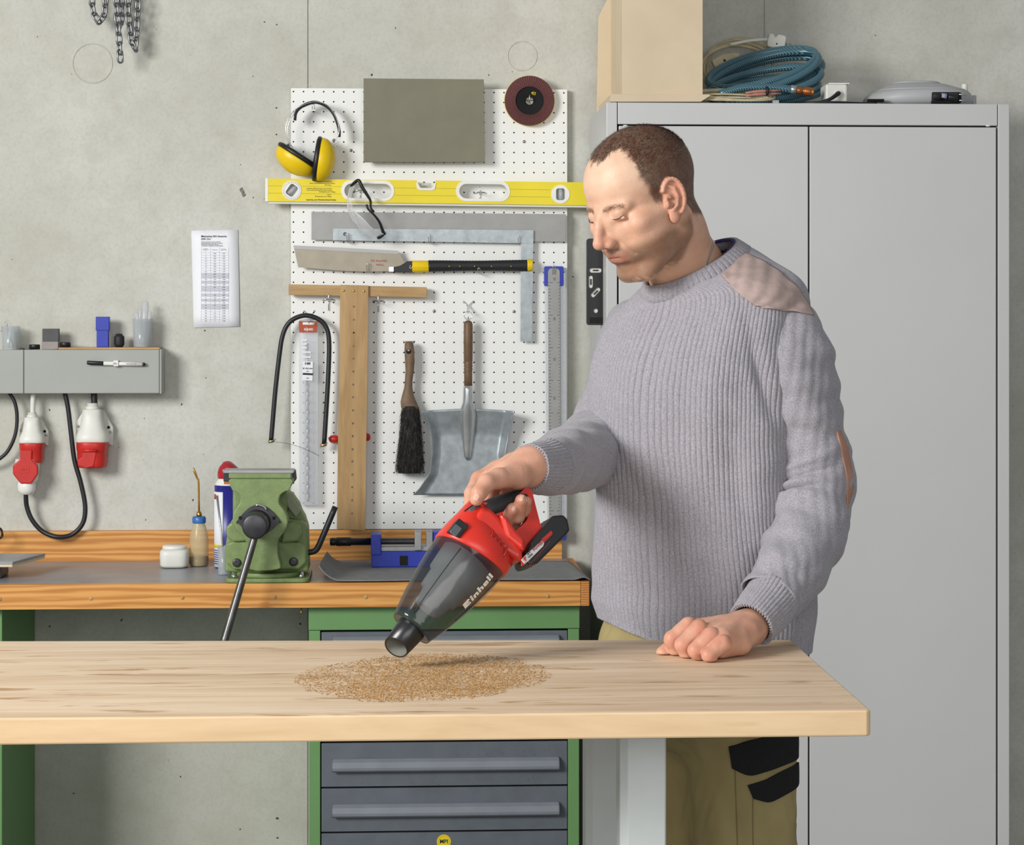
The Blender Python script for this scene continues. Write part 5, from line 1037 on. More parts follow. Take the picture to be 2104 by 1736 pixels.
# black grip
gp = [(992, 1056), (1004, 1048), (1030, 1038), (1056, 1029), (1080, 1020)]
MB().tube([VP(x, y, 0) for x, y in gp], [19*kV, 22*kV, 23*kV, 21*kV, 17*kV], 22, sm=4).build('rubber_grip', M['black_rubber'], va)
def vbutton(name, cx, cy, L, Wd, ang, w, mt, h_=5):
    pts = rot2(rrect(cx-L/2, cy-Wd/2, cx+L/2, cy+Wd/2, 3, 3), cx, cy, ang); return vplate(name, pts, w, w+h_, mt, .0012)
vbutton('switch_surround', 969, 1047, 34, 15, -36, 24, M['black_plastic'], 6); vbutton('power_switch', 970, 1046, 16, 9, -36, 30, mk('switch_grey', (84, 88, 92), .3), 6)
vbutton('latch_surround', 936, 1090, 32, 26, -52, 40, M['black_plastic'], 30); vbutton('release_latch', 936, 1090, 22, 17, -52, 70, M['switch_grey'], 4)
# battery
bt = [(1066, 1128), (1104, 1083), (1110, 1075), (1132, 1073), (1140, 1082), (1145, 1104), (1138, 1113), (1080, 1171), (1062, 1176), (1056, 1168), (1056, 1150)]
b_ = vplate('battery', bt, -46, 46, M['black_plastic'], .004)
vplate('battery_label', [(1070, 1150), (1078, 1142), (1116, 1108), (1119, 1112), (1116, 1122), (1079, 1159), (1071, 1163)], 46.3, 47.0, mk('label_grey', (186, 188, 190), .4), 0, b_)
vplate('battery_badge', [(1070, 1151), (1080, 1142), (1081, 1156), (1072, 1164)], 47.1, 47.6, M['red_plastic'], 0, b_)
vplate('battery_badge', [(1112, 1108), (1132, 1090), (1135, 1098), (1118, 1115)], 47.1, 47.6, M['deep_red'], 0, b_)
for i in range(14):
    x, y = 1092+i*3.1, 1165-i*3.5; MB().tube([VP(x, y, 38), VP(x-3.5, y-5.5, 47)], 1.0*kV, 6).build('grip_ridge', M['deep_red'], b_)
# text running along the battery
def vtext(body, px, py, w, ang, size, mt, parent, off=0):
    a = math.radians(ang); c = Vector(VP(px, py, w)); e = Vector(VP(px+10*math.cos(a), py-10*math.sin(a), w)); X = (e-c).normalized(); Z = Vector(W3); Yv_ = Z.cross(X).normalized()
    Mx = Matrix(((X.x, Yv_.x, Z.x, c.x), (X.y, Yv_.y, Z.y, c.y), (X.z, Yv_.z, Z.z, c.z), (0, 0, 0, 1))); return text(body, Mx, size, mt, parent, 'lettering', off)
vtext('18 V\nLi-Ion', 1088, 1139, 47.8, 43, .0036, M['dark_print'], b_, .0001); vtext('POWER', 1105, 1122, 47.8, 43, .0054, M['red_ink'], b_, .00015); vtext('X-CHANGE', 1124, 1103, 48.0, 43, .0042, M['red_plastic'], b_, .0001); vtext('E', 1076, 1153, 48.0, 43, .0085, M['white_plastic'], b_, .0003)
# maker's lettering wrapped on the bin: blocky glyphs as polygons, x along the axis, y up
B = {'E': [[(0, 0), (8, 0), (8, 2.2), (4, 2.2), (4, 3.2), (7.4, 3.2), (6.6, 5.2), (4, 5.2), (4, 5.8), (8.6, 5.8), (7.8, 8), (0, 8)]],
     'i': [[(0, 0), (2.2, 0), (2.2, 5), (0, 5)], [(0, 6), (2.2, 6), (2.2, 8), (0, 8)]],
     'n': [[(0, 0), (2.2, 0), (2.2, 3.6), (3.4, 3.6), (3.4, 0), (5.6, 0), (5.6, 4.2), (4.8, 5.2), (0, 5.2)]],
     'h': [[(0, 0), (2.2, 0), (2.2, 3.6), (3.4, 3.6), (3.4, 0), (5.6, 0), (5.6, 4.2), (4.8, 5.2), (2.2, 5.2), (2.2, 8), (0, 8)]],
     'e': [[(0, .8), (.8, 0), (5.6, 0), (5.6, 1.3), (2.2, 1.3), (2.2, 2), (5.6, 2), (5.6, 4.4), (4.8, 5.2), (3.4, 5.2), (3.4, 3.2), (2.2, 3.2), (2.2, 4.1), (3.4, 4.1), (3.4, 5.2), (.8, 5.2), (0, 4.4)]],
     'l': [[(0, 0), (2.2, 0), (2.2, 8), (0, 8)]]}
cur = 0; m = MB(); sc_l = 1.95
A0, A1 = 53, 41
for ch_ in 'Einhell':
    wd_ = max(x for pl in B[ch_] for x, y in pl)
    for pl in B[ch_]:
        dens = []
        for i in range(len(pl)):
            a, b = pl[i], pl[(i+1) % len(pl)]; dens.append(a); dens.append(((a[0]+b[0])/2, (a[1]+b[1])/2))
        pts = []
        for x, y in dens:
            s = (cur+x)*sc_l; f = s/88; t_ = 138+s*1.02; r = R_t(t_); ph = math.radians(44+8*f)+(y*sc_l-8)/r
            pts.append(SP(t_, ph, 1.3))
        q0 = [np.array(q) for q in pts]; m.add(q0, [tuple(range(len(q0)))])
    cur += wd_+1.0
o = m.build('maker_lettering', M['white_plastic'], va); md = o.modifiers.new('s', 'SOLIDIFY'); md.thickness = .0003
# ---------------- the man ----------------
def surfnet(f, lo, hi, h, fac=1.45):
    lo = np.array(lo, float); n = (np.ceil((np.array(hi)-lo)/h/8)*8).astype(int)+1; nb = (n-1)//8
    Gd = np.empty(n, np.float32); bc = np.stack(np.meshgrid(*[np.arange(b) for b in nb], indexing='ij'), -1).reshape(-1, 3)
    d = f(lo+(bc*8+4)*h); Rr = 8*h*.87*fac
    a, b, c = np.meshgrid(*[np.arange(9)]*3, indexing='ij'); off = np.stack([a, b, c], -1).reshape(-1, 3)
    near = np.abs(d) < Rr
    for q, v in zip(bc[~near], d[~near]): Gd[q[0]*8:q[0]*8+9, q[1]*8:q[1]*8+9, q[2]*8:q[2]*8+9] = v
    nbk = bc[near]
    for s in range(0, len(nbk), 1500):
        ch = nbk[s:s+1500]; idx = (ch[:, None, :]*8+off[None]).reshape(-1, 3); Gd[idx[:, 0], idx[:, 1], idx[:, 2]] = f(lo+idx*h)
    S = Gd < 0; m_ = n-1
    cnt = np.zeros(m_, np.int8)
    for i in (0, 1):
        for j in (0, 1):
            for k in (0, 1): cnt += S[i:i+m_[0], j:j+m_[1], k:k+m_[2]]
    act = np.argwhere((cnt > 0) & (cnt < 8)); ids = np.full(m_, -1, np.int32); ids[act[:, 0], act[:, 1], act[:, 2]] = np.arange(len(act))
    cor = [(i, j, k) for i in (0, 1) for j in (0, 1) for k in (0, 1)]; vals = [Gd[act[:, 0]+i, act[:, 1]+j, act[:, 2]+k] for i, j, k in cor]
    acc = np.zeros((len(act), 3)); w = np.zeros(len(act))
    for a_ in range(8):
        for b_ in range(a_+1, 8):
            ca, cb = np.array(cor[a_]), np.array(cor[b_])
            if np.abs(ca-cb).sum() != 1: continue
            va_, vb_ = vals[a_], vals[b_]; x = (va_ < 0) != (vb_ < 0); t_ = np.where(x, va_/np.where(x, va_-vb_, 1), 0)
            acc += x[:, None]*(ca+t_[:, None]*(cb-ca)); w += x
    V = lo+(act+acc/w[:, None])*h; F = []
    for ax in range(3):
        sl0 = [slice(1, -1)]*3; sl0[ax] = slice(0, -1); sl1 = list(sl0); sl1[ax] = slice(1, None)
        A, B_ = S[tuple(sl0)], S[tuple(sl1)]; e = np.argwhere(A != B_); o1 = np.ones(3, int); o1[ax] = 0; e = e+o1; inside = S[e[:, 0], e[:, 1], e[:, 2]]
        u, v = [q for q in range(3) if q != ax]; qs = []
        for du, dv in ((-1, -1), (0, -1), (0, 0), (-1, 0)):
            g = e.copy(); g[:, u] += du; g[:, v] += dv; qs.append(ids[g[:, 0], g[:, 1], g[:, 2]])
        q = np.stack(qs, 1); fl = inside if ax != 1 else ~inside; q[~fl] = q[~fl][:, ::-1]; F.append(q)
    return V, np.concatenate(F)
def mesh_np(name, V, F, smooth=True):
    me = bpy.data.meshes.new(name); me.vertices.add(len(V)); me.vertices.foreach_set('co', np.asarray(V, np.float32).ravel()); k = F.shape[1]
    me.loops.add(F.size); me.loops.foreach_set('vertex_index', F.astype(np.int32).ravel()); me.polygons.add(len(F)); me.polygons.foreach_set('loop_start', np.arange(0, F.size, k, dtype=np.int32))
    me.polygons.foreach_set('use_smooth', np.full(len(F), smooth)); me.update(calc_edges=True); me.validate(); return me
def vcol(me, C, name='tint'):
    at = me.color_attributes.new(name, 'FLOAT_COLOR', 'POINT'); C = np.concatenate([C, np.ones((len(C), 1))], 1) if C.shape[1] == 3 else C; at.data.foreach_set('color', C.astype(np.float32).ravel())
def smin(a, b, k): h_ = np.clip(.5+.5*(b-a)/k, 0, 1); return b+(a-b)*h_-k*h_*(1-h_)
def smax(a, b, k): return -smin(-a, -b, k)
def dsph(p, c, r): return np.linalg.norm(p-np.array(c, float), axis=1)-r
def dell(p, c, r, Rm=None):
    q = p-np.array(c, float)
    if Rm is not None: q = q @ Rm
    r = np.array(r, float); k0 = np.linalg.norm(q/r, axis=1); k1 = np.linalg.norm(q/(r*r), axis=1)+1e-9; return k0*(k0-1)/k1
def dcap(p, a, b, ra, rb=None):
    a, b = np.array(a, float), np.array(b, float); rb = ra if rb is None else rb; ab = b-a; t_ = np.clip((p-a) @ ab/(ab @ ab), 0, 1)
    return np.linalg.norm(p-a-t_[:, None]*ab, axis=1)-(ra+(rb-ra)*t_)
def dchain(p, pts, rs_, k=2.0):
    d = None
    for i in range(len(pts)-1):
        e = dcap(p, pts[i], pts[i+1], rs_[i], rs_[i+1]); d = e if d is None else smin(d, e, k)
    return d
def eul(deg, ax):
    return np.array(Matrix.Rotation(math.radians(deg), 3, ax))
al, be, ro = math.radians(36), math.radians(22), math.radians(3)
f0 = np.array([-math.cos(al), -math.sin(al), 0]); HL = np.array([math.sin(al), -math.cos(al), 0]); Zu = np.array([0, 0, 1.])
HF = f0*math.cos(be)-Zu*math.sin(be); HU = f0*math.sin(be)+Zu*math.cos(be); HL, HU = HL*math.cos(ro)+HU*math.sin(ro), HU*math.cos(ro)-HL*math.sin(ro); HR = np.stack([HF, HL, HU])      # rows: local axes in the world
HO = P(1330, 421, 3.50)
def toloc(w): return (np.asarray(w)-HO) @ HR.T*1000
def towor(l): return HO+(np.asarray(l)/1000) @ HR
nk0, nk1, nk2 = toloc(P(1376, 474, 3.52)), toloc(P(1412, 560, 3.565)), toloc(P(1438, 640, 3.60))
def ear(p, s):
    q = p*np.array([1, s, 1]); c = np.array([14, 73, 6]); dd = np.linalg.norm(q-c, axis=1); nr_ = dd < 60; res = dd-36.
    if nr_.any(): res[nr_] = ear_near(q[nr_], c)
    return res
def ear_near(q, c):
    tl = eul(12, 'Y'); q = (q-c) @ tl.T @ eul(24, 'Z').T/1.03    # ear frame: x forward, y out, z up
    d = dell(q, (-4, 1, 3), (15, 5, 27)); d = smin(d, dell(q, (-1, 2, -24), (8.5, 4.5, 11)), 5)                 # plate and lobe
    rim = [(-3+16.5*math.cos(math.radians(a)), 6.0, 4+28*math.sin(math.radians(a))) for a in range(25, 245, 15)]
    d2 = dchain(q, rim, [3.3]*len(rim), 1)
    ah = [(2, 4.5, 22), (-6, 5.5, 17), (-9.5, 6, 4), (-7, 5.5, -8), (0, 5, -14)]; d3 = dchain(q, ah, [2.4, 3, 3, 3, 2.6], 1.5)
    d = smax(d, -dell(q, (0, 8, -2), (8.5, 8, 11)), 3); d = smin(d, d2, 2.5); d = smin(d, d3, 3)
    d = smin(d, dell(q, (8, 5, -5), (4, 4.5, 6)), 3); d = smin(d, dcap(q, (10, 2, 16), (1, 3.5, 4), 3, 1.8), 3); return d*1.1
def headf(p):
    ab = p*np.array([1, 1, 1.]); ab[:, 1] = np.abs(p[:, 1])
    d = dell(p, (-5, 0, 46), (92, 76, 79)); d = smin(d, dell(p, (26, 0, 46), (65, 64, 60)), 18)
    d = smin(d, dell(ab, (38, 16, -22), (46, 46, 62)), 18); d = smin(d, dell(ab, (58, 32, -32), (27, 25, 30)), 16)
    d = smin(d, dcap(ab, (89, 8, 23), (76, 40, 24), 9, 8), 12)
    d = smin(d, dell(ab, (62, 43, -9), (21, 19, 15)), 14)
    d = smin(d, dcap(ab, (64, 49, -5), (16, 66, -3), 7, 5), 18)
    d = smin(d, dell(p, (71, 0, -48), (28, 35, 27)), 12)
    d = smin(d, dell(p, (65, 0, -86), (21, 28, 17)), 12)
    d = smin(d, dcap(ab, (-2, 55, -46), (62, 26, -88), 15, 14), 18); d = smin(d, dcap(ab, (-4, 62, -8), (-2, 56, -46), 12, 15), 14)
    d = smin(d, dell(ab, (32, 42, -38), (34, 24, 36)), 16)
    # eye sockets, eyes with lowered lids
    d = smax(d, -dell(ab, (97, 29, 15), (12, 17, 8)), 8)
    d = smin(d, dsph(ab, (81.5, 28.5, 15.5), 12.6), 3.0)
    d = smin(d, dcap(ab, (92.5, 18.5, 8), (87.5, 40.5, 8), 2.2, 2.0), 4)
    d = smax(d, -dchain(ab, [(94, 16.5, 12), (95.4, 25.5, 8.9), (93.5, 34.5, 9.3), (86.5, 42.5, 13)], [.6, .8, .8, .6], .5), 1.2)
    d = smax(d, -dchain(ab, [(93.5, 15.5, 20.5), (95.5, 25.5, 24.5), (90.5, 37.5, 23.5), (83.5, 44.5, 18.5)], [.6, 1.0, 1.0, .5], .5), 2.6)
    # nose
    d = smin(d, dchain(p, [(94, 0, 22), (104, 0, 8), (112, 0, -6), (118, 0, -19)], [8, 7, 7.6, 8.2], 3), 7)
    d = smin(d, dell(p, (117, 0, -22), (10, 9.5, 8.5)), 5); d = smin(d, dell(ab, (106, 10.5, -27), (8.5, 6, 6.5)), 5); d = smin(d, dell(p, (100, 0, -22), (16, 14, 13)), 7)
    d = smax(d, -dcap(ab, (113, 6.2, -35), (106, 7.5, -27), 3.4, 2.6), 2.2)
    d = smin(d, dell(ab, (91, 11, 2), (11, 10, 18)), 10); d = smin(d, dell(ab, (82, 21, -14), (13, 14, 17)), 10)
    # mouth
    d = smin(d, dchain(ab, [(95.5, 0, -46.5), (94.5, 8, -47), (89.5, 17, -49.5), (80, 27, -52.5)], [4.6, 4.6, 3.8, 2.2], 2), 4)
    d = smin(d, dchain(ab, [(93, 0, -57.5), (91.5, 9, -57.5), (86.5, 18, -56.5), (80, 26, -54.5)], [5.0, 4.8, 3.8, 2.2], 2), 4)
    d = smax(d, -dchain(ab, [(99, 0, -52.2), (97, 9, -52), (91, 18, -53), (83, 29, -54.0)], [.9, 1.0, .9, .9], .5), 1.6)
    d = smax(d, -dcap(p, (107, 0, -36), (103, 0, -43), 2, 2.6), 4); d = smax(d, -dcap(ab, (94, 0, -69), (89, 16, -69), 4.5, 3), 8)
    d = smax(d, -dchain(ab, [(97, 21, -27), (92, 28, -38), (84, 34, -52)], [.5, .7, .4], .5), 5)
    # neck
    d = smin(d, dcap(p, (-20, 0, -12), nk0, 56, 53), 20); d = smin(d, dcap(p, nk0, nk1, 53, 59), 20); d = smin(d, dcap(p, nk1, nk2, 57, 58), 20)
    d = smin(d, dcap(p, (60, 0, -70), nk1+np.array([20, 0, 6]), 16, 14), 22)
    d = smin(d, dcap(p, (-24, 60, -26), nk1+np.array([24, 26, -16]), 9, 9), 12)
    d = smin(d, ear(p, 1), 2.5); d = smin(d, ear(p, -1), 2.5)
    return d
V, F = surfnet(headf, (-118, -100, -225), (136, 100, 134), 1.35, 2.2)
def sstep(a, b, x): t_ = np.clip((x-a)/(b-a), 0, 1); return t_*t_*(3-2*t_)
def vnoise(p, s, seed=0):           # cheap smooth value noise
    rn = np.random.RandomState(seed); out = np.zeros(len(p))
    for i in range(7): w = rn.normal(size=3); w = w/np.linalg.norm(w)/s*rn.uniform(3, 9); out += np.sin(p @ w+rn.uniform(0, 6.28))
    return out/7**.5*.7
def hairmask(p):
    x, y, z = p[:, 0], np.abs(p[:, 1]), p[:, 2]
    wob = vnoise(p, 15, 1)*3.2
    xf = np.interp(z, [-18, 4, 28, 60, 95], [26, 34, 50, 56, 49])+27*sstep(34, 10, y+vnoise(p, 20, 3)*4)*sstep(62, 84, z)
    top = sstep(0, 11, xf-x+wob)*sstep(-14, -8, z-0*x); side = top
    back = sstep(-56, -42, z+(x+80)*-.35+wob); ahead = sstep(-30, -20, x)*0+1
    top = np.where(x > -22, top*sstep(-16, -9, z), np.maximum(back, 0)); sb = 0*x
    m_ = top; return m_
hm = hairmask(V); dear = np.minimum(ear(V, 1), ear(V, -1)); earm = sstep(3.5, 1.0, dear); hm = hm*(1-earm)
ax_, ay_, az_ = V[:, 0], np.abs(V[:, 1]), V[:, 2]
skin = np.array(lin((208, 164, 138))[:3]); pale = np.array(lin((216, 184, 158))[:3]); rose = np.array(lin((198, 124, 102))[:3]); lipc = np.array(lin((168, 104, 92))[:3]); hairc = np.array(lin((68, 45, 32))[:3]); beard = np.array(lin((122, 90, 66))[:3])
C = np.tile(skin, (len(V), 1))
def mixc(C, col, w): return C*(1-w[:, None])+col*w[:, None]
C = mixc(C, pale, sstep(20, 70, az_)*.8)
C = mixc(C, rose, np.exp(-((ax_-114)**2+(ay_)**2*.8+(az_+22)**2)/260)*.6+np.exp(-((ax_-66)**2+(ay_-46)**2+(az_+14)**2)/420)*.28+earm*.45)
C = C*(1+vnoise(V, 22, 5)*.035)[:, None]
bd = sstep(-26, -48, az_+(ax_-60)*.10)*sstep(-6, 6, ax_+az_*.35+30)*sstep(-125, -100, az_-0*ax_)*sstep(-92, -78, az_+(ax_-70)*.0+vnoise(V, 10, 8)*4+12); mous = np.exp(-((ax_-98)**2/160+(az_+41)**2/26+(ay_-9)**2/180))
bd = np.clip(bd*sstep(100, 60, az_+0)+mous*.8, 0, 1); sbm = sstep(-40, -8, az_)*sstep(14, 8, az_)*np.exp(-((ax_-12)**2)/90)*sstep(55, 60, ay_)
C = mixc(C, beard, np.clip(bd*.85+sbm*.4, 0, .8))
lp = np.maximum(np.exp(-((az_+47.5+ay_*.10)**2)/9), np.exp(-((az_+57)**2)/16))*sstep(27, 22, ay_)*sstep(78, 84, ax_); C = mixc(C, lipc, np.clip(lp*.75, 0, 1))
C = mixc(C, hairc, hm*np.clip(.25+.75*sstep(92, 58, ax_)-.30*sstep(40, 0, az_)*sstep(-60, 0, ax_), .0, .92))
eb = np.exp(-((az_-(25+2.2*np.sin((ay_-10)/36*3.1)))**2)/12)*sstep(8, 13, ay_)*sstep(47, 40, ay_)*(ax_ > 55)
C = mixc(C, beard, eb*.6)
fine = .35*sstep(60, 82, ax_)*sstep(40, 50, az_)*sstep(88, 70, az_)
VNl = None
HV, HFc, HC = towor(V), F, C
# ----- hands -----
def Pl(l): return [P(*q[:3]) for q in l], [q[3]*K(q[2]) for q in l]
def hands(parts, extra=None, k=.006):
    pr = [(Pl(l)) for l in parts]
    def f(p):
        d = None
        for (pts, rs_), kk in zip(pr, KK):
            e = dchain(p, pts, rs_, .004); d = e if d is None else smin(d, e, kk)
        if extra is not None: d = extra(p, d)
        return d
    return f
# right hand on the grip: palm, thumb, fingers
RH = [[(1150, 948, 3.34, 37), (1092, 958, 3.272, 37)], [(1092, 958, 3.272, 37), (1046, 972, 3.262, 30), (1012, 982, 3.27, 22)], [(1090, 962, 3.26, 34), (1060, 978, 3.235, 28)], [(1052, 952, 3.29, 22), (1020, 968, 3.30, 18)],
      [(1066, 978, 3.232, 25), (1024, 983, 3.205, 21), (1000, 992, 3.186, 18), (984, 1014, 3.172, 16), (979, 1026, 3.170, 13.5)],      # thumb
      [(1020, 968, 3.30, 20), (985, 985, 3.285, 17), (969, 1014, 3.262, 14.5), (964, 1042, 3.245, 12)],                                   # index
      [(1040, 962, 3.31, 20), (1010, 1000, 3.322, 15), (1000, 1050, 3.305, 14), (1006, 1080, 3.255, 13), (1016, 1080, 3.222, 12.5)],     # middle
      [(1060, 962, 3.31, 20), (1040, 1000, 3.325, 15), (1022, 1060, 3.31, 14), (1030, 1084, 3.268, 14), (1040, 1070, 3.220, 15), (1053, 1046, 3.200, 13)],   # ring
      [(1080, 960, 3.31, 20), (1066, 1000, 3.325, 15), (1042, 1060, 3.305, 14), (1052, 1080, 3.258, 14.5), (1063, 1060, 3.216, 15), (1071, 1028, 3.198, 13)],
      [(1068, 1060, 3.26, 11), (1079, 1050, 3.225, 12), (1083, 1030, 3.208, 10)]]
KK = [.02, .02, .02, .012, .008, .008, .003, .003, .003, .002]
V2, F2 = surfnet(hands(RH), np.min([P(930, 1110, 3.10), P(930, 1110, 3.4)], 0)*[1, 0, 1]+[0, 3.13, 0], np.max([P(1170, 890, 3.4), P(1170, 890, 3.1)], 0)*[1, 0, 1]+[0, 3.40, 0], .0012)
# left fist on the table
LH = [[(1484, 1312, 3.195, 24), (1535, 1290, 3.262, 32), (1600, 1250, 3.33, 36)], [(1420, 1296, 3.245, 24), (1540, 1288, 3.27, 32)], [(1452, 1304, 3.215, 24), (1538, 1292, 3.262, 32)], [(1480, 1330, 3.20, 24), (1520, 1322, 3.22, 24), (1536, 1302, 3.24, 26)],
      [(1490, 1316, 3.262, 18), (1420, 1320, 3.268, 18), (1388, 1326, 3.252, 17), (1362, 1341, 3.242, 14.5)],
      [(1415, 1287, 3.238, 20), (1382, 1314, 3.232, 17.5), (1390, 1345, 3.235, 13.5)],
      [(1436, 1292, 3.212, 20), (1404, 1325, 3.206, 17.5), (1412, 1351, 3.210, 13.5)],
      [(1461, 1306, 3.190, 19), (1430, 1336, 3.184, 16.5), (1438, 1356, 3.190, 12.5)],
      [(1486, 1322, 3.178, 18), (1456, 1346, 3.168, 14.5), (1466, 1360, 3.176, 10.5)]]
KK = [.014, .014, .014, .012, .004, .0022, .0022, .0022, .0022]
CR = [(1408, 1283, 3.205), (1432, 1290, 3.178), (1458, 1303, 3.158), (1484, 1318, 3.146)]
def flat(p, d):
    w_ = vnoise(p*np.array([1, 1, 1]), .012, 77)*.00045; return smax(d+w_, (ZT+.0012)-p[:, 2], .003)
f_l = hands(LH, flat)
V3_, F3 = surfnet(f_l, np.array([P(1325, 1380, 3.12)[0]-.01, 3.11, ZT-.01]), np.array([P(1625, 1200, 3.4)[0]+.01, 3.39, P(1625, 1200, 3.4)[2]]), .0012)
def handcol(V, knuckles):
    C = np.tile(np.array(lin((202, 152, 128))[:3]), (len(V), 1)); C = C*(1+vnoise(V*1000, 20, 4)*.06)[:, None]
    for q in knuckles: C = mixc(C, np.array(lin((184, 108, 88))[:3]), np.exp(-np.sum((V-P(*q))**2, 1)/(.012**2))*.55)
    return C
C2 = handcol(V2, [(979, 1020, 3.17), (985, 985, 3.28), (1052, 1046, 3.2), (1074, 1026, 3.2), (1015, 1078, 3.24)]); C3 = handcol(V3_, [(1415, 1282, 3.22), (1436, 1288, 3.2), (1461, 1302, 3.18), (1486, 1316, 3.17), (1382, 1314, 3.22), (1404, 1325, 3.19), (1430, 1336, 3.17), (1456, 1346, 3.16)])
# ----- body under the clothes, coarse -----
ELR, ELL = P(1238, 905, 3.66), P(1684, 1000, 3.52)
SHR, SHL = P(1312, 705, 3.70), P(1605, 665, 3.50)
HIPL, HIPR = P(1525, 1400, 3.55), P(1375, 1400, 3.70); KNL, KNR = P(1540, 1780, 3.53), P(1408, 1780, 3.66)
FTL, FTR = np.array([KNL[0]+.02, 3.60, .09]), np.array([KNR[0]+.0, 3.74, .09])
def bodyf(p):
    d = dcap(p, P(1440, 640, 3.60), P(1440, 900, 3.60), .075, .09); d = smin(d, dcap(p, P(1440, 900, 3.6), P(1445, 1330, 3.61), .09, .10), .03)
    for a, b, c, e in ((SHL, ELL, P(1560, 1268, 3.30), P(1600, 1250, 3.33)), (SHR, ELR, P(1130, 953, 3.32), P(1150, 948, 3.34))):
        d = smin(d, dcap(p, P(1440, 700, 3.6), a, .045, .032), .02); d = smin(d, dcap(p, a, b, .032, .034), .01); d = smin(d, dcap(p, b, e, .038, .026), .01)
    for h_, k_, f_ in ((HIPL, KNL, FTL), (HIPR, KNR, FTR)):
        d = smin(d, dcap(p, h_, k_, .07, .05), .02); d = smin(d, dcap(p, k_, f_, .05, .036), .01)
    return d
V4, F4 = surfnet(bodyf, (.02, 3.18, .02), (.66, 3.95, 1.55), .009)
C4 = np.tile(skin, (len(V4), 1))
allV = np.concatenate([HV, V2, V3_, V4]); o1, o2, o3 = len(HV), len(HV)+len(V2), len(HV)+len(V2)+len(V3_)
allF = np.concatenate([HFc, F2+o1, F3+o2, F4+o3]); allC = np.concatenate([HC, C2, C3, C4])
man = thing('person', 'man in ribbed grey sweater and olive trousers leaning a fist on the table', 'person', (P(1445, 0, 3.62)[0], 3.64, 0))
me = mesh_np('body', allV, allF); vcol(me, allC)
import bmesh
bm = bmesh.new(); bm.from_mesh(me); bmesh.ops.recalc_face_normals(bm, faces=bm.faces); bm.to_mesh(me); bm.free()
t = NT('skin'); at = t.node('ShaderNodeVertexColor', layer_name='tint'); co = t.coord(); n1 = t.noise(co, 260, 3); n2 = t.noise(co, 900, 2); n3 = t.noise(co, 45, 4)
col = t.mix(.10, at.outputs[0], t.ramp(n3, [(.35, lin((200, 120, 95))), (.65, lin((238, 208, 184)))]), 'MIX'); 
M['skin'] = t.fin(col, .46, 0, t.bump(t.math('ADD', n1, t.math('MULTIPLY', n2, .5)), .3, .0007, t.bump(t.noise(co, 75, 4, .6, 1.2), .28, .0018)), .35, Subsurface_Weight=.12, Subsurface_Scale=.006); t.b.inputs['Subsurface Radius'].default_value = (1, .4, .25)
body = link('body', me, M['skin'], man)
from mathutils.bvhtree import BVHTree
def bvh_of(Vs, Fs): return BVHTree.FromPolygons([tuple(map(float, q)) for q in Vs], [tuple(map(int, q)) for q in Fs])
CAMO = Vector((0, 0, CAMZ))
def drape(name, ptf, nu, nv, bvh, depth, mt, parent, off=.002, th=.002, smooth=True, disp=None, base=None, smooth_it=0):
    pts = []
    for j in range(nv):
        for i in range(nu):
            x, y = ptf(i/(nu-1), j/(nv-1)); r = Vector(ray(x, y)).normalized(); h_ = bvh.ray_cast(CAMO, r)
            q = CAMO+r*(depth/r.y); nr = bvh.find_nearest(q if h_[0] is None else h_[0]); p_ = h_[0] if h_[0] is not None else nr[0]; n_ = nr[1] if h_[0] is None else h_[1]
            if h_[0] is not None and n_.dot(r) > 0: n_ = -n_
            pts.append((p_, n_))
    Pn = np.array([list(a) for a, b in pts]).reshape(nv, nu, 3); Nn = np.array([list(b) for a, b in pts]).reshape(nv, nu, 3)
    for _ in range(smooth_it):
        for A in (Pn, Nn):
            Q = A.copy(); Q[1:-1, 1:-1] = (A[:-2, 1:-1]+A[2:, 1:-1]+A[1:-1, :-2]+A[1:-1, 2:])/4; Q[0, 1:-1] = (A[0, :-2]+A[0, 2:])/2; Q[-1, 1:-1] = (A[-1, :-2]+A[-1, 2:])/2; Q[1:-1, 0] = (A[:-2, 0]+A[2:, 0])/2; Q[1:-1, -1] = (A[:-2, -1]+A[2:, -1])/2; A[:] = Q
    Nn /= np.linalg.norm(Nn, axis=2)[:, :, None]+1e-9; pts = [(Vector(a), Vector(b)) for a, b in zip(Pn.reshape(-1, 3), Nn.reshape(-1, 3))]
    V = [p_+n_*(off+(disp(i % nu/(nu-1), i//nu/(nv-1)) if disp else 0)) for i, (p_, n_) in enumerate(pts)]
    o = MB().add(V, [(j*nu+i, (j+1)*nu+i, (j+1)*nu+i+1, j*nu+i+1) for j in range(nv-1) for i in range(nu-1)], smooth).build(name, mt, parent)
    md = o.modifiers.new('s', 'SOLIDIFY'); md.thickness = th; md.offset = -1; return o
def bil(a, b, c, d): # corners tl, tr, br, bl
    return lambda u, v: tuple((np.array(a)*(1-u)+np.array(b)*u)*(1-v)+(np.array(d)*(1-u)+np.array(c)*u)*v)
hb_ = bvh_of(np.concatenate([V2, V3_]), np.concatenate([F2, F3+len(V2)]))
mk('nail', (216, 168, 148), .3, var=.02)
def nail(cx, cy, L_, W_, ang):
    a = math.radians(ang)
    def f(u, v):
        x, y = (u-.5)*2, (v-.5)*2; m_ = math.sqrt(max(1e-6, 1-.42*y*y)), math.sqrt(max(1e-6, 1-.42*x*x)); x, y = x*m_[0]*W_/2, y*m_[1]*L_/2; return cx+x*math.cos(a)-y*math.sin(a), cy+x*math.sin(a)+y*math.cos(a)
    return drape('fingernail', f, 8, 8, hb_, 3.2, M['nail'], body, .0002, .0006)
nail(979, 1022, 16, 13, 28); nail(1072, 1023, 17, 8, 12); nail(1056, 1045, 15, 8, 18); nail(1084, 1026, 13, 6, 12)
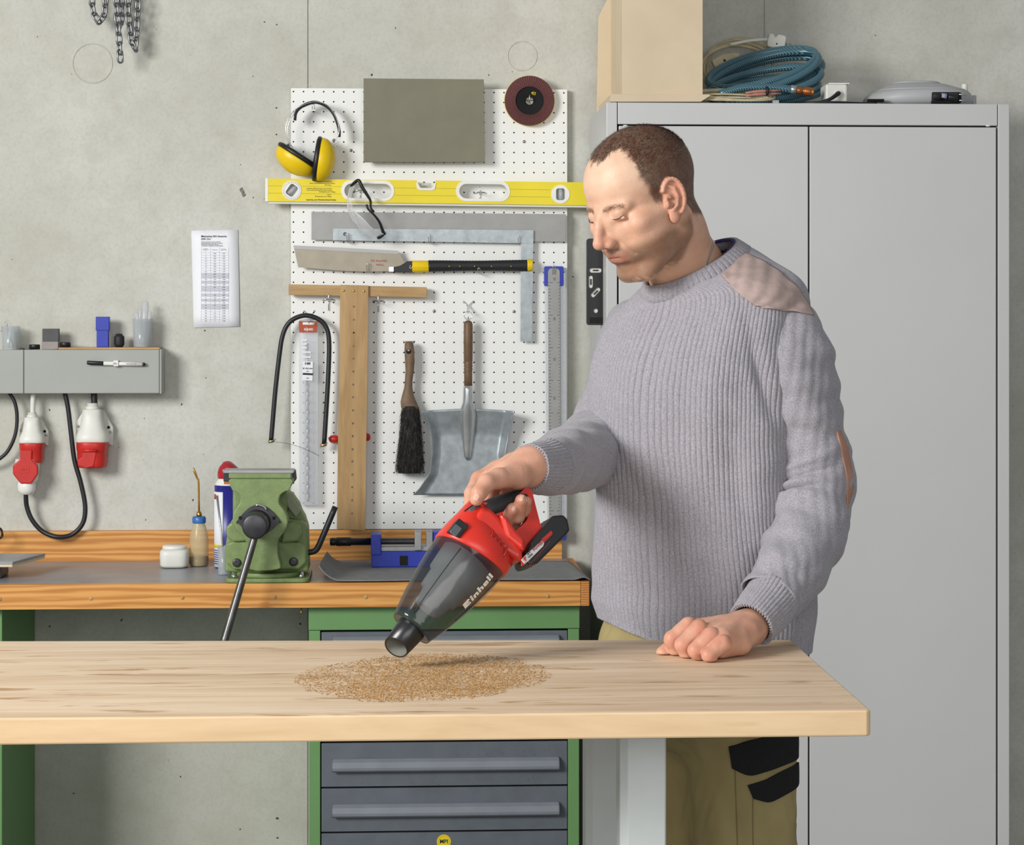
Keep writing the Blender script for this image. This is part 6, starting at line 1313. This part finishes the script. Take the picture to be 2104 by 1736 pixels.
# ----- hair -----
VL = V; fn = np.zeros_like(VL); tri = VL[F]; nrm = np.cross(tri[:, 1]-tri[:, 0], tri[:, 2]-tri[:, 0])
for k in range(4): np.add.at(fn, F[:, k], nrm)
fn /= np.linalg.norm(fn, axis=1)[:, None]+1e-9
if np.mean(np.sum(fn*(VL-np.array([0, 0, 20])), 1)) < 0: fn = -fn
rs = np.random.RandomState(4)
def strands(w, n, lenf, flow, wd=.12, lift=.5):
    pr = w/w.sum(); idx = rs.choice(len(VL), n, p=pr); b = VL[idx]+rs.normal(size=(n, 3))*.45; nn = fn[idx]; fl = flow(b); fl = fl-nn*np.sum(fl*nn, 1)[:, None]; fl /= np.linalg.norm(fl, axis=1)[:, None]+1e-6
    d = fl+rs.normal(size=(n, 3))*.22+nn*lift; d /= np.linalg.norm(d, axis=1)[:, None]; L_ = lenf(b)*rs.uniform(.7, 1.15, n)
    sd = np.cross(d, nn); sd /= np.linalg.norm(sd, axis=1)[:, None]+1e-6; b = b-nn*.3
    mid = b+d*(L_*.55)[:, None]; tip = b+d*L_[:, None]-nn*(L_*.22*lift)[:, None]; w_ = wd
    Vs = np.stack([b-sd*w_, b+sd*w_, mid-sd*w_*.8, mid+sd*w_*.8, tip], 1).reshape(-1, 3); k = np.arange(n)*5
    Fs = [np.stack([k, k+1, k+3], 1), np.stack([k, k+3, k+2], 1), np.stack([k+2, k+3, k+4], 1)]; return Vs, np.concatenate(Fs)
hl = lambda b: 2.2+4.8*sstep(45, 95, b[:, 2])-1.0*sstep(60, 85, b[:, 0])-0*b[:, 0]
flow = lambda b: np.stack([np.where(b[:, 2] > 70, 1.0, .15), np.sign(b[:, 1])*.25, np.where(b[:, 2] > 70, -.3, -1.0)], 1)
Vs, Fs = strands(hm**1.5*(.15+.85*sstep(92, 50, ax_))*(np.linalg.norm(VL, axis=1) < 160), 34000, hl, flow, .16, .42)
mk('hair_brown', (84, 55, 37), .45, var=.35, vs_=60); mk('stubble', (120, 88, 62), .6, var=.3, vs_=200)
tag(link('hair', mesh_np('hair', towor(Vs), Fs), M['hair_brown'], man), kind='stuff')
Vs, Fs = strands(bd*(az_ > -112)+sbm*.8, 9000, lambda b: np.full(len(b), 1.2), lambda b: np.tile([.2, 0, -1.], (len(b), 1)), .09, .8)
tag(link('beard_stubble', mesh_np('beard_stubble', towor(Vs), Fs), M['stubble'], man), kind='stuff')
Vs, Fs = strands(eb, 900, lambda b: np.full(len(b), 4.0), lambda b: np.stack([-.2+0*b[:, 0], np.sign(b[:, 1])*1.0, .35-.012*np.abs(b[:, 1])], 1), .10, .3)
mk('brow_hair', (122, 90, 62), .5, var=.2); tag(link('eyebrows', mesh_np('eyebrows', towor(Vs), Fs), M['brow_hair'], man), kind='stuff')
for s in (1, -1):
    MB().tube([towor((94.1, s*17, 11.9)), towor((95.1, s*25.5, 8.9)), towor((93.3, s*34.5, 9.4)), towor((86.7, s*42.5, 13.1))], [.0003, .0007, .0008, .0004], 6, sm=4).build('eyelashes', M['hair_brown'], man)
# ----- sweater torso -----
def knit(name, rgb, ribs=None):
    t = NT(name); co = t.coord(); c = lin(rgb); n = t.noise(co, 420, 3, .7); n2 = t.noise(co, 9, 3); n3 = t.noise(co, 1300, 2)
    f = t.math('ADD', t.math('MULTIPLY', n, .7), t.math('MULTIPLY', n3, .3)); colr = t.ramp(f, [(.32, tuple(x*.62 for x in c[:3])), (.52, tuple(x*1.0 for x in c[:3])), (.70, tuple(min(1, x*1.38) for x in c[:3]))])
    t.b.inputs['Sheen Weight'].default_value = .25; t.b.inputs['Sheen Roughness'].default_value = .5
    M[name] = t.fin(colr, .9, 0, t.bump(f, .55, .0012), .15); return M[name]
knit('knit', (154, 151, 158)); mk('patch_fabric', (172, 152, 146), .9, var=.08, vs_=90, bmp=.35, bs=1200); mk('tee_purple', (52, 36, 96), .9, var=.05)
psi = math.radians(45); tf = np.array([-math.cos(psi), -math.sin(psi), 0]); tlft = np.array([math.sin(psi), -math.cos(psi), 0]); YTm = 3.57
secs = [ # image y, centre x, half width, half depth, tilt
 (1326, 1448, .182, .122, 0), (1300, 1448, .186, .126, 0), (1250, 1447, .190, .128, 0), (1200, 1446, .190, .126, 0), (1100, 1440, .182, .126, 0), (1000, 1434, .180, .124, .0), (900, 1430, .182, .126, .02), (800, 1430, .182, .125, .05), (740, 1434, .182, .122, .09), (690, 1442, .180, .116, .14), (650, 1448, .176, .106, .17), (620, 1448, .166, .098, .20), (595, 1443, .150, .088, .22), (575, 1444, .118, .078, .22), (562, 1443, .094, .072, .2), (552, 1442, .076, .066, .2)]
ys_ = np.array([s[0] for s in secs][::-1], float); arr = np.array([s[1:] for s in secs][::-1])
nr, nc = 330, 1080; yy = np.interp(np.linspace(0, 1, nr), np.linspace(0, 1, 60), np.interp(np.linspace(0, 1, 60), [0, .22, 1], [552, 640, 1326]))
S_ = np.stack([np.interp(yy, ys_, arr[:, k]) for k in range(4)], 1)
ker = np.hanning(17); ker /= ker.sum(); pad = lambda a: np.concatenate([np.full(8, a[0]), a, np.full(8, a[-1])]); S_ = np.stack([np.convolve(pad(S_[:, k]), ker, 'valid') for k in range(4)], 1)
ph = np.linspace(0, 2*np.pi, nc, endpoint=False); pexp = 2.35
cxs = np.sign(np.cos(ph))*np.abs(np.cos(ph))**(2/pexp); sxs = np.sign(np.sin(ph))*np.abs(np.sin(ph))**(2/pexp)
zc_ = np.array([P(1440, y, YTm)[2] for y in yy]); xc_ = np.array([P(x, 900, YTm)[0] for x in S_[:, 0]])
lat = S_[:, 1][:, None]*cxs[None]; fro = S_[:, 2][:, None]*sxs[None]      # lateral (his left) and frontal
base_ = np.stack([xc_, np.full(nr, YTm), zc_], 1)[:, None, :]+lat[:, :, None]*tlft+fro[:, :, None]*tf
base_[:, :, 2] += S_[:, 3][:, None]*lat+.0*fro
ctr = P(1420, 543, 3.555)
ex = np.array([.86, -.10, .42]); ex /= np.linalg.norm(ex); ey = np.array([-.35, -.93, -.42]); ey = ey-ex*(ey @ ex); ey /= np.linalg.norm(ey); en = np.cross(ex, ey); en = en if en[2] > 0 else -en
dph = cxs[:, None]*tlft+sxs[:, None]*tf; ang_c = np.arctan2(dph @ (ey*np.array([1, 1, 0])), dph @ (ex*np.array([1, 1, 0])))
topc = ctr+np.cos(ang_c)[:, None]*ex*.0905+np.sin(ang_c)[:, None]*ey*.077-en*.0145
J0 = 72; sj_ = (np.arange(J0)/J0)[:, None, None]; b64 = base_[J0].copy(); slope = (base_[J0+6]-base_[J0])/6*J0; base_[:J0] = topc[None]*(1-sj_)**2*(1+2*sj_)+b64[None]*sj_**2*(3-2*sj_)+(sj_**3-sj_**2)*slope[None]*.38+(sj_**3-2*sj_**2+sj_)*((b64-topc)*np.array([1.3, 1.3, .35]))[None]
hw = sstep(1215, 1326, yy)[:, None]*np.clip((xc_[:, None]-base_[:, :, 0])/.17, 0, 1)**1.3; base_[:, :, 2] += .042*hw
u_ = ph/(2*np.pi); jy = (yy-552)/774
NR = 118; rib = 1-np.exp(-(np.minimum(NR*u_ % 1, 1-NR*u_ % 1)/.15)**2)[None]+.0*u_[None]+.25*(np.sin(np.pi*(NR*u_ % 1))-1)[None]
gu_, gv_ = np.gradient(base_, axis=1), np.gradient(base_, axis=0); gu_[:, 0] = base_[:, 1]-base_[:, -1]; gu_[:, -1] = base_[:, 0]-base_[:, -2]; nT = np.cross(gu_, gv_); nT /= np.linalg.norm(nT, axis=2)[:, :, None]+1e-9
if np.sum(nT[nr//2, nc//4]*tf) < 0: nT = -nT
flat_ = base_.reshape(-1, 3); fold = vnoise(flat_*np.array([1, 1, .45]), .10, 21).reshape(nr, nc)*.0045+vnoise(flat_*np.array([1, 1, .8]), .035, 22).reshape(nr, nc)*.0011
pxl = CX+FPX*((base_[:, :, 0]*CT-base_[:, :, 1]*ST)/(base_[:, :, 0]*ST+base_[:, :, 1]*CT)); pyl = HOR-FPX*(base_[:, :, 2]-CAMZ)/(base_[:, :, 0]*ST+base_[:, :, 1]*CT)
fold += -.010*np.exp(-((pxl-1545-(pyl-700)*.25)/16)**2-((pyl-780)/90)**2)-.006*np.exp(-((pxl-1500-(pyl-900)*.15)/26)**2-((pyl-1000)/130)**2)+.006*np.exp(-((pxl-1350)/60)**2-((pyl-850)/160)**2)+.010*sstep(1230, 1290, pyl)*0
TVs = base_+nT*fold[:, :, None]; TV = base_+nT*(fold+.0046*(rib-1)*sstep(0, .03, jy)[:, None]*sstep(1, .985, jy)[:, None])[:, :, None]
def gridF(nr, nc, wrap=True):
    i, j = np.meshgrid(np.arange(nr-1), np.arange(nc if wrap else nc-1), indexing='ij'); k = (j+1) % nc; return np.stack([i*nc+j, (i+1)*nc+j, (i+1)*nc+k, i*nc+k], -1).reshape(-1, 4)
sw_ = mesh_np('sweater', TV.reshape(-1, 3), gridF(nr, nc)); sweater = link('sweater', sw_, M['knit'], man)
md = sweater.modifiers.new('s', 'SOLIDIFY'); md.thickness = .003; md.offset = -1
# hem
hem = TV[-1]; 
# sleeves: ring tubes along the arms with folds
def sleeve(name, pts, folds, ribs=0, n=120, sub=14, seed=1, amp=.0022, ribamp=.0014, flatn=1.0, smooth_r=True, mat='knit', parent=None):
    W_ = [P(*q[:3]) for q in pts]; R_ = [q[3]*K(q[2]) for q in pts]; path = smoothpath(W_, sub); rr = np.interp(np.linspace(0, 1, len(path)), np.linspace(0, 1, len(R_)), R_); ke = np.hanning(sub+3); ke /= ke.sum(); q = (sub+3)//2; rr = np.convolve(np.concatenate([np.full(q, rr[0]), rr, np.full(q, rr[-1])]), ke, 'valid')[:len(path)]
    pp, T, N = frames(path); V = []; a = np.linspace(0, 2*np.pi, n, endpoint=False); m_ = len(path)
    for i, p_ in enumerate(pp):
        B_ = np.array(T[i].cross(N[i])); N_ = np.array(N[i]); t_ = i/(m_-1); dirs = np.cos(a)[:, None]*N_+np.sin(a)[:, None]*B_; c0_ = np.array(p_)+dirs*rr[i]
        d = vnoise(c0_, .06, seed)*amp*1.6+vnoise(c0_, .022, seed+1)*amp*.5
        for (tc, wd_, am, dv, tw) in folds: dd = (t_-tc-tw*(dirs @ dv))/wd_; d = d+am*np.exp(-dd*dd)*np.clip(.35+dirs @ dv, 0, 1)
        if ribs: qq = (ribs*a/(2*np.pi)) % 1; d = d-ribamp*(np.exp(-(np.minimum(qq, 1-qq)/.17)**2)+.2*(1-np.sin(np.pi*qq)))
        V.append(c0_+dirs*d[:, None])
    V = np.array(V); o = link(name, mesh_np(name, V.reshape(-1, 3), gridF(m_, n)), M[mat], parent or man); md = o.modifiers.new('s', 'SOLIDIFY'); md.thickness = .0025; md.offset = -1; return o, V
out = np.array([-.4, -.8, .0]); inn = np.array([-.9, -.3, 0.]); dn_ = np.array([-.3, -.5, -.8])
fl_L = [(.10, .02, -.004, inn, .02), (.50, .016, .005, inn, .03), (.555, .014, -.006, inn, .03), (.60, .014, .006, inn, .02), (.645, .013, -.006, inn, .0), (.69, .015, .005, inn, -.02), (.74, .014, -.004, inn, -.02), (.80, .018, .004, inn, -.02), (.9, .02, .003, out, 0)]
sl_l, SV = sleeve('left_sleeve', [(1560, 655, 3.50, 50), (1594, 668, 3.485, 76), (1618, 720, 3.475, 82), (1636, 800, 3.475, 84), (1657, 900, 3.475, 80), (1672, 980, 3.465, 79), (1671, 1050, 3.44, 78), (1645, 1130, 3.39, 75), (1610, 1195, 3.34, 66), (1582, 1235, 3.305, 58)], fl_L, sub=16, seed=5, amp=.0026, parent=sweater)
cf_l, _ = sleeve('left_cuff', [(1590, 1226, 3.312, 57), (1575, 1247, 3.296, 54), (1553, 1272, 3.274, 50), (1545, 1281, 3.267, 49)], [], ribs=42, n=420, sub=8, seed=9, amp=.0008, ribamp=.0040, parent=sweater)
up = np.array([-.2, -.6, .8]); fl_R = [(.42, .018, -.005, up, .05), (.50, .016, .007, out, -.06), (.555, .014, -.008, out, -.06), (.60, .014, .008, out, -.06), (.65, .014, -.007, out, -.05), (.70, .014, .005, out, -.04), (.76, .015, -.004, out, -.04)]
sl_r, _ = sleeve('right_sleeve', [(1330, 655, 3.70, 50), (1306, 676, 3.71, 62), (1294, 730, 3.71, 68), (1278, 800, 3.71, 72), (1256, 868, 3.69, 78), (1236, 915, 3.64, 77), (1206, 932, 3.56, 71), (1174, 943, 3.465, 65), (1142, 954, 3.37, 58), (1118, 962, 3.30, 52)], fl_R, sub=16, seed=15, amp=.0026, parent=sweater)
cf_r, _ = sleeve('right_cuff', [(1128, 958, 3.315, 53), (1112, 961, 3.292, 51), (1094, 962, 3.268, 48), (1086, 962, 3.258, 46)], [], ribs=42, n=420, sub=8, seed=19, amp=.0008, ribamp=.0040, parent=sweater)
# collar: ribbed band on the neck opening
nb_ = 84*10; a = np.linspace(0, 2*np.pi, nb_, endpoint=False)
prof = [(0, .005), (-.004, .0032), (-.0058, -.006), (-.0075, -.017), (.001, -.022), (.004, -.014), (.004, 0)]
VV_ = []
for w_, h_ in prof:
    rbd = -np.exp(-(np.minimum((60*a/(2*np.pi)) % 1, 1-(60*a/(2*np.pi)) % 1)/.16)**2)*.0018*(1 if w_ < .003 else 0); Rx, Ry = .083-w_+rbd-.0*h_-h_*.45,   .069-w_+rbd-h_*.45
    VV_.append(ctr+np.cos(a)[:, None]*ex*Rx[:, None]+np.sin(a)[:, None]*ey*Ry[:, None]+en*h_)
VV_ = np.array(VV_); Fc = np.concatenate([gridF(len(prof), nb_), np.stack([(len(prof)-1)*nb_+np.arange(nb_), np.arange(nb_), (np.arange(nb_)+1) % nb_, (len(prof)-1)*nb_+(np.arange(nb_)+1) % nb_], 1)])
link('collar', mesh_np('collar', VV_.reshape(-1, 3), Fc), M['knit'], sweater)
a2 = np.linspace(0, 2*math.pi, 60, endpoint=False); MB().tube([ctr+ex*.077*math.cos(q)+ey*.063*math.sin(q)+en*.003 for q in np.linspace(-1.9, .75, 30)], .0028, 8).build('undershirt_collar', M['tee_purple'], man)
bbv = bvh_of(HV, HFc); q_ = []
for s in smoothpath([(1472, 487, 0), (1465, 500, 0), (1459, 518, 0), (1451, 540, 0), (1441, 563, 0), (1434, 580, 0)], 9):
    r = Vector(ray(s[0], s[1])).normalized(); h_ = bbv.ray_cast(CAMO, r)
    if h_[0] is not None: q_.append(h_[0]+h_[1]*.0012 if h_[1].dot(r) < 0 else h_[0]-h_[1]*.0012)
MB().tube(q_, [.0018 if i % 2 else .0011 for i in range(len(q_))], 8).build('neck_chain', M['chrome'], man)
# shoulder patches and elbow patch draped on the knit
tb_ = bvh_of(np.concatenate([(base_+nT*fold[:, :, None])[::2, ::6].reshape(-1, 3), SV.reshape(-1, 3)]), np.concatenate([gridF(len(range(0, nr, 2)), nc//6), gridF(SV.shape[0], SV.shape[1])+len(range(0, nr, 2))*(nc//6)]))
def patchf(u, v):
    top = np.interp(u, [0, .15, .4, .7, 1], [1530, 1552, 1590, 1640, 1668]), np.interp(u, [0, .15, .4, .7, 1], [526, 534, 556, 598, 650])
    bot = np.interp(u, [0, .25, .5, .75, 1], [1484, 1504, 1528, 1548, 1566]), np.interp(u, [0, .25, .5, .75, 1], [570, 592, 612, 626, 634])
    return top[0]*(1-v)+bot[0]*v, top[1]*(1-v)+bot[1]*v
drape('shoulder_patch', patchf, 60, 36, tb_, 3.56, M['patch_fabric'], sweater, .0065, .003, smooth_it=6, disp=lambda u, v: .0009*math.sin(u*17+v*9)*math.sin(v*6)+.0007*math.sin(u*31-v*13))
drape('shoulder_patch', bil((1258, 606), (1304, 584), (1296, 592), (1262, 612)), 16, 6, tb_, 3.62, M['patch_fabric'], sweater, .004, .002, smooth_it=2)
drape('elbow_patch', lambda u, v: (np.interp(v, [0, .5, 1], [1716, 1736, 1738])+u*26, 885+v*180), 12, 30, tb_, 3.50, mk('elbow_fabric', (176, 132, 112), .9, bmp=.2), sweater, .0035, .0025, smooth_it=3)
# ----- trousers -----
def trf(p):
    d = dell(p, P(1437, 1360, 3.575), (.190, .119, .15), np.stack([tlft, tf, np.array([0, 0, 1.])], 1)); d = smin(d, dcap(p, P(1446, 1272, 3.575), P(1446, 1400, 3.60), .105, .12), .03)
    d = smin(d, dcap(p, P(1520, 1420, 3.565), KNL, .098, .080), .035); d = smin(d, dcap(p, P(1385, 1420, 3.68), KNR, .098, .080), .035)
    d = smin(d, dcap(p, KNL, FTL+np.array([0, 0, .03]), .080, .062), .02); d = smin(d, dcap(p, KNR, FTR+np.array([0, 0, .03]), .080, .062), .02)
    q = p*np.array([1, 1, .35]); d = d+vnoise(q+np.array([0, 0, 0])*1, .045, 31)*.0035+vnoise(p*np.array([1, 1, .6])@np.array([[1, 0, .3], [0, 1, 0], [0, 0, 1]]), .02, 32)*.0012
    d = smax(d, p[:, 2]-P(1440, 1262, 3.6)[2], .01); return smax(d, .075-p[:, 2], .006)
V5, F5 = surfnet(trf, (.05, 3.38, .05), (.60, 3.90, 1.06), .004)
t = NT('trouser_cloth'); co = t.coord(); n = t.noise(co, 8, 4); n2 = t.noise(co, 700, 2); c = lin((154, 140, 98))
M['trouser_cloth'] = t.fin(t.ramp(n, [(.3, tuple(x*.86 for x in c[:3])), (.7, tuple(x*1.08 for x in c[:3]))]), .85, 0, t.bump(n2, .3, .0006), .2)
me = mesh_np('trousers', V5, F5); bm = bmesh.new(); bm.from_mesh(me); bmesh.ops.recalc_face_normals(bm, faces=bm.faces); bm.to_mesh(me); bm.free()
trs = link('trousers', me, M['trouser_cloth'], man); bt_ = bvh_of(V5, F5)
def flap1(u, v):
    tx = 1498+u*154; ty = np.interp(u, [0, .45, 1], [1533, 1512, 1505]); bx = 1505+u*147; by = np.interp(u, [0, .25, .6, .9, 1], [1578, 1596, 1578, 1560, 1552]); return tx*(1-v)+bx*v, ty*(1-v)+by*v
def flap2(u, v):
    tx = 1537+u*114; ty = np.interp(u, [0, .3, .8, 1], [1613, 1602, 1572, 1564]); bx = 1548+u*103; by = np.interp(u, [0, .28, .7, 1], [1640, 1650, 1628, 1605]); return tx*(1-v)+bx*v, ty*(1-v)+by*v
drape('pocket_flap', flap1, 36, 16, bt_, 3.5, M['black_fabric'], trs, .0045, .004, smooth_it=5); drape('pocket_flap', flap2, 30, 12, bt_, 3.5, M['black_fabric'], trs, .0045, .004, smooth_it=5)
def seam(pts, w=.0008):
    q = []
    for s in smoothpath([(x, y, 0) for x, y in pts], 8):
        r = Vector(ray(s[0], s[1])).normalized(); h_ = bt_.ray_cast(CAMO, r)
        if h_[0] is not None: q.append(h_[0]-r*.0006)
    if len(q) > 2: MB().tube(q, w, 6).build('seam', M['seam_thread'], trs)
mk('seam_thread', (124, 110, 72), .8); seam([(1510, 1580), (1512, 1640), (1516, 1750)]); seam([(1547, 1642), (1547, 1700), (1548, 1750)])
drape('hip_pocket_edge', lambda u, v: (1231+u*34, 1270-u*10+v*4), 10, 3, bt_, 3.6, M['seam_thread'], trs, .0015, .001)
tag(MB().loft([[P(1446, 0, 3.57)*[1, 0, 0]+[0, 3.572, P(1449, yb, 3.57)[2]]+tlft*.176*math.cos(q)+tf*.112*math.sin(q) for q in [2*math.pi*k/48 for k in range(48)]] for yb in (1240, 1262, 1285)]).build('dark_undershirt', M['black_fabric'], man))
# shoes
for ft, dr in ((FTL, -.9), (FTR, -.9)):
    rings = []
    for s, w_, h_ in ((-.10, .018, .03), (-.09, .034, .07), (-.05, .038, .10), (0, .040, .11), (.05, .042, .085), (.10, .046, .06), (.15, .044, .045), (.18, .030, .035), (.19, .012, .02)):
        c = np.array([ft[0], ft[1], 0])+tf*s; rings.append([c+tlft*w_*math.cos(q)+np.array([0, 0, max(0, .5*h_+.5*h_*math.sin(q))+.001]) for q in [2*math.pi*k/18 for k in range(18)]])
    MB().loft(rings).build('work_shoe', M['black_rubber'], man)
